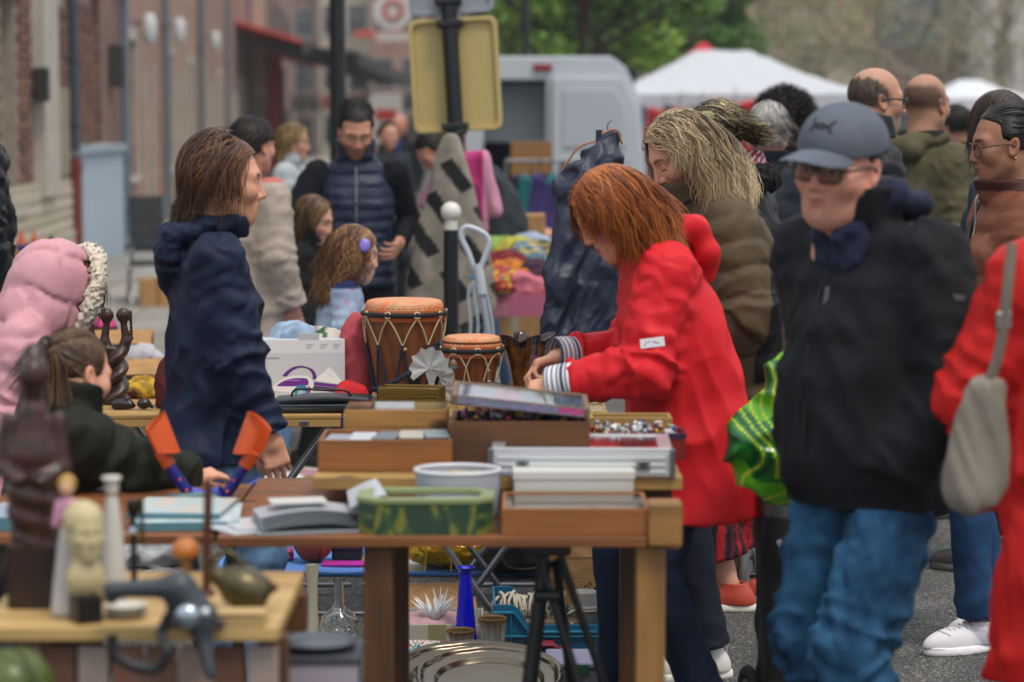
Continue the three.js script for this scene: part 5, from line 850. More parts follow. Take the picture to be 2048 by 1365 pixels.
{
const q={neck:0.25,headPitch:0.12,headYaw:-0.05,footL:[0.10,0,0.13],footR:[-0.08,0,-0.02],shoulders:0.17,toeL:0.3,toeR:0.1,handL:[0.24,0.80,0.14]};
const p=person({label:'woman with dark tied hair and tortoiseshell glasses in brown puffer jacket',px:2022,z:7.4,turn:-1.45,H:1.66,pose:q,cell:0.0085,
head:{skin:'#9a6e56',lips:'#8a4c44',brow:'#221710',flush:'#8a4a34',nose:1.0},
hair:{n:3800,colors:['#0c0908','#15100e','#1e1714'],under:'#0e0b0a',vol:[0.005,0.016],width:0.003,steps:11,len:()=>0.2,comb:tieComb([0,0.03,-0.125],[0,0.3,-0.6]),vols:(x,y,z)=>sphere(x,y,z,0,0.045,-0.13,0.04),capR:0.18,rough:0.35},
jacket:{name:'puffer_jacket',color:'#6f4130',alt:'#824e3a',rough:0.55,wrinkle:0.006,seed:9.2,puff:{h:0.012,p:0.13,pa:0.11},
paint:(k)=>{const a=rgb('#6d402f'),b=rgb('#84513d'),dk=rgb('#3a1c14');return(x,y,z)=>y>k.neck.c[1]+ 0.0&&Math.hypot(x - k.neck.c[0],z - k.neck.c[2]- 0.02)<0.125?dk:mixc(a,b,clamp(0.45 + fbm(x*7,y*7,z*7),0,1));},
secs:[[-0.06,0.185,0.145,0.150],[0.06,0.190,0.155,0.155],[0.20,0.190,0.160,0.150],[0.32,0.195,0.160,0.145],[0.42,0.182,0.118,0.12],[0.49,0.13,0.09,0.095],[0.55,0.1,0.08,0.08]],arm:[0.080,0.072,0.058],collar:{r:0.072,t:0.018,y:0.0,h:0.036,flare:0.3,open:0.0,fwd:0.02}},
trousers:{paint:jeansPaint('#16304f','#24486e','#0c1c30'),color:'#16304f',r:[0.088,0.064,0.058],cut:0.94},shoes:{color:'#d6d4da',sole:'#eceaec',laces:true,patch:'#b4b0bc'}});
const gl=glasses({w:0.026,h:0.021,r:0.0024,y:-0.002});p.headGroup('glasses_frame',gl.frame,M('#4a2f22',0.3));p.headGroup('glasses_lens',gl.lens,M('#e6e2de',0.05,{transmission:1,thickness:0}));
p.headGroup('earring',ball(0.005,0.078,-0.038,-0.012,8),M('#c9a45a',0.25,{metalness:1}));
const k=p.k,nb=k.neck;
part(p.P,'zip',tube([[-0.0,0.10,0.3],[0.01,0.0,0.4],[0.0,-0.10,0.4],[0,-0.25,0.4]].map((a)=>V(...onField(p.jf,vadd(nb.c,a),vadd(nb.c,[0,a[1]- 0.02,0]),0.0015))),0.003,20,6),M('#b8b4ae',0.35,{metalness:0.7}));
part(p.P,'bag_strap',tube([[-0.12,-0.02,0.35],[0.0,-0.15,0.4],[0.12,-0.28,0.35],[0.25,-0.36,0.15]].map((a)=>V(...onField(p.jf,vadd(nb.c,a),vadd(nb.c,[a[0]*0.5,a[1]- 0.03,0]),0.003))),0.009,24,6),M('#15171b',0.6));
}
{
const q={headYaw:-0.3,neck:0.2,headPitch:0.15};const dn=headDown(q);
person({label:'woman with straight brown bob in slate leather jacket behind brown puffer jacket',px:2003,z:8.7,turn:-2.1,H:1.72,pose:q,far:true,cell:0.012,head:{skin:'#c9957c'},
hair:{n:3200,colors:['#2a201a','#3a2c22','#4a382b'],under:'#2c221b',vol:[0.014,0.028],width:0.004,steps:11,len:()=>0.24,comb:fallComb(dn,{back:0.3}),vols:(x,y,z)=>ellip(Math.abs(x),y,z,0.03,-0.05,-0.04,0.065,0.09,0.075),capR:0.18},
jacket:{color:'#25333c',alt:'#31424c',rough:0.45,secs:[[-0.1,0.19,0.14,0.15],[0.2,0.185,0.14,0.14],[0.33,0.19,0.14,0.135],[0.42,0.178,0.11,0.115],[0.5,0.11,0.08,0.085],[0.54,0.08,0.06,0.06]]},trousers:{color:'#16181d',fade:'#22252c'},shoes:{color:'#222',sole:'#444'}});
}
const balding=(hair,amt)=>(x,y,z,c)=>{const ring=sstep(0.100,0.060,y + Math.max(0,z + 0.03)*0.8 + 0.006*noise(x*50,y*50,z*50))*sstep(0.045,0.01,z);return mixc(c,hair,clamp(ring*amt*(0.8 + 0.35*noise(x*260,y*260,z*260)),0,1));};
{
const q={neck:0.28,headPitch:0.05,headYaw:0.10};
const p=person({label:'balding man with grey beard and black glasses in charcoal quilted jacket',px:1728,z:9.25,turn:1.72,H:1.83,pose:q,cell:0.010,
head:{skin:'#b58a72',lips:'#8a5548',brow:'#3a302a',male:1,nose:1.15,stubble:'#8f8880',stubbleAmt:0.75,cell:0.0035,scalp:balding(rgb('#4a4038'),0.8)},
hair:{n:4200,colors:['#3a322c','#4d443c','#5d544b'],under:'#4a4038',vol:[0.001,0.003],width:0.0022,steps:3,len:()=>0.010,cap:false,comb:()=>[0,-1,-0.6],hairline:(a)=>{const e=0.62 - Math.max(0,a[2]+ 0.3)*0.9 + 0.12*noise(a[0]*9,a[1]*9,a[2]*9)- rnd()*0.12;return a[1]<e&&a[2]<0.28&&a[1]>-0.55;}},
jacket:{name:'puffer_jacket',color:'#26282d',alt:'#303238',rough:0.6,wrinkle:0.005,puff:{h:0.011,p:0.062,pa:0.06},seed:6.6,secs:[[-0.12,0.205,0.165,0.15],[0.05,0.21,0.175,0.155],[0.2,0.21,0.165,0.15],[0.32,0.21,0.155,0.145],[0.42,0.195,0.115,0.125],[0.49,0.13,0.085,0.095],[0.54,0.09,0.07,0.075]],arm:[0.085,0.072,0.056],collar:{r:0.082,t:0.010,y:0.055,h:0.05,flare:0.05,open:0.02,fwd:0.02}},
trousers:{color:'#1b1d24',fade:'#272a33'},shoes:{color:'#222',sole:'#333'}});
const gl=glasses({w:0.025,h:0.018,r:0.0028,z:0.1});p.headGroup('glasses_frame',gl.frame,M('#0c0d10',0.35));p.headGroup('glasses_lens',gl.lens,M('#dfe2e4',0.05,{transmission:1,thickness:0}));
}
{
const q={neck:0.25,headPitch:0.02,headYaw:0.15};
person({label:'bald man in khaki green parka, seen from behind',px:1836,z:9.9,turn:2.25,H:1.82,pose:q,cell:0.0105,
head:{skin:'#a67d66',brow:'#3a2a20',male:1,cell:0.0035,scalp:balding(rgb('#3c3029'),0.7),stubble:'#6a5648',stubbleAmt:0.3},
hair:{n:3600,colors:['#3a2f28','#4a3d34'],under:'#3c3029',vol:[0.001,0.002],width:0.002,steps:3,len:()=>0.006,cap:false,comb:()=>[0,-1,-0.6],hairline:(a)=>{const e=0.5 - Math.max(0,a[2]+ 0.4)*0.9 + 0.12*noise(a[0]*9,a[1]*9,a[2]*9)- rnd()*0.12;return a[1]<e&&a[2]<0.22&&a[1]>-0.5;}},
jacket:{name:'parka',color:'#4a4632',alt:'#5a5540',rough:0.8,wrinkle:0.010,seed:4.4,secs:[[-0.25,0.22,0.17,0.17],[-0.05,0.215,0.17,0.165],[0.2,0.205,0.16,0.15],[0.32,0.208,0.15,0.145],[0.42,0.19,0.11,0.12],[0.49,0.12,0.085,0.09],[0.54,0.08,0.07,0.07]],arm:[0.084,0.074,0.058],
extra:(x,y,z,d,k)=>{const c=k.neck.c;let e=Math.min(caps(x,y,z,vadd(c,[0.095,0.02,0.03]),vadd(c,[0.05,0.0,-0.10]),0.03,0.045),caps(x,y,z,vadd(c,[-0.095,0.02,0.03]),vadd(c,[-0.05,0.0,-0.10]),0.03,0.045));e=smin(e,caps(x,y,z,vadd(c,[0.06,-0.03,-0.12]),vadd(c,[-0.06,-0.03,-0.12]),0.05,0.05),0.02);return smin(d,e + 0.006*noise(x*15,y*15,z*15),0.015);},
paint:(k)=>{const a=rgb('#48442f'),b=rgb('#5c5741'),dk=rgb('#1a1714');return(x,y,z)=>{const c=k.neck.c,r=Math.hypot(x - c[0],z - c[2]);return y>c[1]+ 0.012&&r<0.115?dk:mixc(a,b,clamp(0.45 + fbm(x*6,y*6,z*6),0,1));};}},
trousers:{color:'#22252c',fade:'#30343c'},shoes:{color:'#222',sole:'#333'}});
}
const plainJacket=(color,alt,o={})=>({color,alt,rough:0.8,wrinkle:0.009,seed:rnd()*20,secs:[[-0.12,0.195,0.15,0.15],[0.05,0.19,0.15,0.15],[0.2,0.185,0.145,0.14],[0.33,0.19,0.145,0.138],[0.42,0.178,0.11,0.115],[0.5,0.11,0.08,0.085],[0.54,0.08,0.06,0.06]],collar:{r:0.08,t:0.009,y:0.035,h:0.04,flare:0.1,open:0.03,fwd:0.018},...o});
const shortHair=(cols,o={})=>({n:2200,colors:cols,under:cols[0],vol:[0.006,0.014],width:0.004,steps:6,len:()=>0.045,comb:(a)=>[a[0]*0.3,-0.6,-0.6],...o});
person({label:'distant person in black hooded sweatshirt beyond the khaki parka',px:1916,z:13.2,turn:-2.5,H:1.72,far:true,cell:0.014,pose:{neck:0.3,headPitch:0.2},head:{skin:'#c08a72',male:1},hair:shortHair(['#15110f','#211a16']),jacket:plainJacket('#101013','#17171b'),trousers:{color:'#20242c'},shoes:{color:'#222'}});
{
const q={neck:0.35,headPitch:0.25,headYaw:-0.25,lean:0.12,footL:[0.1,0,0],footR:[-0.1,0,0.03]};
const p=person({label:'woman with streaked blonde ponytail, red scarf, black leather jacket',px:1488,z:8.0,turn:-2.05,H:1.69,pose:q,cell:0.009,
head:{skin:'#cf9a82'},
hair:{n:4200,colors:['#231b15','#332820','#5f4f38','#94805a','#b8a679','#43362a','#d0c096'],under:'#2c231b',bias:1.1,vol:[0.007,0.018],width:0.0032,steps:13,wave:0.003,len:()=>0.23,comb:tieComb([0,0.0,-0.125],[0,-0.35,-0.8],{spread:1.2}),vols:(x,y,z)=>caps(x,y,z,[0,0.0,-0.11],[0,-0.02,-0.155],0.018,0.028),capR:0.19},
jacket:{name:'leather_jacket',color:'#0d0f12',alt:'#171a1e',rough:0.45,wrinkle:0.010,seed:7.7,secs:[[-0.14,0.2,0.15,0.16],[0.05,0.19,0.15,0.15],[0.2,0.185,0.145,0.14],[0.33,0.19,0.145,0.138],[0.42,0.178,0.11,0.115],[0.5,0.12,0.09,0.09],[0.55,0.09,0.08,0.08]],arm:[0.076,0.066,0.05]},
trousers:{color:'#0c0b0d',r:[0.09,0.075,0.085],cut:0.78,paint:()=>(x,y,z)=>{const a=Math.atan2(z,Math.abs(x)- 0.1);const u=((a*1.1 + 10)% 1.1)/ 1.1;return u<0.28?[0.30,0.012,0.02]:u>0.5&&u<0.68?[0.10,0.008,0.03]:[0.01,0.009,0.011];}},shoes:{color:'#b4452f',sole:'#e6e1d8'}});
const k=p.k,c=k.neck.c;
const ff=(x,y,z)=>Math.hypot(Math.hypot(x - c[0],(z - c[2])*0.9)- 0.115,(y - c[1]- 0.005)*0.8)- 0.034 + 0.012*noise(x*60,y*60,z*60)+ 0.012*noise(x*110,y*110,z*110);
const[lo,hi]=bounds([c],0.2);
part(p.P,'fur_collar',skin(ff,lo,hi,0.007),M('#0a0a0b',0.95));
const sf=(x,y,z)=>Math.hypot(Math.hypot(x - c[0],(z - c[2]))- 0.085,(y - c[1]- 0.055)*0.6)- 0.024 + 0.006*noise(x*30,y*60,z*30);
part(p.P,'scarf',skin(sf,lo,hi,0.006,(x,y,z)=>{const u=Math.sin((x + y*2 + z)*140);return u>0.55?[0.5,0.47,0.48]:u<-0.6?[0.05,0.01,0.02]:[0.42,0.02,0.05];}),vcMat(0.95));
p.headGroup('hair_tie',tf(new THREE.TorusGeometry(0.017,0.006,8,18),0,0.0,-0.127,0.2,0,0),M('#111113',0.8));
}
person({label:'white-haired person behind the grey cap and streaked ponytail',px:1526,z:9.9,turn:2.6,H:1.70,far:true,cell:0.013,pose:{neck:0.3,headPitch:0.2,headYaw:0.2},head:{skin:'#c99a88'},hair:{n:3000,colors:['#9a9692','#b4b0ac','#cac6c2','#7f7b78'],under:'#8f8b88',vol:[0.006,0.015],width:0.0035,steps:8,len:()=>0.09,comb:(a)=>[a[0],-0.8,-0.5]},jacket:plainJacket('#20242c','#2c313a'),trousers:{color:'#22252c'},shoes:{color:'#222'}});
person({label:'person with curly black hair just above the white-haired head',px:1566,z:11.6,turn:2.9,H:1.71,far:true,cell:0.014,pose:{neck:0.2},head:{skin:'#8a5e48'},hair:{n:5000,colors:['#120d0b','#1d1512','#2b201b'],under:'#120d0b',vol:[0.012,0.028],width:0.005,steps:9,len:()=>0.10,wave:0.012,freq:160,stiff:0.7,comb:(a)=>[a[0]+ rr(-0.8,0.8),a[1]+ rr(-0.8,0.8),a[2]+ rr(-0.8,0.8)],capNoise:0.012},jacket:plainJacket('#2c2f36','#3a3e46'),trousers:{color:'#22252c'},shoes:{color:'#222'}});
{
const q={lean:0.16,neck:0.45,headPitch:0.48,headYaw:0.10,handR:[-0.20,0.99,0.28],elbowR:[-1,0.2,-0.4],handL:[0.21,1.05,0.16],elbowL:[0.35,-0.1,-1],footL:[0.13,0,-0.03],footR:[-0.13,0,-0.03],shoulders:0.19,hR:{curl:0.6},hL:{curl:0.5}};
const p=person({label:'bearded young man in navy quilted vest looking down at stall',px:712,z:11.9,turn:0.08,H:1.73,pose:q,cell:0.0095,
head:{skin:'#c08d75',male:1,brow:'#1c1512',stubble:'#3a2c26',stubbleAmt:0.7,lips:'#96605a',cell:0.0032,look:-1},
hair:shortHair(['#0f0c0b','#191412','#231c19'],{n:3600,vol:[0.004,0.013],len:(a)=>a[1]>0.4?0.04:0.018,comb:(a)=>[a[0]*0.4,a[1]>0.3?0.5:-0.6,-0.5],hairline:(a)=>!((a[2]>0.38&&a[1]<0.55)||a[1]<-0.45||(Math.abs(a[0])>0.75&&a[1]<0.0&&a[2]>-0.1))}),
jacket:{name:'sweater',color:'#101218',alt:'#171a22',rough:0.9,wrinkle:0.006,secs:[[-0.05,0.16,0.12,0.12],[0.2,0.16,0.12,0.115],[0.33,0.17,0.12,0.115],[0.43,0.165,0.095,0.1],[0.5,0.10,0.07,0.08],[0.55,0.075,0.062,0.062]],arm:[0.066,0.056,0.040]},
trousers:{color:'#141821',fade:'#1e2430',r:[0.09,0.07,0.06]},shoes:{color:'#222',sole:'#333'}});
const k=p.k,v={secs:[[-0.10,0.185,0.15,0.145],[0.0,0.185,0.15,0.145],[0.15,0.18,0.145,0.14],[0.32,0.185,0.145,0.138],[0.40,0.17,0.12,0.12],[0.46,0.145,0.095,0.10],[0.53,0.10,0.08,0.08]],puff:{h:0.012,p:0.058},wrinkle:0.004,collar:{r:0.085,t:0.010,y:0.045,h:0.045,flare:0.12,open:0.03,fwd:0.02}};
const far_=[0,-5,0];const kv={...k,shL:far_,shR:far_,elL:[0,-5.2,0],elR:[0,-5.2,0],wrL:[0,-5.4,0],wrR:[0,-5.4,0]};
const vf0=jacketField(kv,v),vf=(x,y,z)=>{let d=vf0(x,y,z);for(const s of[k.shL,k.shR]){const o=s===k.shL?1:-1;d=smax(d,-(ellip(x,y,z,s[0]+ o*0.075,s[1]- 0.045,s[2],0.075,0.13,0.12)),0.012);}return d;};
const[lo,hi]=bounds([k.P0,k.neck.c,k.shL,k.shR],0.2);const a=rgb('#152038'),b=rgb('#1f2c4a');
part(p.P,'vest',skin(vf,lo,hi,0.009,(x,y,z)=>mixc(a,b,clamp(0.45 + fbm(x*8,y*8,z*8),0,1))),vcMat(0.55));
part(p.P,'zip',tube([0.50,0.42,0.3,0.18,0.06,-0.06].map((l)=>{const n=k.at(l*k.s);return V(...onField(vf,vadd(n.c,vmul(n.F,0.4)),n.c,0.001));}),0.005,26,6),M('#8a8d92',0.4,{metalness:0.5}));
}
{
const q={neck:0.2,headPitch:0.15,lean:0.12,headScale:1.18};const dn=headDown(q);
const p=person({label:'little girl with curly light brown hair and lilac clip, pale blue jacket',px:678,z:9.6,turn:1.65,H:1.18,pose:q,cell:0.009,head:{skin:'#dba98f',kid:1,nose:0.7,wide:1.03,cell:0.0035},
hair:{n:3800,colors:['#4a3020','#69462c','#8a6240','#a57c52'],under:'#523622',vol:[0.012,0.03],width:0.0045,steps:14,wave:0.014,freq:70,len:()=>0.25,comb:fallComb(dn,{back:0.55}),vols:(x,y,z)=>ellip(Math.abs(x),y,z,0.035,-0.06,-0.05,0.06,0.09,0.06),capR:0.19,hairline:(a)=>!((a[2]>0.42&&a[1]<0.5)||a[1]<-0.55)},
jacket:{color:'#8fa3bf',alt:'#a3b4cc',rough:0.85,wrinkle:0.009,seed:2.9,secs:[[-0.16,0.235,0.20,0.20],[0.0,0.215,0.18,0.18],[0.2,0.19,0.15,0.15],[0.33,0.19,0.145,0.14],[0.43,0.17,0.11,0.11],[0.52,0.1,0.08,0.08]],arm:[0.056,0.05,0.042],paint:(k)=>{const a=rgb('#8ba0bd'),b=rgb('#a4b6cd'),f=rgb('#b4869a'),dk=rgb('#1c2450');return(x,y,z)=>{if(y>k.neck.c[1]- 0.03)return dk;const n=noise(x*55,y*55,z*55);return n>0.42?f:mixc(a,b,clamp(0.5 + fbm(x*9,y*9,z*9),0,1));};}},
trousers:{color:'#1d4470',fade:'#2c5a8c'},shoes:{color:'#b0677a',sole:'#ddd'}});
p.headGroup('hair_clip',tf(new THREE.SphereGeometry(1,14,10).scale(0.012,0.030,0.024),-0.108,0.055,0.035,0,0,-0.25),M('#7d72c4',0.35));
}
{
const p=person({label:'woman in long beige quilted coat and dark cap walking away',px:498,z:10.6,turn:2.35,H:1.63,pose:{neck:0.25,headYaw:0.1},cell:0.011,head:{skin:'#c4917a',cell:0.005},
hair:{n:2600,colors:['#15100e','#221a16','#2c211b'],under:'#1a1411',vol:[0.012,0.028],width:0.004,steps:9,len:()=>0.15,comb:tieComb([0,-0.03,-0.125],[0,-1,-0.1])},
jacket:{name:'long_coat',color:'#9a8d80',alt:'#ab9e92',rough:0.8,puff:{h:0.008,p:0.16,pa:0.14},wrinkle:0.008,seed:1.1,secs:[[-0.42,0.235,0.19,0.19],[-0.1,0.22,0.17,0.18],[0.1,0.2,0.155,0.155],[0.33,0.195,0.15,0.14],[0.43,0.175,0.11,0.115],[0.52,0.11,0.09,0.09]],arm:[0.080,0.072,0.058],
paint:(k)=>{const a=rgb('#988b7e'),b=rgb('#ac9f93'),pk=rgb('#b4675e');return(x,y,z)=>y>k.neck.c[1]- 0.015?pk:mixc(a,b,clamp(0.5 + fbm(x*6,y*6,z*6),0,1));}},
trousers:{color:'#4f7398',fade:'#6c8fb2'},shoes:{color:'#ddd'}});
p.headGroup('cap',skin((x,y,z)=>smax(Math.abs(ellip(x,y,z,0,0.045,-0.012,0.092,0.092,0.112))- 0.004,0.04 - y - z*0.1,0.004),[-0.12,0,-0.15],[0.12,0.16,0.13],0.006),M('#241e1c',0.85));
p.headGroup('cap_badge',box(0.05,0.022,0.008,0.03,0.07,-0.117,0.003),M('#c9c6c2',0.6));
}
{const q={neck:0.25,headPitch:0.1},dn=headDown(q);person({label:'woman with curly blonde hair in white fleece jacket by the houses',px:580,z:16,turn:1.45,H:1.62,pose:q,far:true,cell:0.014,head:{skin:'#cf9d88'},hair:{n:2600,colors:['#6a5334','#8f7448','#b59a66','#4f3d28'],under:'#6a5334',vol:[0.016,0.035],width:0.006,steps:9,wave:0.012,len:()=>0.13,comb:fallComb(dn,{back:0.4}),capNoise:0.01},jacket:plainJacket('#a4acb4','#bcc3c9',{arm:[0.08,0.07,0.058]}),trousers:{color:'#22252c'},shoes:{color:'#222'}});}
{const q={neck:0.3,headPitch:0.3,headScale:1.12};person({label:'child in black puffer jacket beside the beige coat',px:616,z:11.3,turn:1.2,H:1.26,pose:q,far:true,cell:0.012,head:{skin:'#c99a80',kid:1},hair:{n:2200,colors:['#3a2a1e','#5a422c','#7a5c3c'],under:'#3f2e20',vol:[0.01,0.022],width:0.005,steps:8,len:()=>0.17,comb:fallComb(headDown(q),{})},jacket:plainJacket('#0d0e11','#15171b',{puff:{h:0.012,p:0.08},secs:[[-0.3,0.25,0.2,0.2],[0,0.24,0.19,0.19],[0.2,0.215,0.17,0.17],[0.33,0.205,0.16,0.16],[0.43,0.18,0.12,0.12],[0.52,0.11,0.09,0.09]],arm:[0.075,0.07,0.055]}),trousers:{color:'#15161a'},shoes:{color:'#222'}});}
{
const q={lean:0.5,neck:0.35,headPitch:0.35,headYaw:0.35,headScale:1.2,hipYaw:0};const dn=headDown(q);
const p=person({label:'girl in pink satin quilted coat with fur-trimmed hood up, bending',px:-38,z:6.6,turn:1.85,H:1.30,pose:q,cell:0.008,head:{skin:'#dba58d',kid:1,nose:0.7},
hair:{n:2600,colors:['#3c2c20','#5a4330','#79603f','#2e2219'],under:'#3c2c20',vol:[0.008,0.02],width:0.004,steps:10,len:()=>0.13,comb:(a,p2,t)=>vadd(vmul(dn,0.5),[0,0,0.5 - t]),hairline:(a)=>a[2]>0.25&&!((a[2]>0.5&&a[1]<0.5)||a[1]<-0.4)},
jacket:{name:'hooded_coat',color:'#c08a94',alt:'#cf9ca4',rough:0.46,mat:{sheen:0.4},wrinkle:0.009,fine:0.3,seed:12.2,puff:{h:0.012,p:0.10,pa:0.09,chev:0.03},pad:0.1,
secs:[[-0.25,0.24,0.19,0.2],[0,0.225,0.18,0.185],[0.2,0.205,0.165,0.165],[0.33,0.205,0.155,0.155],[0.43,0.18,0.12,0.12],[0.5,0.13,0.10,0.10]],arm:[0.074,0.066,0.054],
extra:(x,y,z,d,k)=>{const m=new THREE.Matrix4().copy(k.headM).invert().elements,hx=m[0]*x + m[4]*y + m[8]*z + m[12],hy=m[1]*x + m[5]*y + m[9]*z + m[13],hz=m[2]*x + m[6]*y + m[10]*z + m[14];
let e=ellip(hx,hy,hz,0,0.01,-0.03,0.112,0.135,0.125);e=smin(e,ellip(hx,hy,hz,0,-0.09,-0.05,0.11,0.08,0.11),0.05);
if(e<0.05){const c1=Math.abs(((hy*9 + Math.sin(hx*24)*0.35 + 20)% 1)- 0.5),c2=Math.abs(((hz*9 + hx*3 + Math.sin(hy*20)*0.3 + 20)% 1)- 0.5);e +=0.010*Math.exp(-((Math.min(c1,c2)/ 0.08)**2))+ 0.003*Math.abs(noise(hx*30,hy*30,hz*30));}
e=smax(e,hz - 0.055,0.01);e=smax(e,-ellip(hx,hy,hz,0,0.01,0.03,0.092,0.112,0.11),0.006);
return smin(d,e,0.02);}},
trousers:{color:'#22252c'},shoes:{color:'#9a5a6a'}});
const tor=(x,y,z)=>{const a=Math.atan2(y - 0.01,x),rx=0.104,ry=0.126,cx=Math.cos(a)*rx,cy=0.01 + Math.sin(a)*ry;return Math.sqrt((x - cx)**2 +(y - cy)**2 +(z - 0.052)**2)- 0.024 + 0.011*noise(x*90,y*90,z*90)+ 0.010*noise(x*210,y*210,z*210);};
p.headGroup('fur_trim',skin(tor,[-0.16,-0.16,0],[0.16,0.18,0.11],0.005),M('#cfc4b4',0.95,{sheen:0.8}));
}
{
const q={lean:0.18,neck:0.35,headPitch:0.30,headYaw:0.25,headScale:1.10,handR:[-0.10,0.755,0.35],elbowR:[-0.2,-1,0],handL:[0.16,0.78,0.30],hR:{curl:0.45,palm:[0.3,-0.9,0.2],dir:[0.0,0.1,1]}};const dn=headDown(q);
const p=person({label:'girl with long brown ponytail in dark green jacket reaching for crutches',px:84,z:5.70,turn:2.15,H:1.10,pose:q,cell:0.008,head:{skin:'#d8a288',kid:1,nose:0.75},
hair:{n:4200,colors:['#33231a','#4a3525','#5f4631','#775a40','#3c2a1e'],under:'#3c2b1f',vol:[0.004,0.012],width:0.003,steps:18,len:()=>0.50,stiff:0.4,comb:tieComb([0,0.055,-0.125],vadd(dn,[0.25,0,-0.15]),{spread:0.6}),hairline:(a)=>!((a[2]>0.5&&a[1]<0.55)||a[1]<-0.5||(Math.abs(a[0])>0.72&&a[1]<-0.35&&a[2]>-0.1)),vols:(x,y,z)=>smin(sphere(x,y,z,0,0.055,-0.12,0.022),caps(x,y,z,[0.0,0.05,-0.135],vadd([0,0.05,-0.15],vmul(vadd(dn,[0.25,0,-0.15]),0.26)),0.02,0.022),0.02),capR:0.24},
jacket:plainJacket('#171a12','#20251a',{rough:0.7,puff:{h:0.010,p:0.075},cell:0.008,arm:[0.066,0.058,0.046]}),trousers:{color:'#1c2028'},shoes:{color:'#333'}});
p.headGroup('hair_tie',tf(new THREE.TorusGeometry(0.021,0.008,8,18),0,0.055,-0.132,0.1,0,0),M('#101012',0.85));
}
person({label:'person in creased black leather jacket cut off by frame, near houses',px:-66,z:9.0,turn:2.2,H:1.84,pose:{handR:[-0.27,0.95,0.05],elbowR:[-0.6,0,-1],handL:[0.3,0.9,0.05],neck:0.2},cell:0.010,head:{skin:'#c4917a'},hair:shortHair(['#1a1512','#2a211c']),jacket:plainJacket('#0e1013','#181b20',{name:'leather_jacket',rough:0.38,wrinkle:0.014,arm:[0.085,0.078,0.060]}),trousers:{color:'#2c3a50'},shoes:{color:'#222'}});
person({label:'bald distant man in dark jacket over bright blue shirt',px:803,z:27,turn:-0.6,H:1.76,far:true,cell:0.02,head:{skin:'#c28a76',male:1,cell:0.009},jacket:plainJacket('#1a1e26','#232832',{paint:(k)=>(x,y,z)=>Math.abs(x)<0.045&&z>0&&y>k.P0[1]+ 0.28?[0.02,0.08,0.3]:[0.012,0.014,0.02]}),trousers:{color:'#20242c'},shoes:{color:'#222'}});
person({label:'dark-haired distant man in grey jacket behind the navy vest',px:774,z:21.5,turn:0.5,H:1.66,far:true,cell:0.018,head:{skin:'#c48f7a',male:1,cell:0.008},hair:shortHair(['#1a1512','#241d19'],{n:900,width:0.008}),jacket:plainJacket('#23282e','#2e343b'),trousers:{color:'#20242c'},shoes:{color:'#222'}});
person({label:'person bending over in charcoal jacket and jeans behind the pink jacket',px:1000,z:14.2,turn:-1.2,H:1.78,far:true,cell:0.013,pose:{lean:0.75,neck:0.5,headPitch:0.9,handR:[-0.2,0.75,0.45],handL:[0.2,0.75,0.45]},head:{skin:'#c48f7a',male:1},hair:shortHair(['#1a1512','#241d19']),jacket:plainJacket('#2a2f34','#383e44'),trousers:{color:'#3a5878',fade:'#527296'},shoes:{color:'#333'}});
person({label:'crouching person in navy fleece sorting the clothes pile',px:910,z:15.2,turn:1.2,H:1.70,far:true,cell:0.013,pose:{lean:0.75,neck:0.4,headPitch:0.6,pelvis:[0,-0.42,-0.1],handR:[-0.05,0.93,0.55],handL:[0.2,0.85,0.5],footL:[0.13,0,0.05],footR:[-0.13,0,0]},head:{skin:'#c8977f'},hair:shortHair(['#2a1f18','#3a2c22']),jacket:plainJacket('#141d30','#1d2840'),trousers:{color:'#22252c'},shoes:{color:'#222'}});
reseed(4242);
const pine=woodMat('#a8854f',{contrast:0.8,s:1}),pine2=woodMat('#9a6f3c',{contrast:1,s:4}),honey=woodMat('#8a5527',{contrast:1.1,s:7}),brownW=woodMat('#5e3a1e',{contrast:1.2,s:11}),redW=woodMat('#7c4a26',{contrast:0.9,s:13}),darkW=woodMat('#2e1812',{rough:0.35,contrast:1,s:17}),paleW=woodMat('#b89866',{contrast:0.6,s:19,knots:5});
const steel=M('#8a8f94',0.28,{metalness:0.9}),darkSteel=M('#3a4046',0.35,{metalness:0.7}),blackMetal=M('#0e1012',0.45),alu=M('#c9ccd0',0.35,{metalness:0.75});
const cutGlass=M('#f4f7f8',0.22,{transmission:0.55,thickness:0}),crystal=M('#ffffff',0.02,{transmission:1,thickness:0.01,ior:1.5}),paneM=M('#f2f5f5',0.03,{transmission:1,thickness:0});
const card=(()=>{const t=tex(256,256,(u,v)=>{const k=1 + 0.06*Math.sin(u*2*Math.PI*48)*0.5 + 0.12*tn(u,v,1.5,1.5,4)+ 0.08*tn(u,v,14,14,8);return[168*k,128*k,84*k];});t.repeat.set(3,3);return new THREE.MeshPhysicalMaterial({map:t,roughness:0.9});})();
const onTop=(name,label,cat,px,z,h,turn=0,o)=>thing(name,label,cat,[X(px,z,h),h,-z],turn,o);
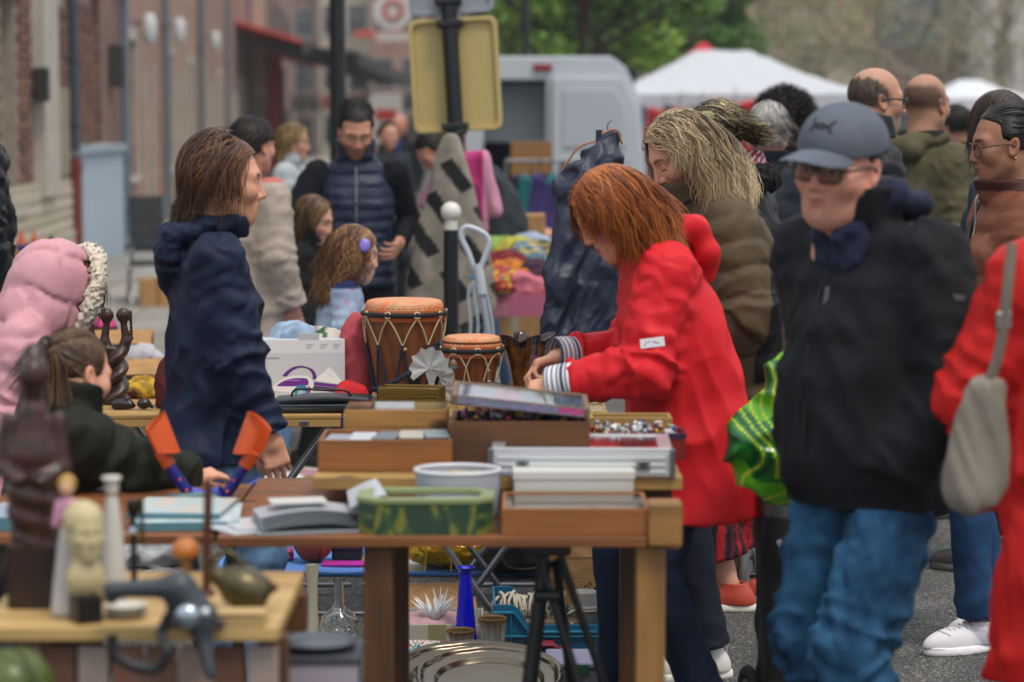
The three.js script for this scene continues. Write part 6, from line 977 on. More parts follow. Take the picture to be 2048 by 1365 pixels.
function foldTable(px0,px1,z0,z1,h,label,mat){
const x0=X(px0,z0,h),x1=X(px1,z0,h),w=x1 - x0,d=z1 - z0,T=thing('folding_table',label,'table',[(x0 + x1)/ 2,0,-z0]);
part(T,'table_top',wbox(w - 0.002,0.012,d,0,h - 0.006,-d / 2,0.002),mat);
part(T,'edge_rail',wbox(w - 0.004,0.026,0.018,0,h - 0.0255,-0.011,0.002),mat);part(T,'edge_rail',wbox(w - 0.004,0.026,0.018,0,h - 0.0255,-d + 0.011,0.002),mat);
for(const zz of[-0.06,-d + 0.06]){part(T,'leg',bar([-w*0.46,h - 0.03,zz],[w*0.10,0.012,zz],0.011),steel);part(T,'leg',bar([w*0.46,h - 0.03,zz - 0.03],[-w*0.10,0.012,zz - 0.03],0.011),steel);}
part(T,'foot_bar',bar([w*0.10,0.014,-0.02],[w*0.10,0.014,-d + 0.02],0.012),steel);part(T,'foot_bar',bar([-w*0.10,0.014,-0.05],[-w*0.10,0.014,-d - 0.02],0.012),steel);
for(const zz of[-0.16,-d + 0.02])part(T,'floor_rail',bar([-w*0.48,0.03,zz],[w*0.48,0.03,zz],0.008),steel);
part(T,'latch',box(0.03,0.012,0.004,w*0.36,h - 0.026,0.0,0.001),steel);
return T;
}
foldTable(150,682,7.55,8.22,0.70,'pale folding table under twisted carvings and iron box',pine);
foldTable(685,1218,7.55,8.22,0.70,'pale folding table carrying the two drums',pine);
const H1=0.701;
function twistedFigure(px,z,turn,label){
const T=onTop('twisted_carving',label,'carving',px,z,H1,turn,{group:'twisted wooden couples'}),a=rgb('#2a1813'),b=rgb('#3d241b');
const f=(x,y,z_)=>{
let d=1;const tw=y*52,c=Math.cos(tw),s=Math.sin(tw),u=x*c - z_*s,v=x*s + z_*c,r=0.027 + 0.009*sstep(0.06,0,y)- 0.003*sstep(0.10,0.17,y);
d=smin(Math.hypot(u - 0.0165,v)- r,Math.hypot(u + 0.0165,v)- r,0.004)*0.62;d=Math.max(d,-y,y - 0.185);
for(const q of[-1,1]){d=smin(d,caps(x,y,z_,[q*0.020,0.172,0],[q*0.034,0.205,0],0.020,0.017),0.012);d=smin(d,caps(x,y,z_,[q*0.036,0.205,0],[q*0.028,0.262,0],0.015,0.011),0.008);d=smin(d,ellip(x,y,z_,q*0.027,0.292,0,0.023,0.025,0.021),0.010);}
d=smin(d,caps(x,y,z_,[0.030,0.306,0],[0.051,0.303,0],0.007,0.005),0.004);d=smin(d,caps(x,y,z_,[0.051,0.303,0],[0.053,0.215,0],0.005,0.005),0.003);d=smin(d,caps(x,y,z_,[0.053,0.215,0],[0.036,0.205,0],0.006,0.008),0.004);
return d;
};
part(T,'figure',skin(f,[-0.075,-0.01,-0.06],[0.08,0.33,0.06],0.0035,(x,y,z_)=>mixc(a,b,clamp(0.5 + noise(x*20,y*160,z_*20),0,1))),vcMat(0.38));return T;
}
twistedFigure(232,7.86,0.1,'dark twisted wood carving of a couple, clear of the girl');twistedFigure(166,7.84,2.9,'dark twisted wood carving of a couple, against pink hood');
{const T=onTop('reclining_carving','small dark wooden reclining figure before the twisted carving','carving',266,7.70,H1);part(T,'figure',skin((x,y,z)=>{let d=caps(x,y,z,[-0.055,0.016,0],[-0.01,0.014,0.005],0.017,0.013);d=smin(d,caps(x,y,z,[-0.055,0.02,0],[-0.02,0.034,0],0.011,0.009),0.008);d=smin(d,caps(x,y,z,[-0.02,0.034,0],[0.0,0.012,0],0.009,0.008),0.006);d=smin(d,ellip(x,y,z,0.034,0.018,0,0.022,0.017,0.018),0.008);d=smin(d,caps(x,y,z,[0.04,0.026,0],[0.062,0.008,0.004],0.009,0.006),0.006);return Math.max(d,-y);},[-0.09,-0.005,-0.04],[0.09,0.06,0.04],0.0035),M('#1c1514',0.3));}
function clothHeap(name,label,px,z,h0,w,hh,dd,colorFn,o={}){
const T=onTop(name,label,o.cat||'cloth',px,z,h0,o.turn||0),s=rnd()*50;
const f=(x,y,zz)=>{const d=ellip(x,y,zz,0,hh*0.35,0,w / 2,hh*0.66,dd / 2);return Math.max(d +(o.amp||0.018)*(2.0*Math.abs(noise(x*9 + s,y*12,zz*9))- 0.5)- 0.010*Math.abs(noise(x*26,y*26 + s,zz*26)),-y);};
part(T,o.part||'fabric',skin(f,[-w*0.6,-0.01,-dd*0.6],[w*0.6,hh*1.15,dd*0.6],o.cell||0.008,(x,y,zz)=>colorFn(x,y,zz,s)),vcMat(0.92));return T;
}
const flatc=(hex,v=0.35)=>{const c=rgb(hex);return(x,y,z)=>vmul(c,1 - v / 2 + v*(0.5 + noise(x*30,y*30,z*30)));};
const floral=(bg,cols)=>{const b=rgb(bg),cs=cols.map(rgb);return(x,y,z)=>{const n=noise(x*32,y*32,z*32);return n>0.22?cs[0]:n<-0.28?cs[1 % cs.length]:b;};};
clothHeap('gold_scarf','yellow and gold fringed scarf behind the twisted carving',285,8.08,H1,0.22,0.06,0.16,floral('#8a6a1e',['#b8921c','#5a2a1a']));
clothHeap('knit_jumper','pale blue knit folded behind the iron box',585,8.1,0.86,0.16,0.09,0.12,flatc('#8aa0b8',0.5),{cat:'jumper'});
clothHeap('floral_cloth','white cloth with red flowers behind the iron box',640,8.12,0.84,0.22,0.085,0.14,floral('#b9b4ac',['#9a1f28','#2f5a34']));
clothHeap('plush_cushion','coral red plush cushion between iron box and tall drum',712,8.08,H1,0.13,0.28,0.13,flatc('#a8444c',0.2),{cat:'cushion',amp:0.01});
clothHeap('red_towel','bright red towelling cloth at foot of coral cushion',700,7.86,H1,0.10,0.065,0.14,flatc('#b01018',0.5),{cat:'towel'});
clothHeap('leather_bag','dark red leather bag half hidden by navy raincoat',345,7.75,H1,0.12,0.17,0.10,flatc('#4c0f16',0.2),{cat:'bag',amp:0.008});
{
const T=onTop('iron_box','white carton printed with a purple steam iron','box',618,7.98,H1,0.06);
const t=canvasTex(768,512,(g,w,h)=>{
g.fillStyle='#c6cacf';g.fillRect(0,0,w,h);g.fillStyle='#d8dadd';g.fillRect(0,0,w,110);g.fillStyle='#8b8f95';for(const x of[440,560,670])for(let k=0;k<3;k++)g.fillRect(x,34 + k*16,64 - k*12,7);
g.fillStyle='#7a7d83';for(let k=0;k<7;k++)g.fillRect(60 + k*22,146,15,18);
g.save();g.translate(120,190);g.lineWidth=5;
g.fillStyle='#e9e9ee';g.beginPath();g.moveTo(10,235);g.quadraticCurveTo(120,90,330,120);g.quadraticCurveTo(395,150,380,250);g.quadraticCurveTo(200,280,10,235);g.fill();
g.fillStyle='#6c2a8e';g.beginPath();g.moveTo(60,205);g.quadraticCurveTo(150,120,320,140);g.quadraticCurveTo(350,170,330,200);g.quadraticCurveTo(200,215,60,205);g.fill();
g.fillStyle='#5b2378';g.beginPath();g.moveTo(110,120);g.quadraticCurveTo(220,-20,370,60);g.quadraticCurveTo(420,110,400,150);g.lineTo(372,150);g.quadraticCurveTo(380,90,330,60);g.quadraticCurveTo(230,20,150,125);g.fill();g.fillStyle='#a06ac0';g.fillRect(150,150,120,12);g.restore();
g.fillStyle='#3a2c50';g.beginPath();g.moveTo(500,395);g.lineTo(745,420);g.lineTo(745,460);g.lineTo(490,430);g.fill();g.fillStyle='#6c2a8e';g.beginPath();g.moveTo(505,360);g.lineTo(745,390);g.lineTo(745,418);g.lineTo(500,392);g.fill();g.fillStyle='#f1f1f3';g.beginPath();g.moveTo(510,345);g.lineTo(640,230);g.lineTo(748,360);g.lineTo(745,388);g.fill();g.strokeStyle='#a9abb2';g.lineWidth=3;g.beginPath();g.moveTo(640,232);g.lineTo(660,320);g.lineTo(600,270);g.stroke();
g.fillStyle='#2b86b8';g.beginPath();g.ellipse(395,440,62,54,0,0,7);g.fill();g.fillStyle='#e8eef2';for(let k=0;k<4;k++)g.fillRect(362,412 + k*16,66 -(k % 2)*20,8);g.fillStyle='#a8286a';g.fillRect(450,400,22,60);
});
const fm=new THREE.MeshPhysicalMaterial({map:t,roughness:0.5}),side=M('#b4b8bc',0.55);
const front=new THREE.PlaneGeometry(0.299,0.199);const carton=part(T,'carton',box(0.30,0.20,0.12,-0.03,0.10,-0.061,0.001),side);part(T,'printed_face',front.translate(-0.03,0.10,0.0),fm);part(T,'top_flap',box(0.07,0.022,0.003,0.0,0.211,-0.004,0.001),side);
}
{const T=onTop('leather_pouch','flat black leather document case with zip before the iron box','case',640,7.66,H1,0.02);part(T,'lower_flap',skin((x,y,z)=>rbox(x,y - 0.004*Math.sin(x*18),z,0,0.012,0,0.16,0.012,0.07,0.010),[-0.19,-0.01,-0.09],[0.19,0.05,0.09],0.006),M('#14161a',0.45));part(T,'upper_flap',skin((x,y,z)=>rbox(x,y - 0.005*Math.sin(x*14 + 1),z,0.01,0.036,-0.01,0.155,0.011,0.06,0.010),[-0.19,0.0,-0.09],[0.19,0.08,0.09],0.006),M('#191d24',0.42));part(T,'zip',bar([-0.155,0.024,0.068],[0.155,0.024,0.068],0.003),M('#2c3a4c',0.4));part(T,'carry_handle',tube([[-0.09,0.05,0.03],[-0.08,0.07,0.035],[0.0,0.072,0.04],[0.09,0.066,0.035],[0.10,0.05,0.03]],0.004,24,6),M('#0e1013',0.5));}
function drum(px,z,R,r,H,n,label,o={}){
const T=onTop('djembe_drum',label,'drum',px,z,H1,o.turn||0),wd=woodMat(o.wood||'#6e3c1c',{contrast:1.3,s:px*0.01,knots:1});
const shell=lathe([[r*0.82,0],[r,0.002],[r*1.0,0.03],[lerp(r,R,0.3),H*0.3],[lerp(r,R,0.65),H*0.6],[R*0.955,H*0.86],[R*0.96,H*0.93]],40);{const uv=shell.attributes.uv,p=shell.attributes.position;for(let i=0;i<p.count;i++)uv.setXY(i,p.getY(i)*2.0,uv.getX(i)*1.4);}part(T,'shell',shell,wd);
if(o.dark)part(T,'dark_stripe',(()=>{const g=new THREE.CylinderGeometry(R*0.93,r*1.03,H*0.86,6,1,true,0.0,0.22);return g.translate(0,H*0.44,0);})(),M('#1c120e',0.6));
const hideT=tex(256,256,(u,v)=>{const n=tn(u,v,2,2,px),n2=Math.abs(tn(u,v,5,5,px + 2)),k=1 + 0.2*n;const t=clamp(0.2 + n*1.2 +(n2<0.06?0.7:0),0,1);return[lerp(214,190,t)*k,lerp(168,96,t)*k,lerp(128,52,t)*k];});
const head=lathe([[0,H],[R*0.80,H],[R*0.90,H - 0.004],[R*0.95,H - 0.016],[R*0.985,H - 0.05]],44);{const p=head.attributes.position,uv=head.attributes.uv;for(let i=0;i<p.count;i++)uv.setXY(i,p.getX(i)/ R*0.5 + 0.5 +(H - p.getY(i))*4,p.getZ(i)/ R*0.5 + 0.5);}part(T,'skin_head',head,new THREE.MeshPhysicalMaterial({map:hideT,roughness:0.55,color:lin(1,0.92,0.85)}));
part(T,'hide_skirt',lathe([[R*0.97,H - 0.03],[R*1.0,H - 0.05],[R*0.985,H - 0.068]],44),new THREE.MeshPhysicalMaterial({color:C('#a8521c'),roughness:0.6}));
part(T,'hoop',tf(new THREE.TorusGeometry(R*1.01,0.0085,10,56),0,H - 0.045,0,Math.PI / 2),M('#121318',0.8));
const cream_=M('#b9a684',0.85),navyRope=M(o.rope||'#16263a',0.85);
const ringR=(y)=>lerp(r,R,clamp(y /(H*0.9),0,1))+ 0.008;
for(let i=0;i<n;i++){
const a0=i / n*6.2832 + 0.1,a1=(i + 0.5)/ n*6.2832 + 0.1,a2=(i + 1)/ n*6.2832 + 0.1,P3=(a,y)=>{const q=ringR(y);return V(Math.sin(a)*q,y,Math.cos(a)*q);};
part(T,'lashing',[tube([V(Math.sin(a0)*R*1.03,H - 0.055,Math.cos(a0)*R*1.03),P3((a0 + a1)/ 2,H*0.72),P3(a1,H*0.56)],0.0028,8,5),tube([P3(a1,H*0.56),P3((a1 + a2)/ 2,H*0.72),V(Math.sin(a2)*R*1.03,H - 0.055,Math.cos(a2)*R*1.03)],0.0028,8,5)],cream_);
part(T,'knot',tf(new THREE.TorusGeometry(0.010,0.0035,6,12),Math.sin(a0)*R*1.035,H - 0.045,Math.cos(a0)*R*1.035,0,a0,0),cream_);
const tail=o.rope?navyRope:cream_;for(const s of[-0.12,0.12])part(T,'cord',tube([P3(a1,H*0.57),P3(a1 + s,H*0.34),P3(a1 + s*1.9,H*0.10)],o.rope?0.0042:0.0026,10,5),tail);
}
part(T,'foot_ring',tf(new THREE.TorusGeometry(r + 0.008,0.006,8,44),0,H*0.09,0,Math.PI / 2),o.rope?navyRope:cream_);
if(o.rope){const sw=[];for(let i=0;i<=40;i++){const t=i / 40,a=lerp(-1.15,0.75,t);sw.push(V(Math.sin(a)*(ringR(H*0.4)+ 0.014),H*(0.12 + 0.46*Math.pow(t,1.6))+ 0.004*Math.sin(t*130),Math.cos(a)*(ringR(H*0.4)+ 0.014)));}part(T,'rope_end',tube(sw,0.006,120,6),navyRope);const s2=sw.map((p,i)=>V(p.x*1.02 + 0.003*Math.sin(i*2.1),p.y + 0.006*Math.cos(i*2.1),p.z*1.04));part(T,'rope_end',tube(s2,0.005,120,6),navyRope);part(T,'bell',ball(0.008,ringR(H*0.5)*-0.2,H*0.53,ringR(H*0.5)+ 0.008,10),M('#9a8a5a',0.4,{metalness:0.8}));}
return T;
}
drum(809,8.0,0.137,0.093,0.335,9,'tall goblet drum with dark blue rope lashing',{rope:'#14263c',dark:true,wood:'#7c4420',turn:0.25});
drum(944,7.9,0.101,0.062,0.222,8,'small drum with cream cord lashing beside vase',{wood:'#7a3c1a',turn:0.1});
{
const T=onTop('bead_mallet','wooden mallet with rounded head leaning on small drum','mallet',906,7.74,H1);part(T,'stick',bar([0.012,0.0,0.01],[0,0.12,-0.03],0.003),M('#8a6a44',0.7));part(T,'knob',tf(new THREE.SphereGeometry(1,16,12).scale(0.014,0.02,0.014),0,0.135,-0.035),M('#6a5138',0.5));part(T,'band',tf(new THREE.CylinderGeometry(0.0145,0.0145,0.006,16),0,0.128,-0.033),M('#3a6a7a',0.5));}
{
const T=onTop('glass_ornament','frosted glass leaf ornament beside gold wire basket','ornament',858,7.76,H1,0.2),fr=M('#dfe4e6',0.42,{transmission:0.55,thickness:0});
const blade=(R0,a0,tilt,sc)=>{const P=[],I=[],n=20,m=8;for(let j=0;j<=m;j++)for(let i=0;i<=n;i++){const a=(i / n - 0.5)*3.9 + a0,r=R0*(j / m)*(1 + 0.10*Math.sin(i*2.3)*(j / m)),cup=0.22*(j / m)**2*R0;P.push(Math.sin(a)*r*0.95,Math.cos(a)*r,cup + 0.006*Math.sin(i*1.6)*(j / m));}for(let j=0;j<m;j++)for(let i=0;i<n;i++){const q=j*(n + 1)+ i;I.push(q,q + 1,q + n + 1,q + 1,q + n + 2,q + n + 1);}const g=new THREE.BufferGeometry();g.setAttribute('position',new THREE.BufferAttribute(new Float32Array(P),3));g.setIndex(I);g.computeVertexNormals();g.rotateX(tilt);return g;};
part(T,'leaf',blade(0.068,-0.2,-0.15).translate(0.0,0.125,0),fr);part(T,'leaf',blade(0.05,0.7,0.25).translate(0.030,0.10,0.012),fr);part(T,'leaf',blade(0.045,2.6,0.3).translate(0.035,0.06,0.016),fr);
part(T,'foot',tf(lathe([[0.03,0],[0.032,0.006],[0.012,0.018],[0.010,0.08],[0.02,0.11]],20),0.01,0,-0.01),fr);
}
{
const T=onTop('wire_basket','small rectangular gold wire basket at table edge','basket',824,7.63,H1,-0.18),gold=M('#9a7a34',0.32,{metalness:0.85}),g=[],w=0.098,d=0.05,h=0.078;reseed(99);
for(const s of[-1,1]){for(let i=0;i<24;i++){const y=0.003 + i*h / 23;g.push(bar([-w,y + rr(-0.0015,0.0015),s*d],[w,y + rr(-0.0015,0.0015),s*d],0.0013,4));g.push(bar([s*w,y,-d],[s*w,y + rr(-0.001,0.001),d],0.0013,4));}for(let i=0;i<14;i++)g.push(bar([-w + i*w / 6.5,0,s*d],[-w + i*w / 6.5,h,s*d],0.0014,4));for(let i=0;i<7;i++)g.push(bar([s*w,0,-d + i*d / 3],[s*w,h,-d + i*d / 3],0.001,4));}
part(T,'wirework',merge(g),gold,{kind:'stuff'});part(T,'liner',box(w*1.86,h*0.95,d*1.8,0,h / 2,0,0.002),M('#3c3018',0.7,{}));
part(T,'rim',[bar([-w,h,d],[w,h,d],0.002,6),bar([-w,h,-d],[w,h,-d],0.002,6),bar([w,h,-d],[w,h,d],0.002,6),bar([-w,h,-d],[-w,h,d],0.002,6)],gold);
const bd=[];for(let i=0;i<26;i++)bd.push(ball(0.0022,rr(-w,w),rr(0.01,h - 0.01),d + 0.001,6));part(T,'bead_trim',merge(bd),gold,{kind:'stuff'});
}
{const T=onTop('copper_box','reddish wooden trinket box beside small drum','box',984,7.72,H1,0.05);part(T,'case',wbox(0.105,0.052,0.085,0,0.026,0,0.003),woodMat('#7c3e20',{s:31}));part(T,'lid_edge',box(0.109,0.006,0.089,0,0.055,0,0.002),M('#8a4a28',0.45));part(T,'clasp',box(0.006,0.012,0.004,-0.03,0.046,0.045),M('#b09048',0.3,{metalness:0.9}));
const U=thing('table_bell','tarnished squat metal bell standing on the trinket box','bell',[X(978,7.72,0.76),H1 + 0.059,-7.72]);part(U,'dome',lathe([[0,0.03],[0.012,0.0295],[0.034,0.024],[0.042,0.016],[0.044,0.002],[0.046,0]],28),M('#4c453d',0.35,{metalness:0.8}));part(U,'knob',tf(lathe([[0,0.07],[0.004,0.068],[0.006,0.06],[0.003,0.054],[0.007,0.044],[0.004,0.034],[0.009,0.03]],16),0.0,0,0),M('#8a7a62',0.3,{metalness:0.8}));}
{
const T=onTop('glass_vase','amber and purple glass vase with flared wavy rim','vase',1054,7.95,H1,0.3),P=[],I=[],Cc=[],n=48,m=26,a=rgb('#1e0a14'),am=rgb('#6a3c0c'),pk=rgb('#8a3a6a');
const ring=(j,inn)=>{const t=j / m,y=0.215*t,base=0.040 + 0.018*t + 0.016*t*t*t;for(let i=0;i<=n;i++){const th=i / n*6.2832,sq=1 +(0.10 + 0.22*t**3)*Math.cos(th*4)*(t>0.1?1:0.3),r=base*sq - inn;P.push(Math.cos(th)*r,y + 0.012*t**3*Math.cos(th*4 + 0.4),Math.sin(th)*r);const nn=noise(Math.cos(th)*14,y*26,Math.sin(th)*14),sp=noise(Math.cos(th)*50,y*120,Math.sin(th)*50);let c=mixc(a,am,clamp(0.3 + nn +(t>0.25&&t<0.85?0.4:-0.4)+ sp*0.8,0,1));if(Math.abs(th - 1.25)<0.45&&t>0.35&&t<0.72)c=mixc(c,pk,0.85);Cc.push(...c);}};
for(let j=0;j<=m;j++)ring(j,0);for(let j=m;j>=2;j--)ring(j,0.004);const rows=m + 1 + m - 1;for(let j=0;j<rows - 1;j++)for(let i=0;i<n;i++){const q=j*(n + 1)+ i;I.push(q,q + n + 1,q + 1,q + 1,q + n + 1,q + n + 2);}
const g=new THREE.BufferGeometry();g.setAttribute('position',new THREE.BufferAttribute(new Float32Array(P),3));g.setAttribute('color',new THREE.BufferAttribute(new Float32Array(Cc),3));g.setIndex(I);g.computeVertexNormals();part(T,'vessel',g,vcMat(0.12,{clearcoat:0.6}));part(T,'foot',tf(cyl(0.036,0.036,0.008,0,-0.0,0,24),0,0.001,0),M('#1a0a12',0.15));
}
const bookM=(hex)=>M(hex,0.55),pagesM=M('#cfc8b8',0.9);
function book(px,z,h,w,t,d,hex,label,turn=0,o={}){const T=onTop('book',label,'book',px,z,h,turn,o);part(T,'cover',[box(w,0.003,d,0,0.0015,0),box(w,0.003,d,0,t - 0.0015,0),box(0.003,t,d,-w / 2 + 0.0015,t / 2,0)],bookM(hex));part(T,'pages',box(w - 0.009,t - 0.006,d - 0.006,0.0005,t / 2,0),pagesM);return T;}
book(1120,7.80,H1,0.21,0.022,0.15,'#2a6a94','blue book under the striped cuffs, lowest',0.1);book(1112,7.79,H1 + 0.023,0.19,0.016,0.14,'#b9b48e','cream book lying on the blue book',-0.05);book(1128,7.79,H1 + 0.040,0.18,0.014,0.13,'#3a7a9a','thin teal magazine topmost under cuffs',0.12);book(1165,7.66,H1,0.11,0.03,0.10,'#c2b77c','small yellowish book beside the red raincoat',0.3);
const TZ=4.97,TH=0.75;
{
const x0=X(432,TZ,TH),x1=X(1366,TZ,TH),w=x1 - x0,cx=(x0 + x1)/ 2,T=thing('display_table','brown wooden display table holding collectors boxes','table',[cx,0,-TZ]);
part(T,'table_top',wbox(w - 0.075,0.022,0.86,-0.037,TH - 0.011,-0.43,0.003),redW);
part(T,'end_beam',wbox(0.073,0.094,0.07,w / 2 - 0.0365,TH + 0.025,-0.035,0.008),pine2);part(T,'end_beam',wbox(0.073,0.04,0.78,w / 2 - 0.0365,TH - 0.02,-0.47,0.004,2),pine2);
const lx=(px)=>X(px,TZ,0.5)- cx;for(const px of[755,1303]){part(T,'leg',wbox(0.062,TH - 0.025,0.062,lx(px),(TH - 0.025)/ 2,-0.06,0.004,1),px<1000?brownW:pine2);part(T,'leg',wbox(0.062,TH - 0.025,0.062,lx(px),(TH - 0.025)/ 2,-0.80,0.004,1),brownW);}
part(T,'shelf_block',wbox(0.10,0.046,0.36,lx(735),TH + 0.023,-0.60,0.003),brownW);part(T,'shelf_block',wbox(0.30,0.046,0.20,lx(1230),TH + 0.023,-0.56,0.003),brownW);part(T,'shelf_block',wbox(0.10,0.046,0.24,lx(1060),TH + 0.023,-0.68,0.003),brownW);
const sx0=X(625,5.32,0.82)- cx,sx1=X(1366,5.32,0.82)- cx;part(T,'raised_shelf',wbox(sx1 - sx0,0.030,0.50,(sx0 + sx1)/ 2,TH + 0.061,-0.60,0.004),pine);
}
const SH=TH + 0.077;
{
const T=thing('metal_trestle','black metal folding trestle under display table','trestle',[X(1095,5.1,0.4),0,-5.12]);
for(const[a,b,r]of[[[-0.006,0.70,0],[-0.095,0.0,0.06],0.013],[[-0.012,0.66,0.01],[0.20,0.0,0.08],0.009],[[0.022,0.70,0.0],[0.26,0.0,0.02],0.009],[[0.0,0.66,-0.05],[-0.06,0.0,-0.5],0.011],[[0.02,0.66,-0.05],[0.10,0.0,-0.5],0.011]])part(T,'strut',bar(a,b,r,12),blackMetal);part(T,'head',box(0.09,0.03,0.16,0.005,0.705,-0.03,0.008),blackMetal);part(T,'hinge',tf(cyl(0.014,0.014,0.05,0,-0.025,0,12),0.0,0.60,0.02,0,0,Math.PI / 2),blackMetal);
}
function trayBox(name,label,px,z,h,w,hh,d,mat,o={}){
const T=onTop(name,label,'box',px,z,h,o.turn||0),t=o.t||0.009;
part(T,'front',wbox(w,hh,t,0,hh / 2,-t / 2,0.002),mat);part(T,'back',wbox(w,hh,t,0,hh / 2,-d + t / 2,0.002),mat);part(T,'side',wbox(t,hh - 0.002,d - 2*t,-w / 2 + t / 2,hh / 2,-d / 2,0.002,2),mat);part(T,'side',wbox(t,hh - 0.002,d - 2*t,w / 2 - t / 2,hh / 2,-d / 2,0.002,2),mat);part(T,'base',box(w - 2*t,0.006,d - 2*t,0,0.004,-d / 2),M('#6a5a48',0.9));
if(o.glass)part(T,'glass_lid',box(w - 2*t,0.003,d - 2*t,0,hh - 0.004,-d / 2),paneM);
if(o.fill)o.fill(T,w - 2*t - 0.006,d - 2*t - 0.006,hh,-d / 2);return T;
}
const trinkets=(n,hexes,size,y0,y1)=>(T,w,d,hh,zc)=>{const by=hexes.map(()=>[]);for(let i=0;i<n;i++){const k=Math.floor(rnd()*hexes.length),s=size*rr(0.5,1.2),x=rr(-w / 2 + s,w / 2 - s),z=zc + rr(-d / 2 + s,d / 2 - s),y=rr(y0,y1)*hh;by[k].push(rnd()<0.5?tf(new THREE.TorusGeometry(s*0.7,s*0.3,6,10),x,y,z,rr(0,3),rr(0,3),0):tf(new THREE.IcosahedronGeometry(s*0.8,1),x,y,z));}by.forEach((g,k)=>g.length&&part(T,'trinkets',merge(g),M(hexes[k],0.3,{metalness:k % 2?0.6:0}),{kind:'stuff'}));};
const papers=(hexes)=>(T,w,d,hh,zc)=>hexes.forEach((h,i)=>{const n=hexes.length;part(T,'card',tf(box(w / n*1.05 - 0.004,0.002,d*0.8,0,0,0),-w / 2 +(i + 0.5)*w / n,hh*0.9 + i*0.0022,zc + rr(-0.01,0.01),0,rr(-0.15,0.15),0),M(h,0.7));});
trayBox('wooden_tray','honey wooden tray of papers at the end of raised shelf',770,5.40,SH,0.305,0.072,0.20,honey,{fill:papers(['#8b8f96','#b0b4ba','#6a7078','#a8a498','#7d8a90'])});
{const T=trayBox('glazed_frame','light wood glazed case standing behind honey tray',792,5.62,SH,0.245,0.115,0.15,pine2,{fill:(T,w,d,hh,zc)=>{for(let i=0;i<5;i++)part(T,'plate_edge',tf(new THREE.TorusGeometry(0.04,0.004,6,24),-w / 2 + 0.03 + i*w / 5.5,hh - 0.012,zc,Math.PI / 2.2),M(i % 2?'#b8b0a0':'#8a4a38',0.4));}});part(T,'glass_lid',box(0.24,0.003,0.146,0,0.117,-0.075),paneM);}
{
const w=0.318,d=0.24,hh=0.110,T=trayBox('jewel_chest','brown wooden chest of jewellery with lid ajar',1040,5.43,SH,w,hh,d,brownW,{t:0.012,fill:trinkets(150,['#8a6a3a','#b0b4b8','#6a4a8a','#c8a850','#3a6a8a','#a83a4a','#d0ccc4','#2c2a28'],0.012,0.75,1.12)});
const L=new THREE.Group();L.name='lid';L.position.set(0,hh + 0.012,-d + 0.01);L.rotation.set(0.035,0,-0.105);L.position.y +=0.020;T.add(L);part(L,'lid_frame',[wbox(w,0.022,0.012,0,0.011,d - 0.016,0.002),wbox(w,0.022,0.012,0,0.011,0.0,0.002),wbox(0.014,0.022,d - 0.03,-w / 2 + 0.007,0.011,d / 2 - 0.008,0.002,2),wbox(0.014,0.022,d - 0.03,w / 2 - 0.007,0.011,d / 2 - 0.008,0.002,2)],woodMat('#6a5442',{s:41}));
const t=tex(256,64,(u,v)=>{const n=tn(u,v,2,2,3),m=tn(u,v,3,2,8);return u>0.8&&v>0.2?[178,60 + n*60,130]:[110 + n*70,116 + m*60,140 + n*50];});part(L,'lid_picture',boxUV(box(w - 0.03,0.004,d - 0.03,0,0.012,d / 2 - 0.008),3.2),new THREE.MeshPhysicalMaterial({map:t,roughness:0.35}));part(L,'glass',box(w - 0.032,0.002,d - 0.032,0,0.019,d / 2 - 0.008),paneM);part(L,'front_label',new THREE.PlaneGeometry(w - 0.03,0.016).translate(0,0.011,d - 0.0095),new THREE.MeshPhysicalMaterial({map:t,roughness:0.4}));
}
{const T=trayBox('red_tin','red tin box heaped with beads by red raincoat',1275,5.60,SH,0.225,0.062,0.13,M('#8e1c1a',0.35),{t:0.004,fill:trinkets(130,['#b8bcc0','#8a8e92','#3a3a6a','#c9a23c','#e0dcd4','#a85a2a','#2c3a30'],0.011,0.8,1.2)});part(T,'rim_band',[box(0.23,0.012,0.002,0,0.056,0.002),box(0.002,0.012,0.134,-0.1145,0.056,-0.065),box(0.002,0.012,0.134,0.1145,0.056,-0.065)],M('#2a2040',0.4));const em=[];for(let i=0;i<5;i++)em.push(tube([[-0.02 + i*0.01,0.012,0.0015],[-0.026 + i*0.013,0.028,0.0015],[-0.015 + i*0.007,0.04,0.0015]],0.0015,8,4));part(T,'gold_motif',merge(em),M('#b08a3a',0.4,{metalness:0.6}));}
trayBox('pine_frame','pine tray frame behind the red tin',1262,5.76,SH,0.20,0.080,0.10,pine,{});
